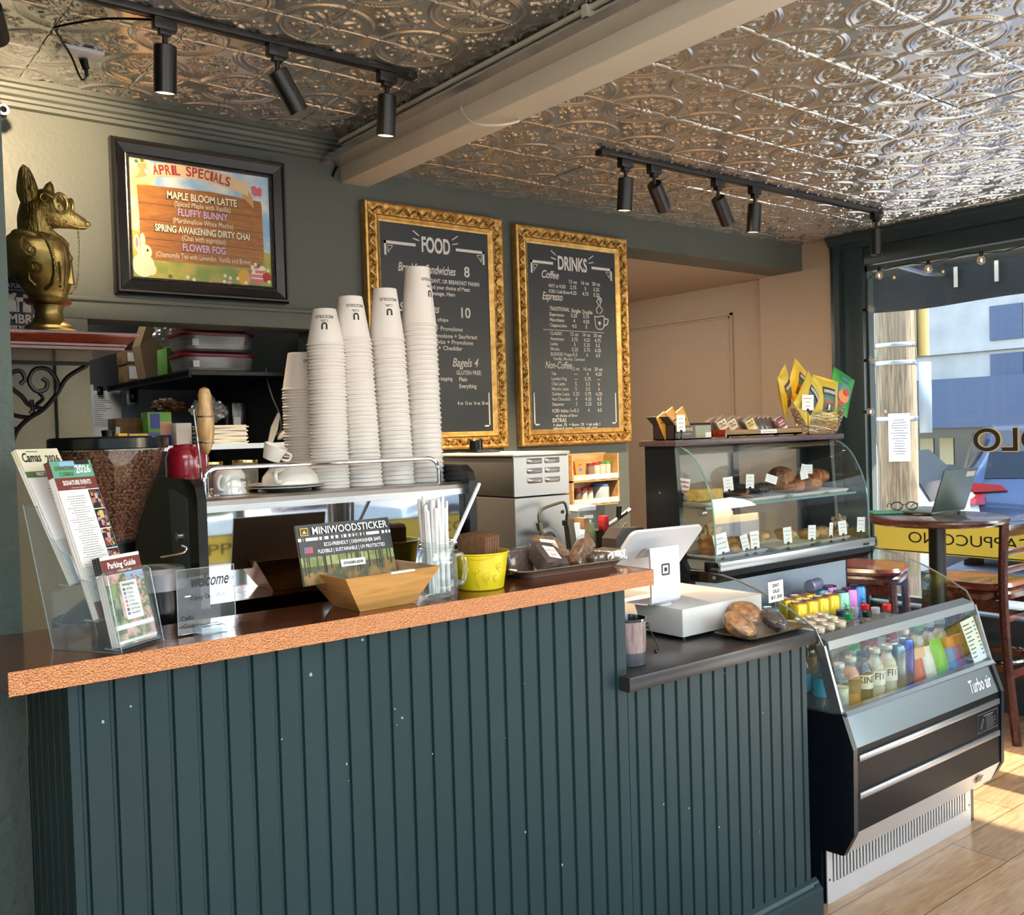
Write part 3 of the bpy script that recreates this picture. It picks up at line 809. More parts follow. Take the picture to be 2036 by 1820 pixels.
# ---------------------------------------------------------------- tray with wrapped cake slices
t = thing('serving_tray', 'long silver edged tray of wrapped cake slices on the copper bar', 'tray', (1.62, 1.86, 1.1455), rad(-2))
TRAYC = pm('hammered_silver', '#b3a79b', .25, .6, bump=.2, bscale=50)
b = MB(TRAYC)
def rr(hx, hy, rad_, n=5):
    out = []
    for cx, cy, a0 in ((hx - rad_, hy - rad_, 0), (-hx + rad_, hy - rad_, 90), (-hx + rad_, -hy + rad_, 180), (hx - rad_, -hy + rad_, 270)):
        for i in range(n + 1):
            a = rad(a0 + 90 * i / n); out.append((cx + rad_ * math.cos(a), cy + rad_ * math.sin(a)))
    return out
def tray(mb, levels, rad_, n=5):
    """levels of (half x, half y, z)"""
    rings = [rr(hx, hy, min(rad_, hx * .95, hy * .95), n) for hx, hy, z in levels]; m = len(rings[0]); vs = []; fs = []
    for (hx, hy, z), rg in zip(levels, rings): vs += [(x, y, z) for x, y in rg]
    for k in range(len(levels) - 1): fs += [(k * m + i, k * m + (i + 1) % m, (k + 1) * m + (i + 1) % m, (k + 1) * m + i) for i in range(m)]
    mb.add(vs, fs, True); mb.add(vs[:m], [tuple(reversed(range(m)))]); mb.add(vs[-m:], [tuple(range(m))])
tray(b, [(.15, .052, 0), (.172, .066, .018), (.176, .07, .019), (.172, .066, .021), (.15, .052, .004)], .03)
b.build('dish', t, local=True)
b = MB(pm('polished_gold_silver', '#c9b878', .12, 1.0))
for s in (-1, 1):
    b.tube(smoothpath([(s * .165, -.03, .020), (s * .185, -.026, .024), (s * .19, 0, .025), (s * .185, .026, .024), (s * .165, .03, .020)]), .004, 8)
b.build('handle', t, local=True)
CAKE = pm('chocolate_loaf', '#5f4230', .7, bump=2.5, bscale=90, var=.7, vscale=40, vcol='#3a2418'); NUT = pm('pecan_loaf', '#9a6a3a', .7, bump=3.0, bscale=100, var=.9, vscale=60, vcol='#5d3a1c')
WRAP = clear('cling_film', (.95, .95, .95), 1.2, .08, .03, (.9, .9, .9), 1.4)
foil = pm('crumpled_foil', '#c9c9c9', .2, 1.0, bump=1.0, bscale=70)
def slice_(loc, rot, size, mat_, label, sticker=None, film=True):
    t = thing('cake_slice', label, 'cake', loc); t.rotation_euler = [rad(a) for a in rot]
    x, y, z = size
    b = MB(mat_)
    b.prism([(-x, -z), (x, -z), (x * 1.04, z * .5), (x * .7, z), (-x * .6, z * 1.06), (-x * 1.04, z * .45)], -y, y, 'y', False)
    b.build('loaf', t, local=True)
    if film:
        b = MB(WRAP); b.box(-x * 1.09, -y * 1.1, -z * 1.06, x * 1.09, y * 1.1, z * 1.12, bev=min(x, y, z) * .4, seg=3); b.build('cling_film', t, local=True)
    if sticker:
        b = MB(PAPER); k = .6
        b.quad((-x * .55, -y * 1.13, -z * .5), (x * .5, -y * 1.13, -z * .6), (x * .55, -y * 1.13, z * .55), (-x * .5, -y * 1.13, z * .6)); b.use(RED)
        b.text('Caffe Piccolo', .008, (0, -y * 1.13, z * .1), X3, Z3, 'C', 0, 0, x * .8); b.text('$4.95', .01, (0, -y * 1.13, -z * .35), X3, Z3, 'C', 0)
        b.build('price_sticker', t, local=True)
    return t
slice_((1.478, 1.872, 1.183), (-8, 0, 8), (.042, .022, .03), CAKE, 'dark wrapped loaf slice standing at the left end of the tray')
slice_((1.553, 1.835, 1.187), (-48, 10, 12), (.045, .018, .036), CAKE, 'leaning chocolate loaf slice with a white sticker at the front of the tray', 1)
slice_((1.602, 1.895, 1.197), (-50, 8, -6), (.045, .017, .034), NUT, 'nut topped loaf slice with a white sticker behind the leaning chocolate slice', 1)
slice_((1.690, 1.86, 1.185), (-20, -32, 22), (.048, .016, .020), NUT, 'golden pecan slice tilted upright over the right of the tray')
slice_((1.722, 1.845, 1.168), (-4, -4, 6), (.035, .03, .012), CAKE, 'flat chocolate bar slice lying under the pecan slice')
t2 = slice_((1.775, 1.85, 1.171), (0, -3, 8), (.04, .034, .014), foil, 'foil wrapped slice at the right end of the tray', None, False)
def clip_tag(x, y, z, w, h, label, txt='', rz=0.0, stem=.02, tilt=0.0, ink=INK, base=True, rows=3, name='price_tag'):
    """small white card held by a black clip on a stem"""
    t = thing(name, label, 'price tag', (x, y, z), rz)
    b = MB(PAPER); b.M = Matrix.Translation((0, 0, stem)) @ Matrix.Rotation(rad(tilt), 4, 'Y')
    b.box(-w / 2, -.0006, 0, w / 2, .0006, h); b.build('card', t, local=True)
    b = MB(ink); b.M = Matrix.Translation((0, 0, stem)) @ Matrix.Rotation(rad(tilt), 4, 'Y')
    if txt: 
        ls = txt.split('\n')
        for i, s in enumerate(ls): b.text(s, h * .23, (0, -.0009, h * (.72 - i * .28)), X3, Z3, 'C', .03, 0, min(w * .85, len(s) * h * .16))
    else:
        lines(b, -w * .4, w * .4, h * .25, h * .75, rows, -.001, h * .028, seed=int(abs(x * 1000)) % 97)
    b.build('lettering', t, local=True)
    if base:
        b = MB(BLACK); b.box(-.004, -.003, stem - .004, .004, .003, stem + .006); b.tube([(0, 0, 0), (0, 0, stem)], .0015, 5); b.lathe([(.010, 0), (.006, .004), (.002, .009)], (0, 0, 0), 10)
        b.build('clip', t, local=True)
    return t
clip_tag(1.728, 1.905, 1.165, .018, .062, 'narrow white price tag standing behind the cake slices on the bar tray', '', rad(-8), .012, 8)

# ---------------------------------------------------------------- till: cash drawer, screen, pail, tray of day-old muffins
WHT = pm('white_powder_coat', '#d3cec7', .35)
t = thing('cash_drawer', 'low white cash drawer box on the black countertop', 'cash drawer', (2.28, 2.07, .885))
b = MB(WHT); b.box(2.095, 1.878, .895, 2.462, 2.29, .977, bev=.003); b.build('case', t)
for x in (2.12, 2.43):
    for y in (1.90, 2.26): b = MB(BLACK); b.cyl((x, y, .885), (x, y, .896), .012); b.build('foot', t)
t = thing('till_screen', 'white tilted tablet till on a stand, seen from its back', 'till', (2.16, 2.05, .977))
b = MB(WHITE)
A0, A1, B0, B1 = Vector((1.990, 1.97, 1.203)), Vector((2.302, 1.97, 1.198)), Vector((1.999, 2.085, 1.068)), Vector((2.311, 2.085, 1.060))
U = (A1 - A0).normalized(); Vv = (B0 - A0); Vv = (Vv - U * Vv.dot(U)).normalized(); Nn = U.cross(Vv)
if Nn.y > 0: Nn = -Nn
Wt, Ht = (A1 - A0).length, (B0 - A0).length
MT = Matrix(((U.x, -Vv.x, -Nn.x, (A0.x + B1.x) / 2), (U.y, -Vv.y, -Nn.y, (A0.y + B1.y) / 2), (U.z, -Vv.z, -Nn.z, (A0.z + B1.z) / 2), (0, 0, 0, 1)))
b.M = MT
def rprism(mb, hx, hy, r_, a, c): mb.prism(rr(hx, hy, r_), a, c, 'z', True)
rprism(b, Wt / 2, Ht / 2, .022, 0, .010); b.build('tablet_shell', t)
b = MB(BLACK); b.M = MT; rprism(b, Wt / 2 - .003, Ht / 2 - .003, .02, .010, .013); b.build('screen', t)
b = MB(WHITE)
pts = smoothpath([(0, 2.07, .985), (0, 1.965, .986), (0, 1.946, .994), (0, 1.940, 1.01), (0, 1.942, 1.14), (0, 1.948, 1.152), (0, 1.965, 1.150), (0, 2.0, 1.12)], 5)
vs = []; hw = .062
for p in pts: vs += [(2.096 - hw, p.y, p.z), (2.096 + hw, p.y, p.z)]
n_ = len(pts)
b.add(vs, [(2 * i, 2 * i + 1, 2 * i + 3, 2 * i + 2) for i in range(n_ - 1)], True)
vs2 = [(x, y + .006, z - .0) for x, y, z in vs]
b.add(vs2, [(2 * i + 2, 2 * i + 3, 2 * i + 1, 2 * i) for i in range(n_ - 1)], True)
b.build('stand', t)
b = MB(WHITE); b.lathe([(.035, 0), (.035, .004), (.028, .009)], (2.12, 1.99, .977), 24); b.build('swivel_foot', t)
b = MB(INK); b.M = Matrix.Translation((2.096, 1.9395, 1.088)); 
o_ = rr(.017, .017, .004); i_ = rr(.0125, .0125, .002); m_ = len(o_)
b.add([(x, 0, z) for x, z in o_] + [(x, 0, z) for x, z in i_], [(k, (k + 1) % m_, (k + 1) % m_ + m_, k + m_) for k in range(m_)]); b.prism(rr(.0055, .0055, .001), -.0003, 0, 'y')
b.build('logo', t)
PAILP = pm('weathered_pink_tin', '#9d8582', .5, var=1.0, vscale=25, vcol='#6e5f5e', stretch=(4, 4, .6)); PAILG = pm('grey_slate_paint', '#4a4a50', .5, var=.6, vscale=40)
t = thing('tip_pail', 'small painted metal pail with a wire handle at the step of the counter', 'pail', (1.795, 1.80, .8855))
b = MB(PAILG); pr = [(.042, 0), (.044, .002), (.045, .035)]; b.lathe(pr, (0, 0, 0), 24); b.use(PAILP); b.lathe([(.0452, .035), (.048, .118)], (0, 0, 0), 24, close=False)
b.use(CHROME); b.lathe([(.048, .116), (.0495, .118), (.0495, .122), (.047, .122), (.043, .006), (.001, .006)], (0, 0, 0), 24, close=False); b.build('can', t, local=True)
b = MB(BLACKM); b.tube(smoothpath([(.036, -.033, .10), (.050, -.040, .075), (.062, -.045, .045), (.064, -.046, .03), (.055, -.046, .028)]), .0016, 6); b.sph((.036, -.034, .10), .008, 10, 8); b.sph((.055, -.046, .03), .006, 8, 6); b.build('handle', t, local=True)
TR2 = pm('black_gold_tray', '#7d6a4e', .3, .7, bump=.3, bscale=40)
t = thing('muffin_tray', 'small patterned tray with wrapped day old muffins on the black countertop', 'tray', (2.345, 1.79, .8855), rad(0))
b = MB(TR2); tray(b, [(.115, .055, 0), (.14, .072, .010), (.143, .075, .011), (.139, .070, .012), (.115, .055, .003)], .02); b.build('dish', t, local=True)
MUF = pm('golden_muffin', '#bd8a4e', .55, bump=3.0, bscale=70, var=1.0, vscale=45, vcol='#84501f'); CHO = pm('dark_muffin', '#3b2318', .6, bump=3.0, bscale=60, var=.5, vscale=30)
def muffin(loc, rot, s, mat_, label, cat='muffin', wrap=True, group=None):
    t = thing('muffin', label, cat, loc, 0, group); t.rotation_euler = [rad(a) for a in rot]
    b = MB(mat_)
    def fn(u, v):
        a = 2 * PI * u; k = [(0.001, -.42), (.62, -.40), (.80, .05), (1.0, .12), (1.02, .25), (.85, .45), (.5, .58), (.001, .62)]
        i = min(int(v * 7), 6); f = v * 7 - i; r_ = k[i][0] * (1 - f) + k[i + 1][0] * f; z = k[i][1] * (1 - f) + k[i + 1][1] * f
        r_ *= 1 + .04 * math.sin(5 * a) * (z > 0) + (.03 * math.sin(22 * a) if z <= .05 else 0)
        return (r_ * s * math.cos(a), r_ * s * math.sin(a), z * s)
    b.grid(fn, 40, 14); b.build('cake', t, local=True, sharp=60)
    if wrap:
        b = MB(WRAP); b.sph((0, 0, s * .08), (s * 1.09, s * 1.09, s * .62), 20, 12); b.build('cling_film', t, local=True)
    return t
muffin((2.232, 1.785, .920), (34, 0, 20), .051, MUF, 'golden wrapped muffin lying on its side at the left of the day old tray')
muffin((2.322, 1.835, .932), (25, -14, 0), .051, MUF, 'golden wrapped muffin behind the dark one on the day old tray')
muffin((2.372, 1.768, .918), (30, 14, 0), .043, CHO, 'dark chocolate wrapped muffin at the front of the day old tray')
clip_tag(2.41, 1.785, .898, .066, .062, 'white handwritten day old price sign above the muffin tray', 'DAY\nOLD\n$1.50', rad(-4), .072, -2, base=False, name='price_sign')
o = MB(CHROME); o.tube([(2.41, 1.787, .898), (2.41, 1.787, .99)], .0012, 5); o.box(2.404, 1.785, .897, 2.416, 1.789, .90)
tag(o.build('sign_stake'), 'thin wire stake holding the day old price sign', 'sign holder')
# ================================================================ espresso machine and what stands on it
MIRROR = pm('mirror_polished_steel', '#dcdcdc', 0.03, 1.0)
t = thing('espresso_machine', 'wide espresso machine with a mirrored steel back panel behind the copper bar', 'espresso machine', (1.08, 2.2, .9))
b = MB(pm('dark_steel_body', '#3a3a3c', .35, .8)); b.box(.745, 2.0, .94, 1.41, 2.46, 1.33, bev=.006); b.build('body', t)
b = MB(MIRROR); b.box(.742, 1.988, .985, 1.413, 1.999, 1.352); b.build('mirror_panel', t)
b = MB(STEEL); b.prism([(1.983, 1.352), (1.983, 1.366), (1.988, 1.376), (2.0, 1.381), (2.46, 1.381), (2.46, 1.352)], .742, 1.414, 'x', False); b.build('cup_tray', t)
for x0, x1 in ((.722, .742), (1.414, 1.436)):
    b = MB(BLACK)
    b.prism([(1.965, .96), (1.965, 1.385), (1.975, 1.408), (2.0, 1.424), (2.16, 1.427), (2.40, 1.42), (2.46, 1.40), (2.46, .96)], x0, x1, 'x'); b.build('side_panel', t)
b = MB(pm('grey_panel_patch', '#3d4043', .25)); b.prism([(2.02, 1.20), (2.02, 1.385), (2.09, 1.40), (2.13, 1.40), (2.115, 1.20)], .7205, .722, 'x'); b.use(CHROME); b.cyl((.722, 2.075, 1.30), (.715, 2.075, 1.30), .010); b.build('side_patch', t)  # grey patch and chrome disc on the outer face of the side panel
b = MB(CHROME)
b.tube([(.757, 2.015, 1.381), (.757, 2.015, 1.415)] + arc((.787, 2.015, 1.415), .03, 180, 90, 6)[1:] + [(1.325, 2.015, 1.445)] + arc((1.325, 2.015, 1.413), .032, 90, 0, 6)[1:] + [(1.357, 2.015, 1.381)], .0052, 10)
b.build('guard_rail', t)
for x in (.78, 1.37):
    for y in (2.04, 2.42): b = MB(BLACK); b.cyl((x, y, .9), (x, y, .942), .018); b.build('foot', t)

# paper cups upside down in five stacks ---------------------------
CUP = pm('white_paper_cup', '#d9d2cb', .55)
def cup_mesh(name, h, rb, rt_):
    b = MB(CUP)
    pr = [(rt_ - .0012, .004), (rt_ + .0012, .0), (rt_ + .0022, .0022), (rt_ + .0012, .0046), (rt_ - .0006, .0052), (rb, h - .001), (rb - .001, h), (rb - .002, h - .001), (rb - .003, h - .006), (.001, h - .006)]
    b.lathe(pr, (0, 0, 0), 30, close=False)
    o = b.build(name); return o
def cup_logo(t, h, rb, rt_, a0):
    b = MB(INK)
    R_ = (rb * .55 + rt_ * .45) + .0004
    def wrap(txt, size, z, w, bold=.0):
        vs, fs, ww = text_geo(txt, bold, 0)
        out = []
        k = w / ww
        for p in vs:
            u = (p[0] - ww / 2) * k; zz = z - p[1] * size           # printed the right way up on the cup, so upside down here
            rr_ = rt_ + (rb - rt_) * (zz / h) + .0005
            a = a0 - u / rr_
            out.append((rr_ * math.cos(a), rr_ * math.sin(a), zz))
        b.add(out, fs)
    wrap('PICCOLO', .010, h * .80, .045, .02); wrap('Caffe', .009, h * .68, .018, .0); wrap('U', .022, h * .59, .015, .05)
    b.build('printed_logo', t, local=True)
STK = [  # x, y, n, pitch, cup height, r base, r top, lean x, logo angle, words
    (1.100, 2.10, 43, .00815, .088, .0275, .0445, .000, -2.1, 'shortest front stack, beside the white bowl'),
    (1.192, 2.10, 36, .0102, .108, .0285, .0455, -.020, -1.75, 'second front stack from the bowl'),
    (1.285, 2.10, 33, .0112, .132, .0290, .0455, -.016, -1.85, 'third front stack from the bowl'),
    (1.375, 2.10, 33, .0125, .152, .0310, .0455, -.008, -1.2, 'tallest front stack, at the rail end'),
    (1.107, 2.26, 34, .0074, .095, .0280, .0440, .000, -1.0, 'small rear stack behind the shortest front stack')]
for si, (sx_, sy_, n, pit, h, rb, rt_, lean, la, words_) in enumerate(STK):
    proto = cup_mesh('paper_cup', h, rb, rt_)
    for i in range(n):
        if i == 0: o = proto
        elif i == n - 1:
            o = thing('paper_cup', '', 'paper cup'); c = proto.copy(); c.name = 'cup_body'; COL.objects.link(c); c.parent = o
            for k_ in ('label', 'category', 'group'):
                if k_ in c: del c[k_]
            c.location = (0, 0, 0); c.rotation_euler = (0, 0, 0)
            cup_logo(o, h, rb, rt_, la)
        else: o = proto.copy(); COL.objects.link(o)
        o.location = (sx_ + lean * i / n + .0007 * math.sin(i * 1.9 + si), sy_ + .0006 * math.sin(i * 1.3), 1.3816 + i * pit)
        if i < n - 1: tag(o, 'white paper cup upside down in the ' + words_, 'paper cup', 'paper cups in the ' + words_)
        else: tag(o, 'top printed paper cup on the ' + words_, 'paper cup')

# crockery on the machine -----------------------------------------
CER = pm('white_china', '#dcd8d0', .12, coat=.4)
def mug_parts(t, prof, hr, handle, txt=None, a0=0):
    b = MB(CER); b.lathe(prof, (0, 0, 0), 28, close=False); b.build('bowl', t, local=True)
    b = MB(CER); b.tube(smoothpath(handle), hr, 8); b.build('handle', t, local=True)
t = thing('coffee_mug', 'white branded china mug upside down at the left end of the machine rail', 'mug', (.848, 2.10, 1.3816), rad(200))
mug_parts(t, [(.036, 0), (.0375, .002), (.034, .045), (.024, .060), (.001, .061)], .004, [(.033, .012, .012), (.048, .018, .016), (.05, .018, .032), (.036, .012, .044)])
b = MB(INK)
def wrapmark(b, txt, size, z, w, R_, a0):
    vs, fs, ww = text_geo(txt, 0.0, 0); k = w / ww
    b.add([(R_ * math.cos(a0 - (p[0] - ww / 2) * k / R_), R_ * math.sin(a0 - (p[0] - ww / 2) * k / R_), z - p[1] * size) for p in vs], fs)
wrapmark(b, 'UMBRIA', .010, .036, .036, .0362, 2.0); wrapmark(b, 'CAFFE', .006, .025, .014, .037, 2.0); wrapmark(b, 'M', .01, .018, .008, .0375, 2.0)
b.build('printed_logo', t, local=True)
GG = clear('tumbler_glass', (.95, .93, .88), 1.3, .03, .12, (.8, .75, .62)); GOLDM = pm('gold_rim', '#c9a45a', .2, 1.0)
for x, y, h, lb in ((.842, 2.20, .072, 'gold rimmed glass behind the branded mug'), (.915, 2.17, .074, 'gold rimmed glass between the mug and the white bowl')):
    t = thing('drinking_glass', lb, 'glass', (x, y, 1.3816))
    b = MB(GG); b.lathe([(.027, 0), (.030, h * .5), (.029, h), (.001, h)], (0, 0, 0), 22, close=False); b.build('tumbler', t, local=True)
    b = MB(GOLDM); b.lathe([(.0275, .0), (.0285, .006), (.0275, .006)], (0, 0, 0), 22, close=False); b.lathe([(.0295, h - .004), (.029, h + .001), (.026, h + .001)], (0, 0, 0), 22, close=False); b.build('gold_band', t, local=True)
for i in range(2):
    b = MB(CER); b.lathe([(.04, 0), (.045, .002), (.088, .010), (.089, .012), (.045, .005), (.001, .005)], (0, 0, 0), 36, close=False)
    o = b.build('saucer'); o.location = (.985 + .004 * i, 2.11, 1.3816 + .006 * i)
    tag(o, ('lower' if i == 0 else 'upper') + ' white saucer under the upturned white bowl cup', 'saucer')
t = thing('bowl_cup', 'wide white cup upside down on the saucers beside the paper cups', 'cup', (1.0, 2.11, 1.3935), rad(205))
mug_parts(t, [(.066, 0), (.068, .002), (.064, .022), (.045, .044), (.030, .050), (.028, .055), (.001, .053)], .005, [(.058, .02, .012), (.082, .028, .014), (.084, .028, .034), (.05, .02, .04)])
t = thing('espresso_cup', 'small white cup tipped on top of the upturned bowl cup', 'cup', (.962, 2.13, 1.455), rad(-20)); t.rotation_euler = (rad(12), rad(20), rad(-15))
mug_parts(t, [(.016, 0), (.02, .001), (.027, .03), (.0275, .036), (.026, .036), (.018, .004), (.001, .004)], .003, [(.024, .004, .008), (.040, .006, .010), (.041, .006, .024), (.026, .004, .028)])
t = thing('milk_canister', 'red enamel canister behind the wooden handled frother', 'canister', (.775, 2.16, 1.3816))
REDE = pm('red_enamel', '#8d1524', .2, coat=.4)
b = MB(REDE); b.lathe([(.044, 0), (.046, .003), (.0465, .085), (.040, .105), (.034, .110), (.001, .110)], (0, 0, 0), 30, close=False); b.build('body', t, local=True)
b = MB(REDE); b.lathe([(.03, .108), (.03, .115), (.001, .117)], (0, 0, 0), 24, close=False); b.build('lid', t, local=True)
t = thing('milk_frother', 'milk frother with a pale wooden handle on a wire stand', 'milk frother', (.79, 2.08, 1.3816))
FW = wood('frother_wood', '#c9a471', '#8f6a3c', (14, 14, 1.5), .4, 6, .05)
b = MB(FW); b.lathe([(.002, .092), (.008, .100), (.015, .118), (.0185, .150), (.018, .175), (.0155, .195), (.0135, .212), (.0145, .222), (.0105, .236), (.003, .240)], (0, 0, 0), 20); b.build('handle', t, local=True)
b = MB(CHROME); b.lathe([(.0165, .118), (.0172, .1195), (.0165, .121)], (0, 0, 0), 20, close=False); b.lathe([(.0195, .1745), (.020, .176), (.0195, .1775)], (0, 0, 0), 20, close=False); b.tube([(0, 0, .006), (0, 0, .095)], .0015, 6); b.tube(arc((0, 0, .006), .009, 0, 360, 12, 'xy'), .0012, 5); b.build('whisk', t, local=True)
b = MB(CHROME); b.tube(smoothpath([(-.006, .01, .001), (-.010, .01, .05), (-.015, .01, .12), (-.024, .005, .19)]), .0024, 6); b.tube(arc((0, 0, .176), .0195, 0, 300, 14, 'xy'), .0015, 5); b.lathe([(.03, 0), (.028, .004), (.001, .005)], (0, .01, 0), 18); b.build('wire_stand', t, local=True)

# ---------------------------------------------------------------- coffee grinder with a hopper full of beans
BEANM = pm('roasted_coffee_bean', '#6a4128', .38, spec=.5)
GX, GY = .598, 2.13
t = thing('coffee_grinder', 'large coffee grinder with a clear hopper of beans behind the leaflets', 'coffee grinder', (GX, GY, .9))
b = MB(BLACK)
b.lathe([(.119, 0), (.122, .01), (.122, .20), (.120, .215), (.112, .235), (.10, .25), (.075, .27), (.05, .285), (.045, .39), (.05, .40), (.001, .40)], (GX, GY, .9), 36); b.build('body', t)
GREYR = pm('grey_ring', '#9a9c9f', .3, .6)
b = MB(GREYR); b.lathe([(.119, .215), (.123, .218), (.123, .24), (.119, .243)], (GX, GY, .9), 36, close=False); b.build('trim_ring', t)
b = MB(GREYR); b.lathe([(.06, .30), (.062, .335), (.055, .345), (.001, .346)], (GX + .055, GY - .10, .9), 28); b.use(BLACK); b.lathe([(.06, .12), (.06, .302)], (GX + .055, GY - .10, .9), 28); b.build('dosing_drum', t)
b = MB(CHROME); b.tube(smoothpath([(GX + .05, GY - .15, 1.27), (GX + .09, GY - .16, 1.275), (GX + .10, GY - .16, 1.285), (GX + .09, GY - .16, 1.292)]), .002, 6); b.build('dosing_hook', t)
hop = [(.050, .395), (.058, .43), (.082, .50), (.103, .555), (.113, .600)]
b = MB(clear('smoked_hopper', (.78, .74, .70), 1.2, .03, .05, (.25, .2, .16))); b.lathe(hop, (GX, GY, .9), 40, close=False); b.build('hopper', t)
b = MB(BLACK); b.lathe([(.117, .592), (.119, .594), (.119, .614), (.115, .618), (.001, .62)], (GX, GY, .9), 40); b.lathe([(.012, .618), (.014, .632), (.001, .634)], (GX, GY, .9), 16); b.build('hopper_lid', t)
b = MB(BEANM)
r = random.Random(8)
b.lathe([(rr_ - .012, z_) for rr_, z_ in hop[:-1]] + [(.098, .588), (.001, .588)], (GX, GY, .9), 30)
def bean(mb, c, q, s):
    vs, fs = [], []
    for i in range(5):
        tt = PI * i / 4
        for k in range(8):
            a = 2 * PI * k / 8; v = Vector((s * .62 * math.sin(tt) * math.cos(a), s * .5 * math.sin(tt) * math.sin(a) * (.55 if math.sin(a) < 0 else 1), s * math.cos(tt)))
            vs.append(Vector(c) + q @ v)
    for i in range(4):
        for k in range(8): fs.append((i * 8 + k, (i + 1) * 8 + k, (i + 1) * 8 + (k + 1) % 8, i * 8 + (k + 1) % 8))
    mb.add(vs, fs, True)
z = .405
while z < .586:
    Rr = np.interp(z, [p[1] for p in hop], [p[0] for p in hop]) - .006
    n = int(2 * PI * Rr / .0082)
    for k in range(n):
        a = 2 * PI * k / n + r.uniform(-.03, .03)
        if not (PI * .85 < a < 2.1 * PI): continue
        q = Matrix.Rotation(a - PI / 2 + PI, 3, 'Z') @ Matrix.Rotation(r.uniform(0, PI), 3, 'Y') @ Matrix.Rotation(r.uniform(-.5, .5), 3, 'X')
        bean(b, (GX + Rr * math.cos(a), GY + Rr * math.sin(a), .9 + z + r.uniform(-.002, .002)), q, r.uniform(.0050, .0064))
    z += .0072
o = b.build('coffee_beans', t); o['kind'] = 'stuff'
# white tub / small boxes behind the grinder
b = MB(PAPER); b.box(.70, 2.55, .9, .78, 2.65, 1.52); tag(b.build('paper_carton'), 'tall white carton behind the red canister', 'carton')

# ---------------------------------------------------------------- steel hot water brewer
t = thing('coffee_brewer', 'square stainless steel brewer with louvred front and bent copper pipe', 'brewer', (1.93, 2.5, .9))
BX0, BX1, BY0, BY1 = 1.822, 2.046, 2.30, 2.68
SIDE = pm('dark_brushed_steel', '#6d6a66', .35, .75, bump=.06, bscale=20, stretch=(1, 1, 40))
b = MB(SIDE); b.box(BX0, BY0 + .002, .93, BX1, BY1, 1.302, bev=.004); b.box(BX0, BY0 + .002, 1.305, BX1, BY1, 1.432, bev=.004); b.build('case', t)
b = MB(pm('satin_steel_front', '#9c9c9e', .3, .9, bump=.04, bscale=20, stretch=(40, 1, 1))); b.box(BX0 + .001, BY0 - .002, .935, BX1 - .001, BY0 + .004, 1.30); b.box(BX0 + .001, BY0 - .002, 1.306, BX1 - .001, BY0 + .004, 1.425); b.build('front_panel', t)
b = MB(pm('light_lid', '#cfc9bf', .3, .3)); b.box(BX0 - .004, BY0 - .006, 1.430, BX1 + .004, BY1 + .004, 1.440, bev=.002); b.build('lid', t)
for i in range(3):
    for j in range(2):
        x0 = 1.875 + j * .072; z0 = 1.345 + i * .03
        b = MB(STEEL); b.grid(lambda u, v: (x0 + u * .06, BY0 - .003 - .009 * math.sin(PI * min(1, max(0, v))) * (math.sin(PI * u) ** .35 if 0 < u < 1 else 0), z0 + v * .016), 14, 6)
        b.use(BLACK); b.quad((x0 + .004, BY0 - .0032, z0 - .001), (x0 + .056, BY0 - .0032, z0 - .001), (x0 + .056, BY0 - .0032, z0 + .001), (x0 + .004, BY0 - .0032, z0 + .001))
        b.build('louvre', t)
BRASS = pm('aged_brass', '#6f6550', .38, 1.0)
b = MB(BRASS)
P1 = smoothpath([(1.895, 2.24, 1.10), (1.882, 2.24, 1.16), (1.872, 2.24, 1.22), (1.868, 2.24, 1.252), (1.885, 2.24, 1.268), (1.93, 2.24, 1.278), (1.965, 2.24, 1.283), (1.978, 2.24, 1.272), (1.985, 2.24, 1.24)], 6)
b.tube(P1, .0042, 10); b.cyl((1.874, 2.24, 1.205), (1.869, 2.24, 1.228), .011, n=6); b.cyl((1.886, 2.24, 1.145), (1.880, 2.24, 1.168), .011, n=6); b.build('copper_pipe', t)
b = MB(BRASS); b.cyl((1.984, 2.24, 1.222), (1.986, 2.24, 1.245), .0085, n=6); b.cyl((1.999, 2.24, 1.138), (1.987, 2.24, 1.222), .0195, .0175, n=6); b.cyl((1.986, 2.24, 1.212), (1.985, 2.24, 1.226), .021, n=6); b.cyl((2.004, 2.24, 1.10), (1.999, 2.24, 1.140), .011, n=8); b.build('brass_valve', t)
b = MB(pm('braided_hose', '#8e8e8c', .35, .9, bump=.8, bscale=300)); b.tube(smoothpath([(1.885, 2.25, 1.195), (1.915, 2.25, 1.2), (1.94, 2.25, 1.185), (1.955, 2.25, 1.15), (1.96, 2.25, 1.08)]), .009, 10); b.build('braided_hose', t)
b = MB(BLACK); b.cyl((2.015, BY0 - .004, 1.247), (2.015, BY0 - .001, 1.247), .006); b.build('port', t)
b = MB(BLACK); b.box(1.835, 2.50, 1.440, 1.93, 2.60, 1.452, bev=.003); b.lathe([(.022, 0), (.022, .028), (.02, .03), (.001, .03)], (1.868, 2.55, 1.452), 20); tag(b.build('kitchen_timer'), 'black dial timer lying on top of the steel brewer', 'timer')
# clear plastic cup lids stacked beside it
CLP = clear('clear_plastic', (.93, .93, .93), 1.4, .06, .08, (.85, .85, .85))
for i in range(7):
    if i == 0:
        b = MB(CLP); b.lathe([(.046, 0), (.048, .002), (.045, .004), (.030, .105), (.001, .105)], (0, 0, 0), 24, close=False); cl = o = b.build('plastic_cup')
    else: o = cl.copy(); COL.objects.link(o)
    o.location = (1.502, 2.13, 1.13 + i * .009 + .0)
    tag(o, 'clear plastic cup upside down in the stack between the machine and the brewer', 'plastic cup', 'clear plastic cups beside the machine')
b = MB(BLACK); b.box(1.445, 2.07, .9, 1.56, 2.19, 1.129, bev=.004); tag(b.build('cup_stand'), 'dark box stand under the stack of clear plastic cups', 'stand')

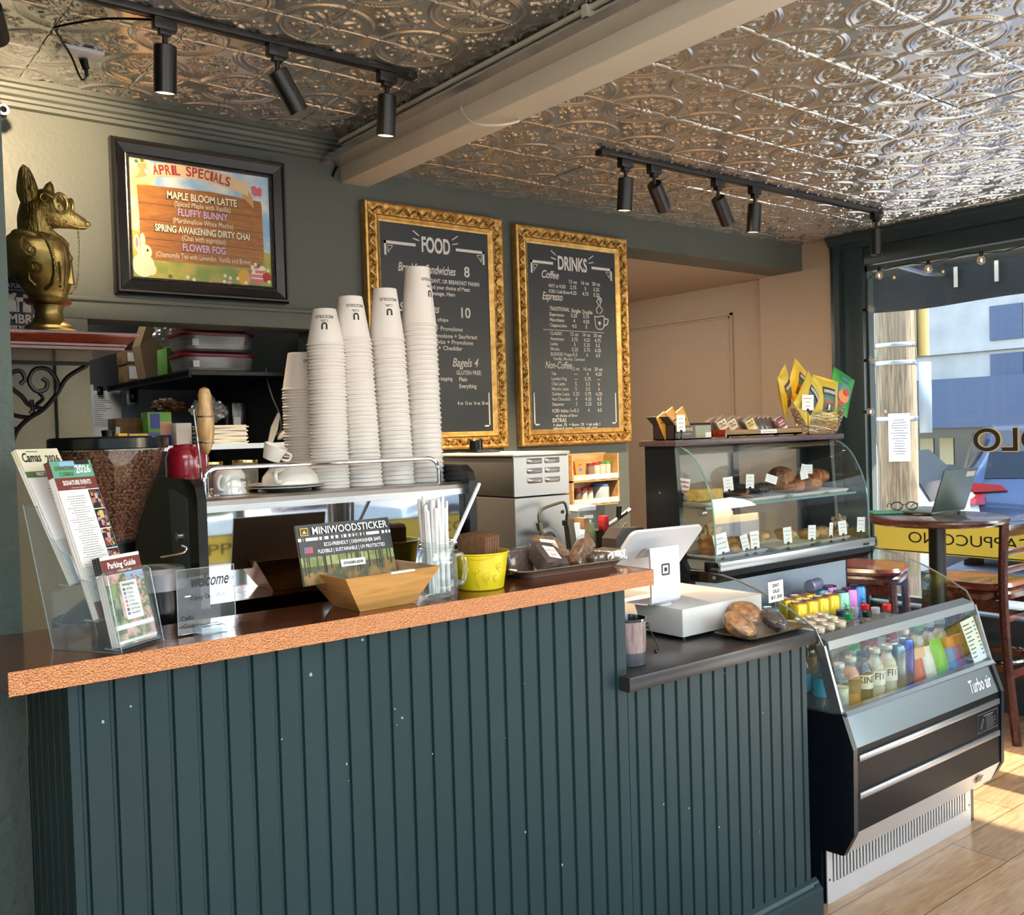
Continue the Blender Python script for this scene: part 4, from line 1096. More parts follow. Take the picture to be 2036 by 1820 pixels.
# ---------------------------------------------------------------- spice rack on the wall, canister, tamping tools
PINE = wood('pine', '#c7a271', '#a67d4a', (1, 8, 8), .5, 6, .05)
t = thing('spice_rack', 'small pine wall shelf with two rows of jars below the drinks board', 'shelf', (3.15, YB - .05, 1.145))
b = MB(PINE)
RX0, RX1 = 2.985, 3.288
for z in (1.148, 1.262): b.box(RX0, YB - .10, z, RX1, YB - .001, z + .008)
for x in (RX0, RX1 - .008): b.box(x, YB - .10, 1.148, x + .008, YB - .001, 1.39)
b.box(RX0, YB - .01, 1.148, RX1, YB - .001, 1.395); b.build('carcass', t)
b = MB(clear('shelf_rail', (.95, .95, .93), .8, .05, .35, (.85, .83, .78)))
for z in (1.157, 1.271): b.box(RX0 + .008, YB - .103, z, RX1 - .008, YB - .100, z + .026)
b.use(PAPER)
for z in (1.160, 1.274):
    for x in (3.09, 3.16, 3.225): b.box(x, YB - .1045, z, x + .045, YB - .103, z + .015)
b.build('label_rail', t)
def jar(x, z, r_, h, c1, lid, lb, y=YB - .05, grp=None):
    t = thing('spice_jar', lb, 'jar', (x, y, z), 0, grp)
    b = MB(c1); b.lathe([(r_, 0), (r_, h * .8), (r_ * .85, h * .9), (.001, h * .9)], (0, 0, 0), 14); b.build('glass', t, local=True)
    b = MB(lid); b.lathe([(r_ * .95, h * .8), (r_ * .95, h), (.001, h)], (0, 0, 0), 14); b.build('lid', t, local=True)
SP = [pm('spice_brown', '#6d5b4e', .5), pm('spice_grey', '#b3aa9f', .4), pm('spice_dark', '#574840', .5)]
jar(3.145, 1.271, .018, .075, SP[0], BRN, 'maroon lidded jar beside the orange packet on the upper rack shelf')
jar(3.185, 1.271, .018, .078, SP[1], RED, 'red lidded jar on the upper rack shelf')
jar(3.222, 1.271, .018, .082, SP[1], GRN, 'green lidded jar in the middle of the upper rack shelf')
jar(3.258, 1.271, .018, .082, SP[1], pm('leaf_green', '#4f9a3f', .4), 'bright green lidded jar at the right end of the upper rack shelf')
jar(3.06, 1.157, .018, .075, SP[2], RED, 'red lidded jar at the left of the lower rack shelf')
jar(3.10, 1.157, .018, .075, SP[1], RED, 'second red lidded jar on the lower rack shelf')
jar(3.137, 1.157, .018, .073, SP[1], RED, 'third red lidded jar on the lower rack shelf')
jar(3.21, 1.157, .042, .09, pm('blue_tub', '#8e9aa6', .4), BLU, 'wide tub with a blue lid on the lower rack shelf')
b = MB(ORG); b.M = Matrix.Translation((3.065, YB - .07, 1.271)) @ Matrix.Rotation(rad(-8), 4, 'Y'); b.box(-.03, -.008, 0, .03, .008, .095); b.use(INK); b.text('tea', .014, (0, -.0085, .07), X3, Z3); b.use(BLU); b.M = b.M @ Matrix.Translation((0, -.0086, .05)); b.prism(arc_ := [(.012 * math.cos(2 * PI * i / 16), .009 * math.sin(2 * PI * i / 16)) for i in range(16)], 0, .0005, 'y')
tag(b.build('tea_packet'), 'orange tea packet leaning on the upper shelf of the wall rack', 'packet')
t = thing('matcha_container', 'clear square container of pale green powder beside the brewer', 'container', (2.36, 2.6, .9))
b = MB(pm('matcha', '#9aa763', .7)); b.box(2.323, 2.565, .903, 2.40, 2.635, 1.165); b.build('powder', t)
b = MB(CLP); b.box(2.318, 2.56, .9, 2.405, 2.64, 1.212, bev=.004); b.build('tub', t)
b = MB(WHITE); b.box(2.316, 2.558, 1.212, 2.407, 2.642, 1.232, bev=.004); b.build('lid', t)
b = MB(PAPER); b.box(2.345, 2.558, 1.185, 2.39, 2.5595, 1.197); b.box(2.345, 2.558, 1.170, 2.38, 2.5595, 1.180); b.build('label_tape', t)
t = thing('coffee_bag', 'dark coffee bag with a white label behind the cake tray', 'bag', (2.42, 2.42, .9))
b = MB(pm('dark_bag', '#2d2624', .4, bump=.4, bscale=20)); b.prism([(2.40, .9), (2.50, .9), (2.50, 1.12), (2.45, 1.175), (2.40, 1.15)], 2.38, 2.56, 'x') if False else b.prism([(2.36, .9), (2.55, .9), (2.54, 1.10), (2.50, 1.15), (2.40, 1.155), (2.365, 1.12)], 2.42, 2.49, 'y'); b.build('bag_body', t)
b = MB(PNK); b.box(2.44, 2.4185, 1.03, 2.53, 2.4195, 1.11); b.build('sticker', t)
t = thing('order_stand', 'small red block holding a steel knock handle near the wall', 'holder', (2.50, 2.6, .9))
b = MB(RED); b.box(2.462, 2.58, 1.13, 2.49, 2.61, 1.185, bev=.003); b.build('block', t)
b = MB(CHROME); b.tube(smoothpath([(2.48, 2.59, 1.145), (2.53, 2.585, 1.165), (2.60, 2.58, 1.20)]), .008, 8); b.tube(smoothpath([(2.50, 2.59, 1.14), (2.54, 2.58, 1.13), (2.58, 2.58, 1.15)]), .004, 6); b.use(BLACK); b.cyl((2.545, 2.585, 1.17), (2.548, 2.585, 1.215), .010); b.build('handle', t)
b = MB(BLACK); b.box(2.45, 2.57, .9, 2.60, 2.66, 1.13, bev=.004); b.build('base', t)
b = MB(PAPER); b.box(2.10, 2.46, .9, 2.235, 2.475, 1.185); b.use(KRAFT); b.box(2.245, 2.45, .9, 2.27, 2.50, 1.20); tag(b.build('menu_card'), 'white and brown card standing against the right side of the brewer', 'card')

# ================================================================ bust on its bracket shelf
MAH = wood('mahogany', '#6e2a18', '#451509', (2, 10, 10), .25, 5, .05, coat=.3)
t = thing('bracket_shelf', 'mahogany wall shelf on a black scrolled iron bracket', 'shelf', (.58, 2.45, 1.715))
b = MB(MAH)
def shelf_ring(mb, lv, x0, x1, y0, y1):
    """moulded shelf edge: lv of (outset, z); back and left sides stay straight"""
    vs, fs = [], []
    for o_, z in lv: vs += [(x0, y0 - o_, z), (x1 + o_, y0 - o_, z), (x1 + o_, y1 + o_, z), (x0, y1 + o_, z)]
    for k in range(len(lv) - 1): fs += [(4 * k + i, 4 * k + (i + 1) % 4, 4 * k + 4 + (i + 1) % 4, 4 * k + 4 + i) for i in range(4)]
    mb.add(vs, fs + [(3, 2, 1, 0), tuple(range(len(vs) - 4, len(vs)))])
shelf_ring(b, [(.0, 1.716), (.008, 1.716), (.008, 1.722), (.012, 1.724), (.012, 1.729), (.016, 1.731), (.030, 1.745), (.034, 1.748), (.034, 1.752), (.030, 1.7535)], .403, .675, 2.285, 2.62)
b.build('board', t)
IRON = pm('black_wrought_iron', '#141414', .4, .5)
b = MB(IRON)
YBk = 2.45
b.box(.403, YBk - .012, 1.694, .655, YBk + .012, 1.702); b.box(.403, YBk - .012, 1.33, .411, YBk + .012, 1.70)
def scroll(pts, r_=.005): b.tube(smoothpath([(x, YBk, z) for x, z in pts], 8), r_, 6)
scroll([(.645, 1.694), (.60, 1.664), (.575, 1.625), (.545, 1.59), (.515, 1.57), (.49, 1.545), (.475, 1.51), (.465, 1.47), (.462, 1.42), (.44, 1.37), (.412, 1.335)], .006)
scroll([(.575, 1.625), (.578, 1.655), (.558, 1.683), (.53, 1.682), (.517, 1.655), (.53, 1.633), (.55, 1.635), (.556, 1.652), (.545, 1.662)])
scroll([(.545, 1.59), (.515, 1.60), (.50, 1.62), (.475, 1.645), (.48, 1.672), (.50, 1.678), (.508, 1.66), (.498, 1.648)])
scroll([(.53, 1.60), (.545, 1.615), (.536, 1.63)]); scroll([(.52, 1.612), (.522, 1.588), (.516, 1.58)])
scroll([(.515, 1.57), (.48, 1.578), (.455, 1.605), (.452, 1.65), (.47, 1.672)])
scroll([(.44, 1.68), (.425, 1.65), (.44, 1.62), (.46, 1.62), (.462, 1.64), (.448, 1.645)])
scroll([(.49, 1.545), (.455, 1.545), (.432, 1.56), (.418, 1.59), (.43, 1.605), (.442, 1.592)]); scroll([(.475, 1.51), (.45, 1.525), (.42, 1.52), (.41, 1.54)])
scroll([(.462, 1.45), (.45, 1.48), (.43, 1.485), (.42, 1.465), (.432, 1.452)]); scroll([(.46, 1.42), (.44, 1.45), (.412, 1.45)])
b.build('scroll_bracket', t)
# coffee roaster bag standing behind the bust
t = thing('coffee_bag', 'navy coffee roaster bag with a castle mark and green top behind the bust', 'bag', (.47, 2.53, 1.7535))
NAVY = pm('navy_bag', '#1f2b3f', .45, bump=.1, bscale=20)
b = MB(NAVY); b.box(.406, 2.52, 1.7535, .575, 2.57, 1.905, bev=.003); b.build('bag_body', t)
b = MB(pm('green_bag_fold', '#4c6b22', .5)); b.prism([(.406, 1.905), (.575, 1.905), (.565, 1.92), (.43, 1.94), (.406, 1.935)], 2.53, 2.56, 'y'); b.build('folded_top', t)
b = MB(PAPER)
b.text('FEATURING', .014, (.512, 2.5195, 1.880), X3, Z3, 'C', .02, 0, .062); b.box(.475, 2.519, 1.8745, .545, 2.5197, 1.8755)
for x0, x1 in ((.492, .510), (.527, .541)): b.prism([(x0 - .003, 1.823), (x1 + .002, 1.823), (x1, 1.862), (x0, 1.866)], 2.519, 2.5197, 'y')
b.prism([(.500, 1.862), (.504, 1.868), (.512, 1.868), (.512, 1.862)], 2.519, 2.5197, 'y'); b.box(.508, 2.519, 1.848, .53, 2.5197, 1.858); b.box(.513, 2.519, 1.823, .517, 2.5197, 1.85)
b.text('UMBRIA', .030, (.522, 2.5195, 1.797), X3, Z3, 'C', .03, 0, .098); b.text('COFFEE ROASTERS', .011, (.520, 2.5195, 1.783), X3, Z3, 'C', .02, 0, .092)
b.build('lettering', t)

BRZ = pm('antique_bronze', '#b89f62', .34, .92, var=.9, vscale=9, vcol='#574822', bump=.12, bscale=60)
FURB = pm('antique_bronze_fur', '#bda566', .34, .92, var=.9, vscale=14, vcol='#55461f', bump=1.0, bscale=170, stretch=(1, 1, .3))
t = thing('fox_bust', 'antique bronze bust of a fox in a coat, with spectacles on a chain', 'statue', (.555, 2.405, 1.7535))
BMX = Matrix.Translation((.555, 2.405, 1.7535))
b = MB(BRZ); b.lathe([(.064, 0), (.066, .004), (.063, .012), (.052, .018), (.051, .024), (.040, .032), (.031, .045), (.029, .06), (.033, .072), (.046, .076), (.050, .080), (.048, .086), (.040, .088), (.001, .089)], (.555, 2.405, 1.7535), 36); b.build('pedestal', t)
def lerp_prof(rows, v):
    n = len(rows) - 1; i = min(int(v * n), n - 1); f = v * n - i; f = f * f * (3 - 2 * f) * .35 + f * .65
    return [a * (1 - f) + c * f for a, c in zip(rows[i], rows[i + 1])]
# torso rows: z, centre x, centre y, half width x, half depth y
TOR = [(.088, .000, 0, .040, .034), (.105, -.003, 0, .047, .042), (.13, -.008, 0, .060, .055), (.16, -.014, 0, .068, .066), (.19, -.017, 0, .069, .070), (.212, -.020, 0, .066, .068), (.226, -.024, 0, .056, .056), (.234, -.024, 0, .046, .044)]
b = MB(BRZ)
def torso(u, v):
    z, cx, cy, hx, hy = lerp_prof(TOR, v); a = 2 * PI * u
    e = .82; c, s = math.cos(a), math.sin(a)
    x = cx + hx * abs(c) ** e * (1 if c > 0 else -1); y = cy + hy * abs(s) ** e * (1 if s > 0 else -1)
    return BMX @ Vector((x, y, z))
b.grid(torso, 48, 30); b.add([torso(i / 48, 1) for i in range(48)], [tuple(range(48))]); b.build('coat', t)
b = MB(BRZ)
def on_torso(px_, z, out=.002):
    # front-left surface point for a side-plane coordinate px (x) and z
    v = min(max((z - .088) / (.234 - .088), 0), 1); 
    lo, hi = 0, 1
    for _ in range(30):
        m = (lo + hi) / 2
        if lerp_prof(TOR, m)[0] < z: lo = m
        else: hi = m
    zz, cx, cy, hx, hy = lerp_prof(TOR, lo); c = max(-.97, min(.97, (px_ - cx) / hx)); e = .82
    cc = abs(c) ** (1 / e); s = math.sqrt(max(0, 1 - cc * cc)) ** e
    return BMX @ Vector((px_, cy - hy * s - out, z))
def rel(pts, r_): b.tube([on_torso(x, z, .001) for x, z in pts], r_ * 1.5, 6)
def spiral(cx, cz, r0, r1, a0, a1, n=22): return [(cx + (r0 + (r1 - r0) * i / n) * math.cos(rad(a0 + (a1 - a0) * i / n)), cz + (r0 + (r1 - r0) * i / n) * math.sin(rad(a0 + (a1 - a0) * i / n))) for i in range(n + 1)]
rel([(-.042 + .0, .218), (-.048, .205), (-.046, .19), (-.036, .180)] + spiral(-.026, .186, .012, .003, 230, 600), .0018)
rel([(-.042, .218), (-.036, .205), (-.026, .197)], .0016)
rel([(-.062, .155), (-.045, .150)] , .0018); rel(spiral(-.020, .150, .003, .013, -60, -420) + [(-.034, .140), (-.034, .125), (-.022, .112)], .0018)
rel([(-.066, .165), (-.058, .172), (-.047, .172), (-.040, .163), (-.044, .153), (-.058, .150)], .0016)
rel([(-.03, .232), (-.005, .222), (.010, .20), (.018, .17), (.018, .14), (.010, .115), (-.005, .103)], .0028)
rel([(.028, .165), (.03, .14), (.028, .11)], .002); rel([(.038, .20), (.042, .17), (.040, .14), (.036, .11)], .002)
b.build('coat_scrollwork', t)
b = MB(BRZ)   # collar and tie
b.tube(smoothpath([BMX @ Vector(p) for p in ((-.068, -.02, .226), (-.05, -.05, .230), (-.02, -.055, .222), (.012, -.045, .206), (.030, -.028, .188))]), [.006, .007, .008, .008, .008, .007, .007, .006, .006, .006, .006, .006, .006, .005, .005, .005, .005, .005, .005, .004, .004, .004, .004, .003, .003][:25], 8)
b.tube(smoothpath([BMX @ Vector(p) for p in ((-.068, .02, .226), (-.03, .055, .226), (.02, .04, .206), (.034, .010, .188))]), .006, 8)
b.sph(BMX @ Vector((.044, -.016, .180)), (.012, .012, .013), 12, 8); b.tube([BMX @ Vector((.046, -.016, .172)), BMX @ Vector((.046, -.018, .12))], [.008, .012], 8)
b.build('collar_and_tie', t)
# head: rings along a path from the neck to the nose
HEAD = [  # centre x, z ; half width y ; half height ; tilt(deg) of ring normal from +x axis upward
    (-.004, .205, .042, .052, 86), (-.004, .226, .042, .054, 80), (-.008, .250, .043, .055, 64), (-.010, .276, .045, .055, 38), (.004, .291, .042, .050, 6), (.022, .288, .034, .040, -16), (.040, .278, .023, .028, -22), (.056, .272, .0165, .021, -18), (.072, .267, .0125, .0165, -14), (.084, .263, .0095, .0125, -10), (.090, .261, .0045, .006, -8), (.0915, .2605, .0006, .0008, -8)]
b = MB(FURB)
def head(u, v):
    cx, cz, hy, hh, tl = lerp_prof(HEAD, v); a = 2 * PI * u; tl = rad(tl)
    n = Vector((math.cos(tl), 0, math.sin(tl))); up = Vector((-n.z, 0, n.x))
    p = Vector((cx, 0, cz)) + Vector((0, 1, 0)) * hy * math.cos(a) + up * hh * math.sin(a)
    return BMX @ (p + Vector((0, 0, 0)))
b.grid(head, 40, 60); b.build('head', t)
b = MB(BRZ)
b.sph(BMX @ Vector((.089, 0, .264)), (.0075, .008, .007), 14, 10)
for s in (-1, 1): b.tube(smoothpath([BMX @ Vector(p) for p in ((.088, s * .003, .256), (.076, s * .0105, .2545), (.060, s * .015, .256), (.045, s * .021, .260))]), .0016, 6)
for s in (-1, 1): b.sph(BMX @ Vector((.026, s * .031, .300)), (.008, .006, .007), 12, 8)
b.build('nose_and_mouth', t)
b = MB(FURB)
for (bx, by, bz, tx, ty, tz, w) in ((-.030, -.024, .300, -.036, -.030, .385, .028), (.002, .022, .305, .012, .028, .365, .019)):
    B0, T0 = Vector((bx, by, bz)), Vector((tx, ty, tz)); axis = (T0 - B0).normalized(); side = Vector((.75, -.35 if by < 0 else .35, 0)).normalized(); nrm = axis.cross(side)
    vs = []
    N_ = 10
    for j in range(N_ + 1):
        f = j / N_; ww = w * math.sqrt(max(0, 1 - f ** 1.8)) * (1 - .15 * f) * (.62 + .38 * min(1, f * 3))
        for k in range(7):
            q = (k - 3) / 3; vs.append(BMX @ (B0 + (T0 - B0) * f + side * ww * q + nrm * (.010 * (1 - f * .7) * (q * q - .6))))
    b.add(vs, [(j * 7 + k, j * 7 + k + 1, (j + 1) * 7 + k + 1, (j + 1) * 7 + k) for j in range(N_) for k in range(6)], True)
    vs2 = [v + (BMX.to_3x3() @ (nrm * -.006 - axis * .001)) for v in vs]
    b.add(vs2, [(j * 7 + k, (j + 1) * 7 + k, (j + 1) * 7 + k + 1, j * 7 + k + 1) for j in range(N_) for k in range(6)], True)
    n0 = len(vs)
    edge = [j * 7 for j in range(N_ + 1)] + [N_ * 7 + k for k in range(1, 7)] + [j * 7 + 6 for j in range(N_ - 1, -1, -1)]
    b.add(vs + vs2, [(edge[i], edge[i + 1], edge[i + 1] + n0, edge[i] + n0) for i in range(len(edge) - 1)], True)
b.build('ear', t)
SPG = pm('pale_brass', '#a5955a', .3, 1.0)
b = MB(SPG)
for s in (-1, 1):
    c = Vector((.036, -.036, .301)) if s < 0 else Vector((.054, .024, .303)); hd = Vector((.62, .78, 0)) if s < 0 else Vector((-.25, .97, 0)); ring = []
    for i in range(28):
        a = 2 * PI * i / 28; ring.append(BMX @ (c + hd * (.0195 * math.cos(a)) + Vector((0, 0, .0215 * math.sin(a)))))
    b.tube(ring, .0042, 8, closed=True)
b.tube([BMX @ Vector(p) for p in ((.047, -.022, .312), (.056, -.008, .317), (.058, .006, .313))], .0035, 8)
b.prism([(-.012, .316), (.012, .316), (.012, .320), (-.012, .320)], 0, 0.001, 'x') if False else None
for s in (-1, 1):
    b.tube(smoothpath([BMX @ Vector(p) for p in ((.026, s * .050, .306), (.012, s * .050, .314), (.002, s * .046, .318))]), .0035, 8)
    b.tube(arc(BMX @ Vector((.004, s * .048, .310)), .009, 0, 360, 16, 'xz'), .0012, 5)
b.build('spectacles', t)
b = MB(SPG)
def chain(pts):
    P_ = [Vector(p) for p in smoothpath([BMX @ Vector(p) for p in pts], 40)]
    acc = 0; last = P_[0]; k = 0
    for p in P_[1:]:
        acc += (p - last).length; 
        if acc >= .0052:
            d = (p - last).normalized() if (p - last).length > 0 else Vector((0, 0, -1)); sd = Vector((1, 0, 0)) if k % 2 else Vector((0, 1, 0)); sd = (sd - d * sd.dot(d)).normalized()
            b.tube([p + d * .0038 * math.cos(2 * PI * i / 8) + sd * .0024 * math.sin(2 * PI * i / 8) for i in range(8)], .0007, 4, closed=True); acc = 0; k += 1
        last = p
chain([(.004, -.052, .304), (.010, -.066, .26), (.016, -.078, .215), (.020, -.084, .17), (.026, -.076, .125), (.038, -.056, .098), (.050, -.03, .098), (.062, -.008, .125), (.068, .014, .18), (.070, .026, .23), (.064, .034, .28), (.054, .048, .305)])
b.build('chain', t)
t.rotation_euler = (0, 0, rad(-16))
# ================================================================ framed boards on the back wall
def picture_frame(t, x0, x1, z0, z1, y, prof, mats, tilt=0):
    """mitred frame; prof = [(inset from the outer edge, stand-off from y towards the room)], one material per profile span"""
    def ring(i, d): return [(x0 + i, y - d, z0 + i), (x1 - i, y - d, z0 + i), (x1 - i, y - d, z1 - i), (x0 + i, y - d, z1 - i)]
    b = MB()
    R_ = [ring(i, d) for i, d in prof]
    for k in range(len(R_) - 1):
        b.use(mats[min(k, len(mats) - 1)])
        b.add(R_[k] + R_[k + 1], [(i, (i + 1) % 4, (i + 1) % 4 + 4, i + 4) for i in range(4)])
    return b
GILT = pm('gilt_gold', '#d2ab68', .4, .85, bump=.2, bscale=90, var=.7, vscale=30, vcol='#aa8446')
GILTD = pm('gilt_ornament', '#c69c5a', .4, .85, bump=.6, bscale=120, var=1.0, vscale=60, vcol='#7d5822')
def sprig(b, M, s, k):
    """one acanthus sprig of the carved frame"""
    b.M = M
    b.tube(smoothpath([(-.014 * s, 0, -.012), (-.004 * s, .002, -.004), (.004 * s, .003, .006), (.012 * s, .001, .013)], 3), [.0045, .005, .005, .0055, .005, .0045, .004, .0035, .003, .0025][:10], 5)
    b.tube(smoothpath([(-.002 * s, .002, -.002), (.006 * s, .003, -.008), (.012 * s, .001, -.012)], 3), [.004, .004, .0035, .003, .0025, .002, .002][:7], 5)
    b.sph((.010 * s * k, .001, .004), (.004, .003, .004), 6, 4); b.M = None
SLATE = pm('chalkboard_slate', '#22262a', .42, var=.5, vscale=4, vcol='#2b2f32')
CHALK = pm('white_chalk', '#d9d6cd', .8)
def chalk_board(name, label, x0, x1, z0, z1, tiltd, writing):
    t = thing(name, label, 'menu board', (x0, YB, z0))
    yb = YB - .006
    b = picture_frame(t, x0, x1, z0, z1, yb, [(0, 0), (0, .028), (.003, .034), (.010, .038), (.016, .034), (.050, .026), (.056, .030), (.062, .026), (.070, .020), (.076, .018)], [GILT, GILT, GILT, GILTD, GILTD, GILT, GILT, GILT, GILT])
    b.build('frame', t)
    b = MB(GILTD); r = random.Random(4); st = .030
    n = int((x1 - x0 - .06) / st)
    for i in range(n):
        x = x0 + .04 + (i + .5) * (x1 - x0 - .08) / n
        for z, s in ((z1 - .033, 1), (z0 + .033, -1)): sprig(b, Matrix.Translation((x, yb - .032, z)) @ Matrix.Rotation(PI, 4, 'Z'), 1 if i % 2 else -1, s)
    n = int((z1 - z0 - .06) / st)
    for i in range(n):
        z = z0 + .04 + (i + .5) * (z1 - z0 - .08) / n
        for x in (x0 + .033, x1 - .033): sprig(b, Matrix.Translation((x, yb - .032, z)) @ Matrix.Rotation(PI / 2, 4, 'Y') @ Matrix.Rotation(PI, 4, 'Z'), 1 if i % 2 else -1, 1)
    b.build('carved_ornament', t)
    b = MB(SLATE); b.box(x0 + .07, yb - .016, z0 + .07, x1 - .07, yb - .004, z1 - .07); b.build('slate', t)
    b = MB(CHALK); writing(b, x0 + .076, x1 - .076, z0 + .076, z1 - .076, yb - .0165); b.build('chalk_lettering', t)
    return t
def chalk_corners(b, x0, x1, z0, z1, y, title, tw):
    c = (x0 + x1) / 2
    b.text(title, .088, (c, y, z1 - .105), X3, Z3, 'C', .03, 0, tw)
    for s in (-1, 1):
        e = c + s * (x1 - x0) * .465; i_ = c + s * (tw / 2 + .03)
        b.box(min(e, i_), y - .0006, z1 - .088, max(e, i_), y, z1 - .076); b.box(min(e, e - s * .010), y - .0006, z1 - .135, max(e, e - s * .010), y, z1 - .076)
        b.tube([(e - s * .016, y, z1 - .10), (e - s * .02, y, z1 - .125)], .002, 4); b.tube([(e - s * .016, y, z1 - .095), (e - s * .04, y, z1 - .095)], .002, 4); b.tube([(e - s * .04, y, z1 - .097), (e - s * .018, y, z1 - .122)], .0015, 4)
        for k in range(2): b.tube([(c + s * (tw / 2 + .012), y, z1 - .062 + k * .02), (c + s * (tw / 2 + .042), y, z1 - .055 + k * .032)], .003, 4)
        e2 = c + s * (x1 - x0) * .475
        b.box(min(e2, e2 - s * .006), y - .0006, z0 + .02, max(e2, e2 - s * .006), y, z0 + .17); b.box(min(e2, e2 - s * .03), y - .0006, z0 + .02, max(e2, e2 - s * .03), y, z0 + .026)
def tx(b, s, size, x, z, y, w=None, al='L', bold=.0, sh=0): b.text(s, size, (x, y, z), X3, Z3, al, bold, sh, w)
def food(b, x0, x1, z0, z1, y):
    chalk_corners(b, x0, x1, z0, z1, y, 'FOOD', .145)
    W_ = x1 - x0; H_ = z1 - z0
    def at(u, v): return x0 + u * W_, z1 - v * H_
    def T(s, size, u, v, w=None, bold=.02, sh=0): x, z = at(u, v); tx(b, s, size, x, z, y, w, 'L', bold, sh)
    T('Breakfast Sandwiches', .052, .15, .225, .29, .015, .3); T('8', .062, .76, .225)
    T('BAGEL, CROISSANT, OR BREAKFAST PANINI', .024, .23, .268, .37); T('Egg, Cheese and your choice of Meat:', .024, .23, .298, .32); T('Bacon, Sausage, Ham', .024, .30, .328, .20)
    T('Sandwiches', .052, .15, .415, .2, .015, .3); T('10', .062, .72, .43); T('Served with chips', .022, .23, .455, .2)
    T('Turkey, + Provolone', .026, .30, .50, .235); T('Pastrami, Provolone + Saurkraut', .026, .25, .535, .34); T('Ham w/ Swiss + Provolone', .026, .28, .565, .30); T('Havarti + Cheddar', .026, .32, .595, .22)
    T('Bagels 4', .052, .62, .675, .14, .015, .3); T('GLUTEN FREE:', .026, .655, .715, .135); T('Plain', .026, .68, .748, .042); T('Everything', .026, .68, .782, .092); T('Cream cheese + topping', .024, .25, .745, .20)
    T('8 oz  12 oz  16 oz  20 oz', .020, .66, .865, .165)
def drinks(b, x0, x1, z0, z1, y):
    chalk_corners(b, x0, x1, z0, z1, y, 'DRINKS', .185)
    W_ = x1 - x0; H_ = z1 - z0
    def T(s, u, v, size, w=None, bold=.02, sh=0, al='L'): tx(b, s, size, x0 + u * W_, z1 - v * H_, y, w, al, bold, sh)
    def row(nm, ps, v, w=None, cols=(.50, .64, .77)):
        if nm: T(nm, .225, v, .022, w)
        for p, c in zip(ps, cols): T(p, c, v, .024, None, .02, 0, 'C')
    T('Coffee', .15, .178, .05, .105, .015, .3); row('', ('12 oz', '16 oz', '20 oz'), .195)
    row('HOT or ICED', ('2.75', '3', '3.25'), .226, .105); row('ICED Cold Brew', ('4.25', '4.75', '5.25'), .256, .13)
    T('Espresso', .15, .295, .05, .125, .015, .3); T('TRADITIONAL', .225, .352, .026, .125); T('Single', .47, .355, .026, .06); T('Double', .60, .358, .026, .065)
    for i, (n_, a, c) in enumerate((('Espresso', '3.25', '3.75'), ('Macchiato', '4', '4.25'), ('Cappuccino', '4.5', '5'))): row(n_, (a, c), .382 + i * .029, .09 if i < 2 else .105)
    b.box(x0 + .15 * W_, y - .0005, z1 - .46 * H_, x0 + .85 * W_, y, z1 - .457 * H_)
    row('CLASSIC', ('12 oz', '16 oz', '20 oz'), .485, .075)
    for i, (n_, w, *p) in enumerate((('Americano', .085, '3.75', '4.25', '4.75'), ('Latte', .045, '5', '5.25', '5.5'), ('Mocha', .055, '5.25', '5.75', '6.25'), ('BLENDED Frappe', .135, '5.5', '6', '6.5'))): row(n_, p, .514 + i * .028, w)
    T('Vanilla, Mocha, Caramel', .25, .622, .02, .2)
    T('Non-Coffee', .16, .668, .048, .165, .015, .3); row('', ('12 oz', '16 oz', '20 oz'), .676)
    for i, (n_, w, *p) in enumerate((('Tea', .03, '---', '4', '4.25'), ('London Fog', .095, '---', '5.75', '---'), ('Chai Latte', .085, '5', '5.5', '6'), ('Matcha Latte', .105, '5', '5.5', '6'), ('Golden Latte', .11, '5.25', '5.75', '6.25'), ('Hot Chocolate', .115, '4', '4.25', '4.5'), ('Steamer', .075, '3', '3.25', '3.5'))): row(n_, p, .704 + i * .028, w)
    row('ICED Italian Soda', ('3.5', '4', '4.5'), .908, .15); T('w/ choice of flavor', .26, .934, .02, .14)
    T('EXTRAS', .225, .962, .026, .085); T('+ shot .75  + flavor .75  + alt milk 1', .23, .985, .019, .30); T('(almond, breve, coconut, oat, soy)', .23, 1.003, .018, .28)
    cx, cz = x0 + .80 * W_, z1 - .44 * H_
    b.tube([(cx - .034, y, cz + .06), (cx - .028, y, cz + .012), (cx - .012, y, cz), (cx + .014, y, cz), (cx + .028, y, cz + .012), (cx + .032, y, cz + .06)], .003, 4); b.tube([(cx - .034 + .0055 * i, y, cz + .062 - .003 * math.sin(i * PI / 6)) for i in range(13)], .003, 4); b.tube(smoothpath([(cx + .032, y, cz + .052), (cx + .055, y, cz + .05), (cx + .05, y, cz + .028), (cx + .028, y, cz + .018)]), .0035, 4)
    b.sph((cx, y, cz + .03), (.009, .0008, .009), 8, 6)
    for s, k in ((-1, 0), (1, .01)): b.tube(smoothpath([(cx - .005 + s * .006, y, cz + .075), (cx + s * .020, y, cz + .095), (cx + s * .004, y, cz + .115), (cx + s * .016, y, cz + .135 + k), (cx - s * .006, y, cz + .148 + k), (cx - s * .004, y, cz + .13 + k)]), .003, 4)
chalk_board('food_menu_board', 'gilt framed chalkboard headed food, partly hidden by the paper cup stacks', 1.968, 2.668, 1.438, 2.456, 0, food)
chalk_board('drinks_menu_board', 'gilt framed chalkboard headed drinks, beside the alcove', 2.742, 3.448, 1.438, 2.444, 0, drinks)

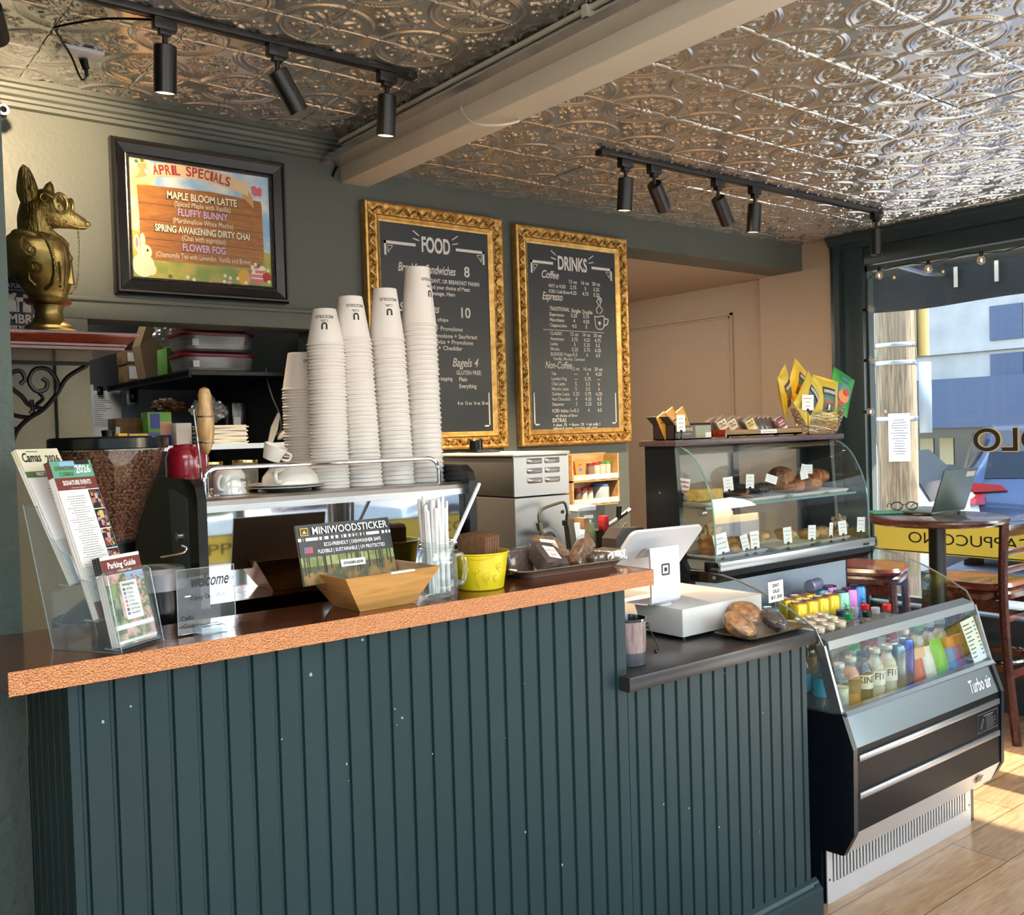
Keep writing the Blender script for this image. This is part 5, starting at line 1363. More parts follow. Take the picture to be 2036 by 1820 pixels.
# framed specials print ------------------------------------------
t = thing('specials_picture', 'black framed colourful april specials print above the pass-through', 'picture', (1.31, YB, 2.01))
PX0, PX1, PZ0, PZ1 = 1.0, 1.632, 2.018, 2.548
FBK = pm('black_moulded_frame', '#070606', .34); FBD = pm('black_rope_moulding', '#15110f', .35, bump=1.0, bscale=140)
b = picture_frame(t, PX0, PX1, PZ0, PZ1, YB - .002, [(0, 0), (0, .03), (.006, .042), (.012, .042), (.018, .036), (.046, .026), (.050, .028), (.0505, .022), (.060, .020), (.0605, .014)], [FBK, FBK, FBK, FBK, FBK, FBK, FBD, FBD, FBD]); b.build('frame', t)
b = MB(FBD)
for (a, c, ax) in (((PX0 + .054, PZ0 + .054), (PX1 - .054, PZ0 + .054), 0), ((PX0 + .054, PZ1 - .054), (PX1 - .054, PZ1 - .054), 0), ((PX0 + .054, PZ0 + .054), (PX0 + .054, PZ1 - .054), 1), ((PX1 - .054, PZ0 + .054), (PX1 - .054, PZ1 - .054), 1)):
    n = int(max(abs(c[0] - a[0]), abs(c[1] - a[1])) / .012)
    for i in range(n + 1):
        x = a[0] + (c[0] - a[0]) * i / n; z = a[1] + (c[1] - a[1]) * i / n; b.sph((x, YB - .024, z), (.0065, .004, .003) if ax == 0 else (.003, .004, .0065), 6, 5)
b.build('rope_moulding', t)
SX0, SX1, SZ0, SZ1 = PX0 + .06, PX1 - .06, PZ0 + .062, PZ1 - .06; SY = YB - .016
SW, SH = SX1 - SX0, SZ1 - SZ0
def S(u, v): return SX0 + u * SW, SZ0 + v * SH
_bl = [0]
def blob(b, u, v, ru, rv, lift, n=20, a0=0):
    _bl[0] += 1; x, z = S(u, v); y = SY - lift - _bl[0] * 1.5e-5
    b.add([(x + ru * SW * math.cos(2 * PI * i / n + a0), y, z + rv * SH * math.sin(2 * PI * i / n + a0)) for i in range(n)], [tuple(range(n))])
def poly(b, pts, lift):
    _bl[0] += 1; lift += _bl[0] * 1.5e-5; b.add([(S(u, v)[0], SY - lift, S(u, v)[1]) for u, v in pts], [tuple(range(len(pts)))])
b = MB(pm('print_cloudy_sky', '#8fb7d8', .35, var=1.0, vscale=9, vcol='#e9e6da')); b.box(SX0, SY, SZ0, SX1, SY + .004, SZ1)
L = .0003
b.use(pm('print_sunlit_meadow', '#b5a94a', .35, var=1.2, vscale=14, vcol='#7f9440')); poly(b, [(0, 0), (1, 0), (1, .30), (.86, .33), (.6, .2), (.3, .2), (.12, .36), (0, .40)], L)
b.use(pm('print_golden_tree', '#e8c06a', .35, var=1.0, vscale=16, vcol='#f3e2b4')); poly(b, [(0, .40), (.10, .36), (.12, .62), (.17, .80), (.20, .92), (.12, 1), (0, 1)], 2 * L)
b.use(wood('print_wood_sign', '#b5793a', '#8a5526', (3, 30, 30), .4, 5, 0)); poly(b, [(.055, .17), (.10, .155), (.5, .15), (.93, .155), (.945, .30), (.94, .72), (.935, .77), (.55, .80), (.10, .785), (.05, .78), (.06, .5)], 3 * L)
b.use(pm('print_wood_joint', '#6b3f1c', .5))
for v in (.33, .49, .63): poly(b, [(.055, v), (.94, v - .006), (.94, v), (.055, v + .007)], 4 * L)
b.use(pm('print_ribbon', '#e7c79a', .4))
top = [(.12 + .72 * i / 20, .855 + .06 * math.sin(PI * i / 20) - .05 * i / 20) for i in range(21)]
poly(b, top + [(u, v + .115) for u, v in reversed(top)], 5 * L); b.use(pm('print_ribbon_fold', '#c99a63', .4)); poly(b, [(.79, .80), (.88, .70), (.87, .80), (.84, .86)], 4.5 * L); poly(b, [(.12, .86), (.04, .83), (.08, .90), (.05, .96), (.12, .97)], 4.5 * L)
b.build('print', t)
b = MB(pm('print_title_red', '#a8383a', .5))
s_ = 'APRIL SPECIALS'; u = .165
for ch in s_:
    if ch == ' ': u += .035; continue
    w = .022 if ch == 'I' else .042
    i = (u - .12) / .72; v = .872 + .06 * math.sin(PI * i) - .05 * i; sl = .06 * PI / .72 * math.cos(PI * i) - .05 / .72
    x, z = S(u, v); an = math.atan2(sl * SH, SW)
    b.text(ch, .048, (x, SY - 10 * L, z), (math.cos(an), 0, math.sin(an)), (-math.sin(an), 0, math.cos(an)), 'L', .02, 0, w * SW * .86, lift=0); u += w
CRL = pm('print_cream_letter', '#efe6c4', .5); PKL = pm('print_pink_letter', '#d9b0cc', .5); SHL = pm('print_letter_outline', '#4a2a14', .5)
LNS = (('MAPLE BLOOM LATTE', .695, .036, .50, CRL, .03), ('(Spiced Maple with Vanilla)', .635, .028, .40, CRL, .0), ('FLUFFY BUNNY', .555, .036, .36, PKL, .03), ('(Marshmallow White Mocha)', .490, .028, .43, CRL, .0), ('SPRING AWAKENING DIRTY CHAI', .405, .034, .68, CRL, .03), ('(Chai with espresso)', .345, .028, .31, CRL, 0), ('FLOWER FOG', .255, .036, .31, PKL, .03), ('(Chamomile Tea with Lavender, Vanilla and Breve)', .185, .027, .68, CRL, 0))
for s_, v, sz, w, m_, bo in LNS:
    x, z = S(.5, v); 
    if bo: b.use(SHL); b.text(s_, sz * 1.04, (x, SY - 9 * L, z - .0015), X3, Z3, 'C', bo + .03, 0, w * SW * 1.02, lift=0)
    b.use(m_); b.text(s_, sz, (x, SY - 10 * L, z), X3, Z3, 'C', bo, 0, w * SW, lift=0)
b.build('print_lettering', t)
b = MB(pm('print_rabbit_cream', '#ead9b4', .5))
for (u, v, ru, rv) in ((.075, .10, .075, .10), (.085, .215, .05, .065), (.035, .29, .02, .07), (.075, .31, .018, .065), (.13, .07, .03, .05)): blob(b, u, v, ru, rv, 5 * L)
b.use(PNK); blob(b, .036, .29, .009, .045, 6 * L); b.use(INK); blob(b, .105, .23, .007, .012, 6 * L)
b.use(pm('print_egg_pink', '#cf7482', .5)); blob(b, .885, .10, .052, .095, 5 * L); b.use(CRL); 
for v in (.06, .10, .14): poly(b, [(.84, v), (.93, v), (.93, v + .012), (.84, v + .012)], 5.5 * L)
b.use(pm('print_egg_gold', '#d9a83a', .5)); blob(b, .785, .065, .05, .075, 5.8 * L); b.use(RED); blob(b, .96, .08, .035, .045, 5 * L)
b.use(pm('print_blossom_pink', '#e3a0a4', .5)); r = random.Random(6)
for _ in range(34):
    u, v = r.choice([(r.uniform(.5, 1), r.uniform(.0, .07)), (r.uniform(.0, .22), r.uniform(.9, 1)), (r.uniform(.85, 1), r.uniform(.1, .2)), (r.uniform(.2, .8), r.uniform(0, .04))])
    b.use(r.choice([CRL, pm('print_blossom_pink', '#e3a0a4'), CRL, GRN])); blob(b, u, v, .014, .017, 6 * L, 7)
b.use(pm('print_butterfly', '#d9646c', .5))
for du, dv in ((-.02, .02), (.02, .012), (-.015, -.02), (.018, -.02)): blob(b, .905 + du, .86 + dv, .02, .026, 6 * L, 10)
b.build('print_figures', t)

# ================================================================ kitchen beyond the pass-through
DK = pm('kitchen_dark_green', '#1b2421', .5); KST = pm('kitchen_steel_wall', '#77777a', .35, .9)
b = MB(DK); b.box(.402, 3.55, 0, .45, 4.9, 2.5); b.box(1.80, YB + T, 0, 1.85, 4.9, 2.5); b.box(.402, 4.72, 0, 1.85, 4.8, 2.5); b.box(.402, YB + T, 2.4, 1.85, 4.8, 2.45)
struct(b.build('wall_kitchen'))
b = MB(KST); b.box(.46, 4.68, .3, 1.79, 4.72, 2.3); struct(b.build('wall_kitchen_panel'))
BST = pm('black_steel_shelf', '#121314', .35, .4)
t = thing('wire_shelf', 'black upper kitchen shelf with a slotted side edge above the pass-through', 'shelf', (1.6, 4.1, 1.76))
b = MB(BST); b.box(1.318, 3.60, 1.758, 1.80, 4.66, 1.772); b.build('deck', t)
b = MB(BST)
for z in (1.752, 1.774): b.box(1.312, 3.60, z - .004, 1.318, 4.66, z + .003)
for i in range(54): b.box(1.312, 3.605 + i * .0195, 1.75, 1.318, 3.609 + i * .0195, 1.776)
b.build('slotted_edge', t)
t = thing('pass_shelf', 'black sill shelf across the bottom of the pass-through opening', 'shelf', (1.32, 3.6, 1.49))
b = MB(BST); b.box(.91, YB + .01, 1.475, 1.79, 4.0, 1.492); b.build('deck', t)
b = MB(STEEL); b.box(.91, YB + .004, 1.474, 1.79, YB + .01, 1.493); b.build('edge_strip', t)
def crate(name, label, cat, x0, y0, z0, w, d, h, mat_, parts=(), rz=0, group=None):
    t = thing(name, label, cat, (x0, y0, z0), rz, group); b = MB(mat_); b.box(0, 0, 0, w, d, h, bev=.002); b.build('carton', t, local=True)
    for nm, m_, u0, v0, u1, v1 in parts:
        b = MB(m_); b.box(u0 * w, -.0012, v0 * h, u1 * w, .0, v1 * h); b.build(nm, t, local=True)
    return t
zs = 1.7735
crate('cardboard_box', 'lower kraft box with a white label at the far end of the kitchen shelf', 'box', 1.335, 4.42, zs, .16, .14, .085, KRAFT, [('label', PAPER, .04, .25, .42, .9)])
crate('cardboard_box', 'upper kraft box with a white label stacked at the far end of the kitchen shelf', 'box', 1.33, 4.42, zs + .087, .17, .14, .06, KRAFT, [('label', PAPER, .04, .2, .4, .85)])
BAGP = pm('brown_paper_bag', '#7d6648', .8, bump=.5, bscale=14)
b = MB(BAGP); b.prism([(0, 0), (.13, 0), (.145, .12), (.12, .24), (.02, .25), (-.015, .15)], 4.2, 4.31, 'y'); 
for i, v in enumerate(b.v): b.v[i] = (v[0] + 1.345, v[1] + (.02 if v[2] > .1 else 0), v[2] + zs)
tag(b.build('paper_bag'), 'crumpled brown paper bag standing on the kitchen shelf', 'bag')
crate('tea_box', 'green and white box on the kitchen shelf beside the brown bag', 'box', 1.36, 3.98, zs, .10, .12, .12, pm('lime_green_box', '#5f9440', .5), [('label', PAPER, .3, .55, .45, .95), ('label', KRAFT, 0, 0, 1, .3)])
def crumple(name, label, cat, c, s, mat_, seed, parent=None):
    r = random.Random(seed); bm = bmesh.new(); bmesh.ops.create_icosphere(bm, subdivisions=4, radius=1)
    from mathutils import noise
    for v in bm.verts:
        n_ = noise.noise(v.co * 2.2 + Vector((seed, 0, 0))) * .45 + noise.noise(v.co * 5 + Vector((0, seed, 0))) * .25
        v.co = v.co * (1 + n_); v.co = Vector((c[0] + v.co.x * s[0], c[1] + v.co.y * s[1], max(c[2] + v.co.z * s[2], c[2] - s[2] * .9)))
    bm.verts.index_update(); b = MB(mat_); b.add([v.co[:] for v in bm.verts], [[v.index for v in f.verts] for f in bm.faces], False); bm.free()
    o = b.build(name, parent); 
    if label: tag(o, label, cat)
    return o
CRP = clear('clear_crumpled_bag', (.9, .9, .9), 3.0, .15, .25, (.75, .75, .75), 1.5)
crumple('plastic_bag', 'clear crumpled plastic bag on top of the green box on the kitchen shelf', 'bag', (1.40, 4.03, zs + .185), (.065, .05, .065), CRP, 3)
TUB = clear('food_container', (.86, .86, .84), 1.6, .08, .22, (.65, .6, .55)); REDL = pm('dark_red_lid', '#7c1426', .3)
DOUGH = pm('dough', '#8f7a63', .8)
for i, lb in enumerate(('lowest clear food tub with a red lid on the kitchen shelf', 'middle clear food tub with a red lid on the kitchen shelf', 'top clear food tub just under the opening edge')):
    z0 = zs + i * .083; t = thing('food_container', lb, 'food container', (1.47, 3.78, z0))
    b = MB(TUB); tray(b, [(.125, .085, 0), (.14, .10, .01), (.148, .108, .062), (.146, .106, .062), (.13, .09, .006)], .05, 6); b.build('tub', t, local=True)
    b = MB(DOUGH); tray(b, [(.12, .08, .007), (.132, .092, .03 if i else .02), (.001, .001, .032 if i else .022)], .05, 6); b.build('contents', t, local=True)
    b = MB(REDL); tray(b, [(.150, .110, .060), (.152, .112, .064), (.152, .112, .071), (.14, .10, .076), (.13, .09, .072)], .05, 6); b.build('lid', t, local=True)
    b = MB(PAPER); b.box(-.115, -.1085, .02, -.09, -.107, .045); b.build('date_label', t, local=True)
# paper list, clip, socket on the steel wall
t = thing('recipe_sheet', 'white printed sheet clipped to the steel kitchen wall', 'sheet', (1.27, 4.676, 1.53))
b = MB(PAPER); b.box(1.205, 4.674, 1.53, 1.375, 4.676, 1.755); b.build('sheet', t)
b = MB(INK); lines(b, 1.225, 1.335, 1.59, 1.735, 17, 4.6735, .0022, 3, False); b.build('print', t)
b = MB(BLACK); b.box(1.27, 4.66, 1.735, 1.295, 4.68, 1.775, bev=.003); tag(b.build('binder_clip'), 'black clip holding the white sheet on the kitchen wall', 'clip')
t = thing('wall_socket', 'steel wall socket with a black plug on the kitchen wall', 'socket', (1.425, 4.67, 1.735))
b = MB(STEEL); b.box(1.40, 4.672, 1.685, 1.455, 4.68, 1.78, bev=.002); b.build('cover_plate', t)
b = MB(BLACK); b.box(1.413, 4.645, 1.70, 1.442, 4.672, 1.765, bev=.004); b.build('plug', t)
b = MB(PAPER); b.box(1.14, 4.3, 1.5, 1.155, 4.32, 1.76); tag(b.build('rolled_sheet'), 'white rolled paper at the left jamb of the pass-through', 'paper')
# things on the sill shelf
z0 = 1.4925
crate('cardboard_box', 'brown carton standing behind the yellow boxes on the pass-through sill', 'box', 1.095, 3.80, z0, .11, .10, .11, KRAFT, [('label', PAPER, 0, .1, .14, .7)])
crate('film_box', 'small yellow end of a carton on the pass-through sill', 'box', 1.052, 3.62, z0, .032, .12, .05, YLW)
crate('film_box', 'blue and yellow cling film box on the pass-through sill', 'box', 1.09, 3.64, z0, .12, .06, .05, pm('royal_blue', '#1f2f8f', .4), [('stripe', YLW, .05, .5, .6, .95), ('stripe', YLW, .5, .05, .95, .4), ('stripe', PNK, .2, .3, .7, .45)])
crate('bread_bag', 'green and blue printed bread bag on the pass-through sill', 'bag', 1.19, 3.72, z0 + .005, .09, .08, .125, pm('bread_green', '#5fa040', .4), [('badge', pm('royal_blue', '#1f2f8f'), .1, .5, .5, .95), ('stripe', pm('royal_blue', '#1f2f8f'), 0, 0, 1, .3), ('picture', SKIN, .5, .3, 1, .7)])
crumple('bread_loaf', 'brown wrapped loaf behind the boxes on the pass-through sill', 'bread', (1.33, 3.90, z0 + .155), (.06, .05, .03), pm('loaf_crust', '#5c3a1c', .5, var=.8), 5)
crumple('plastic_bag', 'clear plastic bag lying on the napkin pile', 'bag', (1.42, 3.70, z0 + .13), (.06, .05, .05), CRP, 8)
crate('napkin_box', 'white open box beside the napkin pile on the sill', 'box', 1.275, 3.66, z0, .06, .08, .085, PAPER)
NAP = pm('napkin_white', '#d8d4cc', .8)
first = None
for i in range(14):
    if first is None:
        b = MB(NAP); b.box(-.085, -.06, 0, .085, .06, .0048, bev=.001); first = o = b.build('paper_napkin')
    else: o = first.copy(); COL.objects.link(o)
    o.location = (1.43 + .005 * math.sin(i * 2.2), 3.62 + .004 * math.sin(i * 3.1), z0 + .0052 * i); o.rotation_euler = (0, 0, .06 * math.sin(i * 1.7))
    tag(o, 'white paper napkin in the pile on the pass-through sill', 'napkin', 'napkins piled on the pass-through sill')
b = MB(BLACK); b.box(1.53, 3.74, z0, 1.60, 3.82, 1.66, bev=.006); tag(b.build('knife_block'), 'black block behind the napkin pile at the dark end of the sill', 'knife block')
b = MB(PAPER); b.box(1.535, 3.738, 1.565, 1.565, 3.7395, 1.60); tag(b.build('price_label'), 'white sticker on the black block on the sill', 'sticker')
b = MB(pm('grey_spatula', '#a9a59c', .4)); b.M = Matrix.Translation((1.625, 3.6, z0)) @ Matrix.Rotation(rad(18), 4, 'Y'); b.prism([(-.01, 0), (.01, 0), (.016, .06), (.010, .12), (-.002, .125), (-.014, .06)], -.003, .003, 'y'); tag(b.build('serving_spatula'), 'pale spatula blade propped at the right end of the sill', 'spatula')
b = MB(pm('grey_spatula', '#a9a59c')); b.M = Matrix.Translation((1.66, 3.58, z0 + .02)) @ Matrix.Rotation(rad(50), 4, 'Y'); b.sph((0, 0, 0.02), (.014, .012, .035), 12, 8); tag(b.build('serving_scoop'), 'pale scoop lying beside the spatula on the sill', 'scoop')
b = MB(pm('beige_cord', '#a9a28c', .5)); b.tube(smoothpath([(1.70, 3.78, 1.80), (1.695, 3.76, 1.75), (1.71, 3.75, 1.68), (1.735, 3.75, 1.62), (1.745, 3.75, 1.56), (1.73, 3.75, 1.53), (1.70, 3.75, 1.52)]), .003, 6); tag(b.build('power_cord'), 'thin beige cord hanging at the right side of the pass-through', 'cord')

# ================================================================ ceiling fittings
GLOW = pm('lamp_glow', '#ffe2b0', .4, emit='#ffdca6', estr=9.0)
def rail(name, label, x0, x1, y, z):
    t = thing(name, label, 'lighting track', ((x0 + x1) / 2, y, z))
    b = MB(BLACKM); b.box(x0, y - .017, z - .020, x1, y + .017, z - .001, bev=.002); b.build('rail', t)
    b = MB(BLACK); b.box(x0 + .01, y - .004, z - .0212, x1 - .01, y + .004, z - .0195); b.build('slot', t)
    b = MB(BLACKM)
    for x in ((x0, x0 + .03), (x1 - .03, x1)): b.box(x[0] - .002, y - .019, z - .023, x[1] + .002, y + .019, z - .001, bev=.002)
    b.build('end_cap', t)
rail('lighting_track', 'black lighting track left of the beam with three spotlights', .43, 1.722, 2.625, HL - .004)
rail('lighting_track', 'black lighting track right of the beam with five spotlights', 2.572, 4.52, 2.665, HR - .004)
def spot(x, y, zt, tilt, az, drop, lb, on, power, h=.125, r_=.030):
    """track head: adapter, stem, barrel tilted by tilt degrees towards azimuth az"""
    t = thing('track_spotlight', lb, 'spotlight', (x, y, zt))
    b = MB(BLACKM); b.box(-.031, -.015, -.032, .031, .015, 0, bev=.003); b.box(-.016, -.012, -.045, .016, .012, -.03, bev=.002); b.build('adapter', t, local=True)
    b = MB(BLACKM); b.cyl((0, 0, -.045), (0, 0, -.045 - drop), .0075, n=10); b.build('stem', t, local=True)
    M = Matrix.Translation((0, 0, -.045 - drop)) @ Matrix.Rotation(rad(az), 4, 'Z') @ Matrix.Rotation(rad(tilt), 4, 'Y')
    b = MB(BLACKM); b.M = M; b.lathe([(.001, 0.0), (r_ - .002, 0.0), (r_, -.002), (r_, -h), (r_ - .0025, -h), (r_ - .0035, -h + .002), (r_ - .010, -h + .03), (.001, -h + .03)], (0, 0, .004), 28, close=False); b.build('barrel', t, local=True)
    b = MB(GLOW if on else BLACKM); b.M = M; b.lathe([(.001, -h + .032), (r_ - .011, -h + .031), (r_ - .0042, -h + .004)], (0, 0, .004), 24, close=False); b.build('reflector', t, local=True)
    if power:
        d = bpy.data.lights.new('spotlight_lamp', 'SPOT'); d.energy = power; d.color = (1.0, .74, .48); d.spot_size = rad(90 if tilt < 60 else 72); d.spot_blend = .8; d.shadow_soft_size = .02
        o = bpy.data.objects.new('spotlight_lamp', d); COL.objects.link(o); o.parent = t
        p = M @ Vector((0, 0, -h - .028)); dr = (M.to_3x3() @ Vector((0, 0, -1))); o.location = p; o.rotation_euler = dr.to_track_quat('-Z', 'Y').to_euler()
    return t
zl, zr = HL - .024, HR - .024
spot(.925, 2.625, zl, 9, -95, .03, 'straight down spotlight at the left of the left track', True, 100)
spot(.50, 2.625, zl, 79, 252, .03, 'spotlight aimed at the wall beside the bust, at the left end of the track', True, 75)
spot(1.25, 2.625, zl, 32, 180, .03, 'spotlight tilted away on the left track', True, 90)
spot(1.619, 2.625, zl, 8, -90, .03, 'straight down spotlight beside the beam on the left track', True, 220)
spot(2.712, 2.665, zr, 6, -90, .03, 'straight down spotlight at the beam end of the right track', True, 160)
spot(2.873, 2.665, zr, 50, 200, .03, 'steeply tilted spotlight behind the first on the right track', True, 40)
spot(3.263, 2.665, zr, 40, 190, .035, 'tilted spotlight in the middle of the right track', True, 8)
spot(3.511, 2.665, zr, 6, -90, .03, 'straight down spotlight right of the tilted one on the right track', True, 110)
spot(4.48, 2.665, zr, 0, 0, .04, 'straight down spotlight at the window end of the right track', False, 0)
t = thing('ceiling_outlet', 'white ceiling outlet with a black plug near the left wall', 'socket', (.81, 3.01, HL - .01))
b = MB(WHITE); b.M = Matrix.Translation((.812, 3.015, HL - .012)) @ Matrix.Rotation(rad(0), 4, 'Z'); b.box(-.058, -.036, -.006, .058, .036, .006, bev=.002); b.build('cover_plate', t)
b = MB(BLACK); b.cyl((.825, 3.04, HL - .018), (.835, 3.05, HL - .045), .013, .010, n=10); b.cyl((.835, 3.05, HL - .045), (.838, 3.052, HL - .065), .006, n=8); b.build('plug', t)
b = MB(BLACK); b.tube(smoothpath([(.838, 3.052, HL - .066), (.82, 3.05, HL - .075), (.78, 3.0, HL - .03), (.72, 2.9, HL - .012), (.715, 2.86, HL - .012), (.80, 2.72, HL - .02), (.90, 2.63, HL - .03)]), .0035, 6); tag(b.build('power_cord'), 'black cord running from the ceiling outlet to the left track', 'cord')
t = thing('security_camera', 'small black security camera under the crown moulding at the left edge', 'camera', (.66, 3.33, 2.53))
b = MB(BLACK); b.box(.60, 3.28, 2.515, .665, 3.34, 2.56, bev=.012, seg=3); b.cyl((.63, 3.34, 2.54), (.63, 3.43, 2.55), .010); b.build('housing', t)
b = MB(WHITE); b.lathe([(.014, 0), (.017, .002), (.010, .003)], (0, 0, 0), 16, close=False); 
for i, v in enumerate(b.v): b.v[i] = (.652 + v[0], 3.279 - v[2], 2.537 + v[1])
b.build('lens_ring', t)
# pipework and cables along the beam
b = MB(CREAM); b.tube([(1.872, YF, 2.645), (1.872, 3.41, 2.645)], .011, 10); b.tube([(1.848, YF, 2.655), (1.848, 3.41, 2.655)], .009, 10)
for y in (3.38, 1.93, .8): b.box(1.83, y, 2.628, 1.885, y + .02, 2.662)
tag(b.build('conduit_pipe'), 'cream painted conduit pipe along the left side of the beam', 'pipe')
b = MB(BLACK); b.tube(smoothpath([(1.87, YF, 2.61), (1.868, 0.5, 2.605), (1.866, 1.4, 2.615), (1.868, 2.1, 2.60), (1.868, 2.8, 2.59), (1.87, 3.2, 2.615), (1.88, 3.40, 2.60), (1.86, 3.425, 2.56), (1.85, 3.425, 2.535)]), .0055, 6); tag(b.build('black_cable'), 'black cable clipped along the upper side of the beam', 'cable')
b = MB(CREAM); b.tube(smoothpath([(1.883, 2.60, 2.60), (1.878, 2.58, 2.56), (1.88, 2.52, 2.505), (1.93, 2.45, 2.49), (1.985, 2.43, 2.505), (1.995, 2.44, 2.516)]), .004, 6); tag(b.build('white_cable'), 'short white cable looped under the beam', 'cable')
b = MB(CREAM); b.cyl((1.95, .62, 2.51), (1.95, .62, 2.516), .07, n=24); b.cyl((1.95, .62, 2.50), (1.95, .62, 2.51), .055, .065, n=24); tag(b.build('beam_cover_plate'), 'round cream cover plate under the beam at the top of the view', 'cover plate')
# ================================================================ refrigerated display case
XA, XB = 2.574, 3.545
NVY = pm('black_case_panel', '#0d1219', .3, bump=.03); CASEB = pm('black_case_front', '#0b0c10', .34, spec=.12); SILV = pm('silver_trim', '#999ea3', .3, .8); SATIN = pm('satin_dark_steel', '#6c747a', .3, 1.0, bump=.03, bscale=30)
CGL = clear('case_glass', (.95, .985, .97), 1.7); CGE = clear('green_glass_edge', (.35, .6, .52), 1.5, .05, .5, (.25, .45, .4))
case = thing('display_case', 'black and silver refrigerated display case with curved glass pastry top', 'display case', (3.06, 2.1, 0))
b = MB(NVY)
body = [(2.47, .10), (2.47, 1.437), (2.33, 1.437), (2.30, 1.03), (2.27, .985), (2.27, .56), (1.70, .56), (1.676, .612), (1.640, .512), (1.644, .252), (1.682, .178), (1.745, .175), (1.76, .10)]
b.prism([(2.47, .0), (2.47, 1.437), (2.325, 1.437), (2.30, 1.03), (2.27, .985), (2.27, .575), (1.80, .606), (1.676, .612), (1.640, .512), (1.644, .252), (1.682, .178), (1.76, .175), (1.76, .0)], XA, XA + .022, 'x'); b.build('side_panel', case)
b = MB(NVY); b.prism([(2.47, .0), (2.47, 1.437), (2.325, 1.437), (2.30, 1.03), (2.27, .985), (2.27, .575), (1.80, .606), (1.676, .612), (1.640, .512), (1.644, .252), (1.682, .178), (1.76, .175), (1.76, .0)], XB - .022, XB, 'x'); b.build('side_panel', case)
b = MB(CASEB); x0, x1 = XA + .022, XB - .022
b.box(x0, 1.648, .255, x1, 1.70, .512); b.box(x0, 1.70, .19, x1, 2.44, .56); b.box(x0, 2.285, .56, x1, 2.44, 1.0); b.build('cabinet', case)
b = MB(SATIN); b.prism([(1.683, .604), (1.647, .512), (1.66, .512), (1.70, .604)], x0, x1, 'x'); b.build('front_panel', case)
b = MB(SILV); b.prism([(1.672, .604), (1.665, .612), (1.672, .622), (1.70, .622), (1.70, .604)], x0 - .01, x1 + .01, 'x'); b.build('lower_rail', case)
for z in (.470, .355):
    b = MB(SILV); b.box(x0 + .012, 1.640, z, x1 - .012, 1.650, z + .020, bev=.002); b.build('trim_strip', case)
SATN = pm('satin_grille_steel', '#c3c2bf', .4, .55)
b = MB(SATN); b.prism([(1.648, .254), (1.682, .18), (1.70, .18), (1.66, .254)], x0, x1, 'x'); b.use(BLACK); 
b.prism([(1.652, .235), (1.662, .212), (1.66, .212), (1.650, .235)], 3.36, 3.40, 'x'); b.build('lower_panel', case)
b = MB(SATN)
gx0, gx1, gz0, gz1, gy = 2.585, 3.50, .0, .185, 1.748
n = 46; pit = (gx1 - gx0 - .06) / n
b.box(gx0, gy, gz0, gx1, gy + .004, .062); b.box(gx0, gy, .160, gx1, gy + .004, gz1); b.box(gx0, gy, .062, gx0 + .03, gy + .004, .16); b.box(gx1 - .03, gy, .062, gx1, gy + .004, .16)
for i in range(n): b.box(gx0 + .03 + i * pit + pit * .42, gy, .06, gx0 + .03 + (i + 1) * pit, gy + .004, .162)
b.use(BLACK); b.box(gx0 + .01, gy + .03, .01, gx1 - .01, gy + .04, .18)
for x in (gx0 + .012, gx1 - .012): b.cyl((x, gy - .001, .075), (x, gy + .001, .075), .004, n=8)
b.build('vent_grille', case)
b = MB(BLACK); b.box(gx0 + .02, gy + .03, 0, gx1 - .02, 2.43, .19); b.build('plinth', case)
b = MB(PAPER)
b.text('Turbo air', .062, (3.415, 1.6566, .537), X3, (0, .36, .93), 'C', .01, .25, .155, lift=.001); b.build('lettering', case)
b = MB(pm('grey_decal', '#6a6d72', .5)); b.tube([(3.356, 1.6465, .392), (3.506, 1.6465, .392), (3.506, 1.6465, .455), (3.356, 1.6465, .455)], .0008, 4, closed=True); lines(b, 3.42, 3.498, .398, .44, 8, 1.6465, .0016, 4, False)
b.tube([(3.375, 1.6465, .405), (3.395, 1.6465, .44), (3.402, 1.6465, .435), (3.385, 1.6465, .402)], .0012, 4, closed=True); b.box(3.40, 1.6458, .445, 3.47, 1.6465, .448); b.build('instruction_decal', case)
# open well
WELL = pm('steel_well', '#9aa3b0', .35, .6); b = MB(WELL); b.box(x0, 2.262, .56, x1, 2.285, .985); b.box(x0, 1.70, .555, x1, 2.27, .585); b.box(x0, 2.03, .585, x1, 2.262, .742); b.build('well', case)
b = MB(CASEB); b.prism([(2.147, 1.004), (2.14, .985), (2.17, .962), (2.285, .958), (2.285, 1.004)], x0, x1, 'x'); b.build('light_canopy', case)
prof = [(1.70, .61), (1.742, .812), (1.768, .862), (1.85, .908), (1.931, .944), (2.0, .968), (2.061, .984), (2.13, .996), (2.19, 1.003), (2.27, 1.0), (2.27, .60)]
for x in (XA + .004, XB - .01):
    b = MB(CGL); b.prism(prof, x, x + .006, 'x'); b.build('side_glass', case)
    b = MB(SILV); b.tube([(x + .003, y, z) for y, z in prof[1:10]], .0032, 6); b.build('glass_trim', case)
    b = MB(SILV); b.prism([(1.678, .616), (1.735, .815), (1.765, .815), (1.74, .70), (1.716, .616)], x - .003, x + .008, 'x'); b.build('end_frame', case)
b = MB(CGL); b.add([(x0, 1.676, .618), (x1, 1.676, .618), (x1, 1.735, .812), (x0, 1.735, .812), (x0, 1.680, .618), (x1, 1.680, .618), (x1, 1.739, .812), (x0, 1.739, .812)], [(0, 1, 2, 3), (7, 6, 5, 4), (0, 3, 7, 4), (1, 5, 6, 2)]); b.build('front_glass', case)
b = MB(SILV); b.prism([(1.730, .800), (1.734, .826), (1.775, .838), (1.775, .828), (1.745, .815), (1.742, .80)], x0, x1, 'x'); b.build('upper_rail', case)
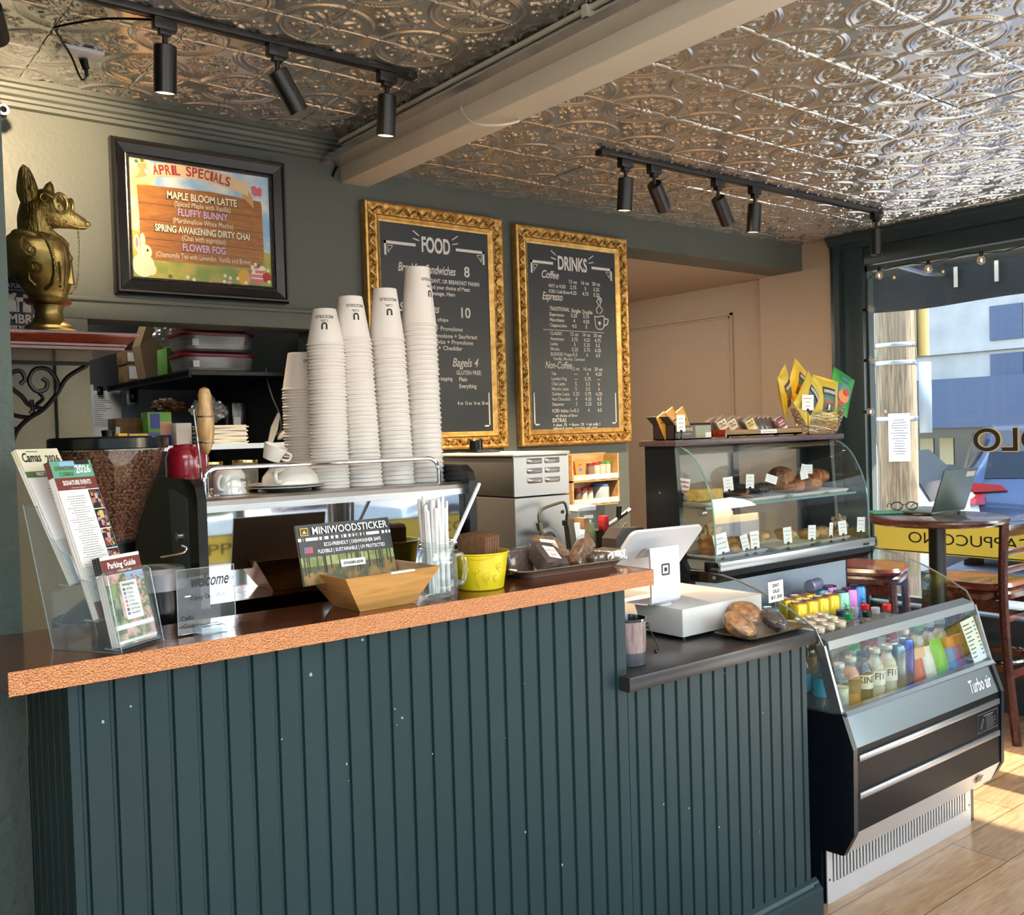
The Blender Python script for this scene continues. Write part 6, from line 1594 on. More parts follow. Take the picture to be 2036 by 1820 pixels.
# pastry top
b = MB(SILV); b.box(XA + .008, 2.140, 1.004, XB + .004, 2.16, 1.038, bev=.004); b.use(BLACK); b.box(XB + .002, 2.138, 1.002, XB + .014, 2.20, 1.040, bev=.003); b.box(XA - .004, 2.138, 1.002, XA + .010, 2.20, 1.036, bev=.003); b.box(3.46, 2.1385, 1.013, 3.50, 2.1405, 1.022); b.build('deck_rail', case)
b = MB(pm('grey_deck', '#8d9291', .3, .5)); b.box(x0, 2.155, 1.004, x1, 2.44, 1.036); b.build('deck', case)
gp = [(2.160, 1.036), (2.162, 1.12), (2.170, 1.23), (2.186, 1.29), (2.208, 1.338), (2.230, 1.375), (2.258, 1.406), (2.285, 1.423), (2.315, 1.435), (2.33, 1.437), (2.33, 1.036)]
gsm = [(p.y, p.z) for p in smoothpath([(0, y, z) for y, z in gp[:10]], 4)]
b = MB(CGL); b.add([(x, y, z) for y, z in gsm for x in (x0 - .01, x1 + .01)], [(2 * i, 2 * i + 1, 2 * i + 3, 2 * i + 2) for i in range(len(gsm) - 1)], True)
b.build('curved_glass', case)
for x in (XA + .010, XB - .012):
    b = MB(CGL); b.prism(gsm + [(2.33, 1.036)], x, x + .005, 'x'); b.build('end_glass', case)
    b = MB(CGE); b.tube([(x + .0025, y, z) for y, z in gsm], .0032, 6); b.build('glass_edge', case)
b = MB(CGL); b.box(x0, 2.21, 1.216, x1, 2.42, 1.222); b.use(CGE); b.box(x0, 2.207, 1.215, x1, 2.211, 1.223); b.build('glass_shelf', case)
b = MB(NVY)
b.box(x0, 2.44, 1.036, x0 + .03, 2.468, 1.437); b.box(3.04, 2.44, 1.036, 3.075, 2.468, 1.437); b.box(x1 - .03, 2.44, 1.036, x1, 2.468, 1.437); b.box(x0, 2.44, 1.40, x1, 2.468, 1.437); b.build('door_frame', case)
b = MB(clear('case_back_glass', (.85, .85, .82), 1.0, .02, .18, (.62, .56, .48))); b.box(x0, 2.45, 1.036, x1, 2.455, 1.40); b.build('rear_door', case)
b = MB(wood('dark_walnut', '#5b4448', '#3a2a2c', (2, 12, 12), .35, 5, .04)); b.box(XA - .016, 2.305, 1.437, XB + .055, 2.485, 1.458, bev=.003); b.build('top_board', case)
b = MB(SILV); b.cyl((2.615, 2.25, 1.20), (2.64, 2.25, 1.20), .012); b.cyl((XA - .002, 2.40, 1.27), (XA + .001, 2.40, 1.27), .004); b.cyl((XA - .002, 2.16, .985), (XA + .001, 2.16, .985), .006); b.build('fixing', case)

# ---- chilled drinks
LIDM = pm('can_lid', '#aeb2b8', .25, 1.0)
def can(x, y, z, col, lb, grp=None, txt=None, lid=None, h=.122, r_=.0325, ink=INK, rz=-1.9):
    t = thing('drink_can', lb, 'can', (x, y, z), 0, grp)
    b = MB(col); b.lathe([(r_ * .8, 0), (r_, .008), (r_, h - .014), (r_ * .84, h - .003)], (0, 0, 0), 24); b.build('can_body', t, local=True)
    b = MB(lid or LIDM); b.lathe([(r_ * .84, h - .004), (r_ * .86, h), (r_ * .78, h), (r_ * .74, h - .004), (.001, h - .004)], (0, 0, 0), 24, close=False); b.build('can_lid', t, local=True)
    if txt:
        b = MB(ink); wl_(b, txt, .03 if len(txt) < 5 else .018, h * .32, r_ + .0004, rz, len(txt) < 5); b.build('printed_name', t, local=True)
    return t
def wl_(b, txt, size, z, R_, a0, vertical=False):
    vs, fs, ww = text_geo(txt, .02, 0)
    if vertical: b.add([(R_ * math.cos(a0 - (.35 - p[1]) * -size * 1.0 / R_), R_ * math.sin(a0 - (.35 - p[1]) * -size * 1.0 / R_), z - .02 + p[0] * size) for p in [(q[0], -q[1] + .7) for q in vs]], fs)
    else: b.add([(R_ * math.cos(a0 + (p[0] - ww / 2) * size / R_), R_ * math.sin(a0 + (p[0] - ww / 2) * size / R_), z + p[1] * size) for p in vs], fs)
CYEL = pm('yellow_can', '#d9b51f', .25, .35); CGRN = pm('mint_can', '#8fc2a6', .3, .3); CPNK = pm('pink_can', '#c878b8', .3, .3); CBLU = pm('sky_blue_can', '#3f7fbd', .3, .3); CTEA = pm('teal_can', '#5f93a8', .3, .3); RLID = pm('red_can_lid', '#bd8a84', .3, .7); DLID = pm('dark_can_lid', '#2a2230', .3, .6)
zc = .7425
for i, (x, y) in enumerate(((2.93, 2.075), (3.005, 2.08), (3.08, 2.085), (3.155, 2.09), (2.97, 2.155), (3.045, 2.16), (3.12, 2.165))):
    if i < 4: can(x, y, zc, CYEL, ['yellow can with red lid at the till end of the front can row', 'second yellow can from the till in the front can row', 'third yellow can from the till in the front can row', 'yellow can beside the mint green can in the front row'][i], None, 'YERB MATE', RLID)
    else: can(x, y, zc, CYEL, 'yellow can with red lid standing behind the front can row', 'yellow cans in the second row', None, RLID)
can(3.235, 2.10, zc, CGRN, 'mint green can with a dark lid beside the yellow cans', None, 'OBA', DLID)
can(3.312, 2.115, zc, CPNK, 'pink can with a dark lid between the mint and blue cans', None, None, DLID)
can(3.392, 2.13, zc, CBLU, 'sky blue can at the window end of the can row', None, 'OBA', DLID)
can(3.23, 2.185, zc, CTEA, 'blue topped can standing behind the mint green can', None, None, DLID)
can(3.31, 2.20, zc, CPNK, 'pink can standing behind the front pink can', None, None, DLID)
can(2.70, 2.09, zc, CTEA, 'teal can behind the cash drawer, first of two'); can(2.78, 2.085, zc, CTEA, 'teal can beside the yellow cans near the cash drawer')
o = can(3.19, 2.20, zc + .165, pm('lilac_can', '#8d8aa6', .3, .3), 'lilac can lying on its side on top of the cans'); o.rotation_euler = (0, rad(90), rad(12)); o.location = (3.12, 2.16, zc + .122 + .024); o.scale = (.72, .72, .75)
BOT = clear('bottle_glass', (.88, .86, .8), 1.3, .03, .08, (.6, .55, .45)); TEA = pm('brown_tea', '#4a2a14', .15); PALE = pm('pale_tea', '#a39465', .2)
CAPW = pm('pearl_cap', '#cfc7b8', .3, .5)
def bottle(name, x, y, z, h, r_, liquid, cap, lb, label=None, txt=None, grp=None, neck=.36, fill=.72, tcol=None):
    """shouldered bottle: body, drink, cap, optional label band"""
    t = thing(name, lb, 'bottle', (x, y, z), 0, grp)
    sh = h * .62; nr = r_ * neck
    out = [(r_ * .9, 0), (r_, .006), (r_, sh), (r_ * .85, sh + h * .08), (r_ * .5, sh + h * .19), (nr, sh + h * .24), (nr, h * .95)]
    b = MB(BOT); b.lathe(out, (0, 0, 0), 22, close=False); b.build('bottle_body', t, local=True)
    top = h * fill
    liq = [(r_ * .86, .003)] + [(rr_ * .94, zz) for rr_, zz in out[1:] if zz < top]; liq += [(np.interp(top, [p[1] for p in out], [p[0] for p in out]) * .94, top), (.001, top)]
    b = MB(liquid); b.lathe(liq, (0, 0, 0), 20); b.build('drink', t, local=True)
    b = MB(cap); b.lathe([(nr * 1.15, h * .915), (nr * 1.18, h * .92), (nr * 1.18, h), (nr * 1.05, h + .002), (.001, h + .002)], (0, 0, 0), 20); b.build('cap', t, local=True)
    if label:
        b = MB(label); b.lathe([(r_ + .0006, h * .30), (r_ + .0006, h * .58)], (0, 0, 0), 24, close=False)
        if txt: b.use(tcol or PAPER); wl_(b, txt, .03, h * .42, r_ + .0012, -2.0)
        b.build('paper_label', t, local=True)
    return t
gb = None
for i, (x, y) in enumerate(((2.69, 1.985), (2.755, 1.985), (2.82, 1.99), (2.885, 1.99), (2.95, 1.99), (2.655, 1.925), (2.72, 1.925), (2.785, 1.93), (2.85, 1.93), (2.915, 1.93), (2.675, 1.865), (2.74, 1.865), (2.805, 1.87), (2.87, 1.87))):
    lb = 'glass tea bottle with a pearl cap in the block beside the till'
    if gb is None: gb = o = bottle('tea_bottle', x, y, .637, .195, .029, TEA, CAPW, lb, KRAFT, None, 'glass tea bottles in the open chiller', .62, .8)
    else: o = dup(gb, (x, y, .637), rnd.uniform(0, 6))
b = MB(WELL); b.box(2.62, 1.83, .585, 3.0, 2.025, .636); tag(b.build('bottle_riser'), 'grey riser block under the glass tea bottles in the chiller', 'riser')
COLA = pm('cola', '#140806', .12); CLR = pm('clear_soda', '#cfd8d2', .15); RLAB = pm('red_label', '#b01522', .4); SLAB = pm('silver_label', '#b9b3b0', .4); GLAB = pm('green_label', '#2f9a56', .4); GCAP = pm('green_cap', '#1f7a4a', .35); GRC = pm('grey_cap', '#8f9399', .35); BCAP = pm('black_cap', '#101418', .35); RCAP = pm('red_cap', '#bb1420', .35); DBC = pm('navy_cap', '#16264a', .35)
SODA = ((3.045, 1.945, CLR, GCAP, 'lemon soda bottle with a green cap in front of the cola bottles', GLAB, 'Sprite'), (3.125, 1.925, COLA, BCAP, 'cola bottle with a black cap and red label beside the green capped soda', RLAB, 'Coke'), (3.205, 1.94, COLA, GRC, 'diet cola bottle with a grey cap and silver label', SLAB, 'Coke'), (3.29, 1.945, COLA, RCAP, 'cola bottle with a red cap at the window end of the chiller', RLAB, 'Coca'),
        (2.99, 1.995, CLR, GCAP, 'soda bottle with a green cap behind the front green capped one', GLAB, None), (3.075, 2.0, COLA, DBC, 'dark bottle with a navy cap in the second row of sodas', SLAB, None), (3.16, 1.998, COLA, GRC, 'grey capped cola standing in the second row of sodas', SLAB, None), (3.235, 2.0, COLA, RCAP, 'red capped cola standing in the second row of sodas', RLAB, None))
for x, y, lq, cp, lb, la, tx_ in SODA: bottle('soda_bottle', x, y, .5855, .238, .034, lq, cp, lb, la, tx_, None, .40, .74)
WATR = clear('water', (.75, .86, .93), 1.2, .03, .12, (.5, .75, .85)); WLAB = pm('aqua_label', '#4aa0c4', .4)
for x, y, lb in ((2.628, 1.775, 'water bottle with a green cap at the near corner of the chiller'), (2.63, 1.86, 'second green capped water bottle along the chiller side glass')): bottle('water_bottle', x, y, .5855, .205, .032, WATR, GCAP, lb, WLAB, None, None, .45, .8)
# front row behind the glass
OJ = pm('orange_juice', '#e08a3c', .3); PETD = pm('dark_pet', '#2b2622', .2); FRL = pm('fruit_label', '#dcd8d4', .4)
bottle('juice_bottle', 2.70, 1.765, .5855, .15, .030, CLR, CAPW, 'short clear bottle at the till end of the front glass', None, None, None, .5, .5)
bottle('juice_bottle', 2.765, 1.765, .5855, .16, .030, OJ, CAPW, 'orange juice bottle behind the front glass', KRAFT, None, None, .5, .8)
bottle('kombucha_bottle', 2.835, 1.765, .5855, .165, .031, PETD, BCAP, 'dark bottle with a pale round badge behind the front glass', pm('cream_label', '#d8d0bb', .4), 'KIND', None, .5, .8, INK)
bottle('milk_bottle', 2.905, 1.765, .5855, .165, .032, FRL, CAPW, 'white labelled milk bottle behind the front glass', FRL, 'FIT', None, .5, .85, NAVY)
bottle('milk_bottle', 2.98, 1.765, .5855, .165, .032, FRL, CAPW, 'second white labelled milk bottle, nearer the blue cans', FRL, 'FIT', None, .5, .85, NAVY)
can(3.05, 1.765, .5855, pm('silver_blue_can', '#7c8fa3', .25, .6), 'slim silver and blue can behind the front glass', None, None, None, .155, .026); can(3.108, 1.768, .5855, pm('royal_blue_can', '#2b47a8', .25, .6), 'slim royal blue can beside the snack pouches', None, None, None, .165, .026)
def pouch(x, y, z, w, h, col, lb, top=None, rz=0.0, tl=-12):
    t = thing('snack_pouch', lb, 'pouch', (x, y, z), rz); 
    def fn(u, v):
        e = math.sin(PI * u) ** .5 * min(1, (1 - v) * 3) ; return ((u - .5) * w * (1 + .05 * math.sin(v * 7)), -.018 * e, v * h)
    b = MB(col); M = Matrix.Rotation(rad(tl), 4, 'X'); b.M = M; b.grid(fn, 12, 8); b.grid(lambda u, v: ((u - .5) * w * (1 + .05 * math.sin(v * 7)), .018 * math.sin(PI * u) ** .5 * min(1, (1 - v) * 3), v * h), 12, 8); b.build('pouch_body', t, local=True)
    if top: 
        b = MB(top); b.M = M; b.box(-w * .5, -.0195, h * .72, w * .5, .0, h * 1.0); b.build('header', t, local=True)
    return t
for x, w, h, c, lb, tp in ((3.175, .07, .12, pm('coral_pouch', '#c0414c', .4), 'coral red snack pouch behind the front glass', SKIN), (3.245, .075, .115, pm('white_pouch', '#d9d4cf', .4), 'white snack pouch between the red and green pouches', None), (3.325, .085, .13, pm('green_pouch', '#5fae2f', .4), 'bright green snack pouch behind the front glass', None), (3.40, .06, .125, pm('blue_pouch', '#2f7fb5', .4), 'blue snack pouch between the green and purple ones', ORG), (3.455, .07, .125, pm('purple_pouch', '#9a2f9a', .4), 'purple and orange snack pouch near the price list', ORG)):
    pouch(x, 1.755, .5855, w, h, c, lb, tp)
for x, cp, lb in ((3.20, CAPW, 'white capped yogurt drink behind the red pouch'), (3.29, GCAP, 'green necked bottle behind the white pouch'), (3.37, GRC, 'grey capped bottle behind the green pouch'), (3.45, GRC, 'grey capped bottle behind the purple pouch')): bottle('yogurt_drink', x, 1.83, .5855, .175, .03, FRL, cp, lb, None, None, None, .6, .8)
t = thing('price_list', 'white printed price list leaning inside the front glass of the chiller', 'price list', (3.49, 1.70, .62))
b = MB(PAPER); M = Matrix.Translation((3.485, 1.692, .622)) @ Matrix.Rotation(rad(-17), 4, 'X') @ Matrix.Rotation(rad(-5), 4, 'Y'); b.M = M; b.box(-.05, 0, 0, .05, .001, .155); b.build('sheet', t)
b = MB(INK); b.M = M; lines(b, -.042, .018, .02, .135, 9, -.0008, .004, 5, False); 
for i in range(9): b.box(.028, -.001, .02 + i * .0145, .042, -.0006, .024 + i * .0145)
b.build('print', t)

# ---- pastries
PLATE = pm('white_melamine', '#d9d6d0', .25)
def plate(x, y, z, hx, hy, lb, rz=0):
    t = thing('pastry_plate', lb, 'plate', (x, y, z), rz); b = MB(PLATE); tray(b, [(hx * .85, hy * .85, 0), (hx * .9, hy * .9, .002), (hx, hy, .014), (hx * .985, hy * .97, .015), (hx * .86, hy * .86, .004)], .02); b.build('dish', t, local=True); return t
plate(2.72, 2.30, 1.2225, .115, .085, 'white plate under the cake and cookies on the glass shelf'); plate(2.965, 2.30, 1.2225, .12, .085, 'white plate under the chocolate muffins on the glass shelf'); plate(3.22, 2.30, 1.2225, .12, .085, 'white plate under the rolled pastry on the glass shelf'); plate(3.425, 2.30, 1.2225, .075, .085, 'white plate under the croissant at the window end of the glass shelf')
CRUST = pm('baked_crust', '#9a6030', .45, bump=3, bscale=40, var=.9, vscale=18, vcol='#5e3316'); GLAZE = pm('glossy_croissant', '#a8672c', .35, bump=1.5, bscale=60, var=.9, vscale=14, vcol='#6a3714'); LEMON = pm('lemon_cake', '#c9ab5a', .7, bump=3, bscale=60, var=.7, vscale=30, vcol='#a8853a'); SUGAR = pm('sugar_dusted', '#c9a77c', .7, bump=3, bscale=60, var=.9, vscale=22, vcol='#a0703c')
b = MB(LEMON); b.box(2.60, 2.24, 1.238, 2.735, 2.30, 1.282, bev=.008, seg=3); tag(b.build('coffee_cake'), 'yellow crumb cake slice at the till end of the glass shelf', 'cake')
for i, (x, y, z, lb) in enumerate(((2.80, 2.27, 1.238, 'dark flat cookie lying in front on the glass shelf'), (2.83, 2.31, 1.246, 'dark flat cookie overlapping behind the front one'), (2.86, 2.26, 1.240, 'brown flat cookie beside the chocolate muffin'))):
    b = MB(CHO if i < 2 else CRUST); b.lathe([(.04, 0), (.043, .004), (.040, .010), (.001, .012)], (0, 0, 0), 24); o = b.build('cookie'); o.location = (x, y, z); o.rotation_euler = (0, rad(6 * i), 0); tag(o, lb, 'cookie')
muffin((2.965, 2.27, 1.2605), (6, -4, 0), .036, CHO, 'chocolate muffin at the front of the glass shelf', 'muffin', False)
muffin((2.955, 2.345, 1.2605), (0, 0, 40), .036, CHO, 'chocolate muffin behind the front chocolate muffin', 'muffin', False); muffin((3.045, 2.30, 1.2605), (10, 0, 0), .034, CHO, 'small chocolate muffin beside the rolled pastry', 'muffin', False)
def croissant(c, L_, r_, rz, lb, mat_=GLAZE, bend=.35):
    t = thing('croissant', lb, 'croissant', c, rz); b = MB(mat_)
    def fn(u, v):
        s = v * 2 - 1; a = 2 * PI * u; R_ = r_ * max(.02, (1 - abs(s) ** 2.2)) ** .6 * (1 + .16 * math.cos(s * 20 + a * .6)); x = s * L_ / 2; y = bend * L_ * (s * s) * .5
        return (x, y + R_ * math.cos(a), max(-r_ * .8, R_ * math.sin(a) * .9))
    b.grid(fn, 24, 48); b.build('dough', t, local=True, sharp=80); return t
croissant((3.335, 2.295, 1.266), .20, .036, rad(6), 'glossy croissant at the window end of the glass shelf'); croissant((3.43, 2.33, 1.285), .16, .034, rad(-18), 'second croissant resting over the first at the window end')
t = thing('sourdough_roll', 'large crusty round roll standing on the glass shelf', 'bread', (3.165, 2.31, 1.29))
b = MB(CRUST)
def roll(u, v):
    a = 2 * PI * u; p = PI * v; w = 1 + .05 * math.sin(9 * a + 3 * v); return (3.165 + .062 * w * math.sin(p) * math.cos(a), 2.31 + .05 * w * math.sin(p) * math.sin(a), 1.288 + .052 * math.cos(p))
b.grid(roll, 30, 18); b.build('crust', t)
croissant((3.20, 2.265, 1.262), .13, .026, rad(10), 'small glossy pastry in front of the crusty roll')
def ptag(x, y, z, h, lb, txt='', tilt=0, w=.036, stem=.01, ink=INK, rz=-.35): return clip_tag(x, y, z, w, h, lb, txt, rz, stem, tilt, ink, stem > .012)
ptag(2.60, 2.315, 1.24, .058, 'price tag with red writing behind the crumb cake', 'Raspberry\nCoffee\nCake', 10, .045, .024, RED); ptag(2.775, 2.25, 1.245, .05, 'white price tag left of the cookies on the glass shelf', '', -5, .04, .024); ptag(2.895, 2.25, 1.245, .052, 'white price tag standing on a clip before the chocolate muffin', '', 3, .034, .026)
ptag(3.005, 2.24, 1.285, .03, 'white price tag tilted on the chocolate muffin', '', 18, .05, .0); ptag(3.215, 2.235, 1.285, .03, 'small white tag stuck before the crusty roll', '', -10, .034, .004); ptag(3.32, 2.32, 1.30, .042, 'white price tag behind the croissant, left one', '', 14, .022, .0); ptag(3.36, 2.32, 1.30, .038, 'white price tag behind the croissant, right one', '', 2, .042, .0)
plate(2.76, 2.27, 1.0365, .16, .09, 'long white plate under the wrapped bread on the case deck'); plate(3.08, 2.27, 1.0365, .14, .09, 'white plate under the fruit muffins on the case deck'); plate(3.34, 2.27, 1.0365, .11, .09, 'white plate under the dusted buns on the case deck')
for x, y, rz, lb in ((2.695, 2.26, .3, 'brown baked loaf at the till end of the case deck'), (2.76, 2.28, -.2, 'brown seeded loaf behind the price tags on the case deck')): croissant((x, y, 1.075), .17, .034, rz, lb, CRUST, .1)
crumple('pastry_bag', 'tan paper wrapped pastry leaning behind the tags on the case deck', 'pastry', (2.74, 2.31, 1.10), (.05, .03, .045), pm('tan_paper', '#a98658', .6), 12)
croissant((2.81, 2.225, 1.062), .15, .022, .15, 'flat golden pastry at the front of the long plate', SUGAR, .05)
muffin((2.945, 2.25, 1.088), (15, 0, 0), .034, SUGAR, 'golden fruit muffin beside the long plate', 'muffin', False); muffin((3.10, 2.25, 1.078), (6, 5, 0), .042, SUGAR, 'large dusted muffin in the middle of the case deck', 'muffin', False); muffin((3.03, 2.31, 1.078), (0, 0, 0), .036, MUF, 'golden muffin behind the dusted muffin', 'muffin', False)
for x, lb in ((3.27, 'pale dusted bun on the case deck near the window end'), (3.36, 'pale bun wrapped at the window end of the case deck')):
    b = MB(SUGAR); b.sph((x, 2.26, 1.068), (.045, .04, .024), 20, 12); tag(b.build('sugar_bun'), lb, 'bun')
crumple('snack_bag', 'clear bag of nuts at the window end of the case deck', 'bag', (3.465, 2.25, 1.085), (.035, .03, .042), pm('mixed_nuts', '#7a5a3a', .5, var=1.5, vscale=50, vcol='#b39a70', bump=.8), 14)
for k, (x, tl, h, w, lb) in enumerate(((2.655, -12, .07, .055, 'wide white tag leaning at the till end of the case deck'), (2.785, -14, .055, .03, 'white tag behind its twin over the long plate'), (2.835, -4, .062, .036, 'white tag in front over the long plate'), (3.03, -4, .06, .036, 'white tag on a black clip before the dusted muffin'), (3.18, 2, .055, .034, 'white tag between the dusted muffin and the bun'), (3.305, 4, .055, .016, 'narrow white tag seen edge on before the bun'), (3.39, -6, .055, .038, 'white tag on a black clip before the last bun'), (3.515, 3, .06, .038, 'white tag at the window end of the case deck'))):
    ptag(x, 2.185, 1.0375, h, lb, '', tl, w, .022)

# ---- on top of the case
DBX = pm('dark_chocolate_box', '#2a2224', .35)
zt = 1.4585
t = thing('chocolate_display_box', 'dark open display box of orange chocolate bars on top of the case', 'box', (2.64, 2.40, zt))
b = MB(DBX); x0_, x1_, y0_, y1_ = 2.60, 2.80, 2.345, 2.45
b.box(x0_, y0_, zt, x1_, y1_, zt + .004); b.box(x0_, y0_, zt, x1_, y0_ + .003, zt + .052); b.box(x0_, y1_ - .003, zt, x1_, y1_, zt + .075); b.box(x0_, y0_, zt, x0_ + .003, y1_, zt + .06); b.box(x1_ - .003, y0_, zt, x1_, y1_, zt + .06)
b.prism([(x0_, zt + .055), (x0_ - .035, zt + .085), (x0_ - .031, zt + .087), (x0_ + .003, zt + .06)], y0_, y1_, 'y'); b.build('box_tray', t)
b = MB(GOLD); b.text('DIVINE', .016, (2.665, y0_ - .0003, zt + .032), X3, Z3, 'C', .02, 0, .06); b.text('chocolate', .010, (2.665, y0_ - .0003, zt + .018), X3, Z3, 'C', 0, .3); b.use(pm('sage_print', '#8d9178', .5)); b.box(2.71, y0_ - .0006, zt + .005, 2.797, y0_, zt + .05); b.use(GOLD); b.text('DIVINE', .014, (2.745, y0_ - .0008, zt + .012), X3, Z3, 'C', .02, 0, .05); b.use(PAPER); b.box(2.765, y0_ - .001, zt + .006, 2.797, y0_ - .0006, zt + .024); b.build('lettering', t)
CHB = pm('orange_gold_wrapper', '#cf9330', .35)
for i, (x, lb) in enumerate(((2.625, 'orange chocolate bar leaning at the left of the display box'), (2.672, 'orange chocolate bar leaning in the middle of the display box'), (2.722, 'orange chocolate bar leaning at the right of the display box'))):
    t = thing('chocolate_bar', lb, 'chocolate bar', (x, 2.40, zt + .006)); b = MB(CHB); b.M = Matrix.Rotation(rad(20), 4, 'Y') @ Matrix.Rotation(rad(-18), 4, 'X') ; b.M = Matrix.Rotation(rad(-28), 4, 'Y'); b.box(-.024, -.012 - i * .004, .0, .024, -.004 - i * .004, .118 if i else .10, bev=.002); b.build('wrapper', t, local=True)
    b = MB(INK); b.M = Matrix.Rotation(rad(-28), 4, 'Y'); b.text('DIVINE', .010, (0, -.0125 - i * .004, .068), X3, Z3, 'C', .02, 0, .034); b.build('lettering', t, local=True)
ptag(2.622, 2.335, zt, .06, 'white tag on a black clip before the chocolate box', '', 0, .034, .03)
t = thing('wooden_tray', 'low wooden tray of wrapped cookie bars on top of the case', 'tray', (3.10, 2.40, zt), rad(0))
b = MB(wood('tray_wood', '#a07d45', '#6d4f28', (1, 20, 20), .5, 5, .05)); b.box(2.875, 2.335, zt + .006, 3.345, 2.46, zt + .012); b.box(2.875, 2.335, zt + .006, 3.345, 2.341, zt + .030); b.box(2.875, 2.454, zt + .006, 3.345, 2.46, zt + .03); b.use(wood('mahogany', '#6e2a18', '#451509')); b.box(2.868, 2.335, zt + .004, 2.876, 2.46, zt + .032); b.box(3.344, 2.335, zt + .004, 3.350, 2.46, zt + .032); b.use(BLACK)
for x in (2.90, 3.32): b.box(x, 2.345, zt, x + .012, 2.357, zt + .006); b.box(x, 2.44, zt, x + .012, 2.452, zt + .006)
b.build('tray_body', t); b = MB(PAPER); b.box(3.08, 2.334, zt + .012, 3.18, 2.3352, zt + .027); b.use(INK); b.text('ALL ON THIS SIDE $2.50', .008, (3.13, 2.3335, zt + .016), X3, Z3, 'C', 0, 0, .085); b.build('paper_label', t)
PKF = [pm('pack_cream', '#d5c7a0', .5), pm('pack_yellow', '#d8c877', .5), pm('pack_maroon', '#8f2f35', .5), pm('pack_brown', '#5d3d25', .6, var=.7, vscale=40)]
PK = [(2.90, 3, 0), (2.925, 0, 1), (2.955, 3, 0), (2.985, 0, 1), (3.02, 3, 0), (3.06, 3, 0), (3.095, 1, 1), (3.13, 3, 0), (3.155, 1, 0), (3.185, 3, 0), (3.215, 3, 0), (3.245, 3, 0), (3.29, 2, 1)]
words_ = {1: 'cream labelled', 3: 'cream and maroon labelled', 6: 'yellow labelled', 12: 'maroon apple cinnamon labelled'}
for i, (x, m, fr) in enumerate(PK):
    lb = (words_[i] + ' cookie bar pack at the front of the wooden tray') if fr else 'clear wrapped brown cookie bar leaning in the wooden tray'
    t = thing('cookie_pack', lb, 'cookie pack', (x, 2.385 + .02 * (1 - fr), zt + .014), 0, None if fr else 'plain wrapped cookie bars in the wooden tray')
    b = MB(PKF[3]); b.M = Matrix.Rotation(rad(-22), 4, 'Y') @ Matrix.Rotation(rad(-12), 4, 'X'); b.box(-.026, -.008, .003, .026, .008, .062, bev=.003); b.build('cookie_bar', t, local=True)
    b = MB(WRAP); b.M = Matrix.Rotation(rad(-22), 4, 'Y') @ Matrix.Rotation(rad(-12), 4, 'X'); b.box(-.031, -.010, 0, .031, .010, .070, bev=.003); b.add([(-.031 + .0052 * k, 0, .069 + (.008 if k % 2 else 0)) for k in range(13)] + [(.031, 0, .062), (-.031, 0, .062)], [tuple(range(15))]); b.build('wrapper', t, local=True)
    if fr:
        b = MB(PKF[m]); b.M = Matrix.Rotation(rad(-22), 4, 'Y') @ Matrix.Rotation(rad(-12), 4, 'X'); b.box(-.025, -.0112, .008, .025, -.0102, .056)
        b.use(PKF[2] if m == 0 else PAPER); b.box(-.025, -.0116, .008, .025, -.011, .018); b.use(PAPER if m == 2 else BRN)
        for q, s_ in enumerate(('Apple', 'Cinnamon') if m == 2 else ('Fig &', 'Oat')): b.text(s_, .011, (0, -.012, .042 - q * .012), X3, Z3, 'C', .02, 0, .034)
        b.build('label', t, local=True)
# wire-and-twig basket with snack bags
TWIG = pm('straw_wire', '#a8946a', .5, .2, var=.9, vscale=40, vcol='#6b5430'); TWL = pm('pale_wire', '#c4bda8', .35, .5)
t = thing('twig_basket', 'round nest like wire basket holding snack bags on top of the case', 'basket', (3.55, 2.395, zt))
r = random.Random(21)
for k, m in enumerate((TWIG, TWL)):
    b = MB(m)
    for i in range(110 if k == 0 else 50):
        a = r.uniform(0, 2 * PI); z1 = r.uniform(.008, .10); da = r.uniform(.5, 1.7) * r.choice((-1, 1)); dz = r.uniform(-.045, .045); pts = []
        for q in range(9):
            z = min(.108, max(.004, z1 + dz * q / 8)); R_ = .085 + .060 * (z / .11) ** .7 + r.uniform(-.003, .003); pts.append((R_ * math.cos(a + da * q / 8), R_ * .62 * math.sin(a + da * q / 8), z))
        b.tube(pts, .0013, 4)
    b.build('woven_wire', t, local=True)
b = MB(TWIG); b.lathe([(.075, .002), (.078, .004), (.001, .005)], (0, 0, 0), 24, 1, .62); b.build('base_plate', t, local=True)
HYEL = pm('yellow_snack_bag', '#cdb03a', .35, bump=.25, bscale=30); HGRN = pm('green_snack_bag', '#2f8a34', .35, bump=.25, bscale=30)
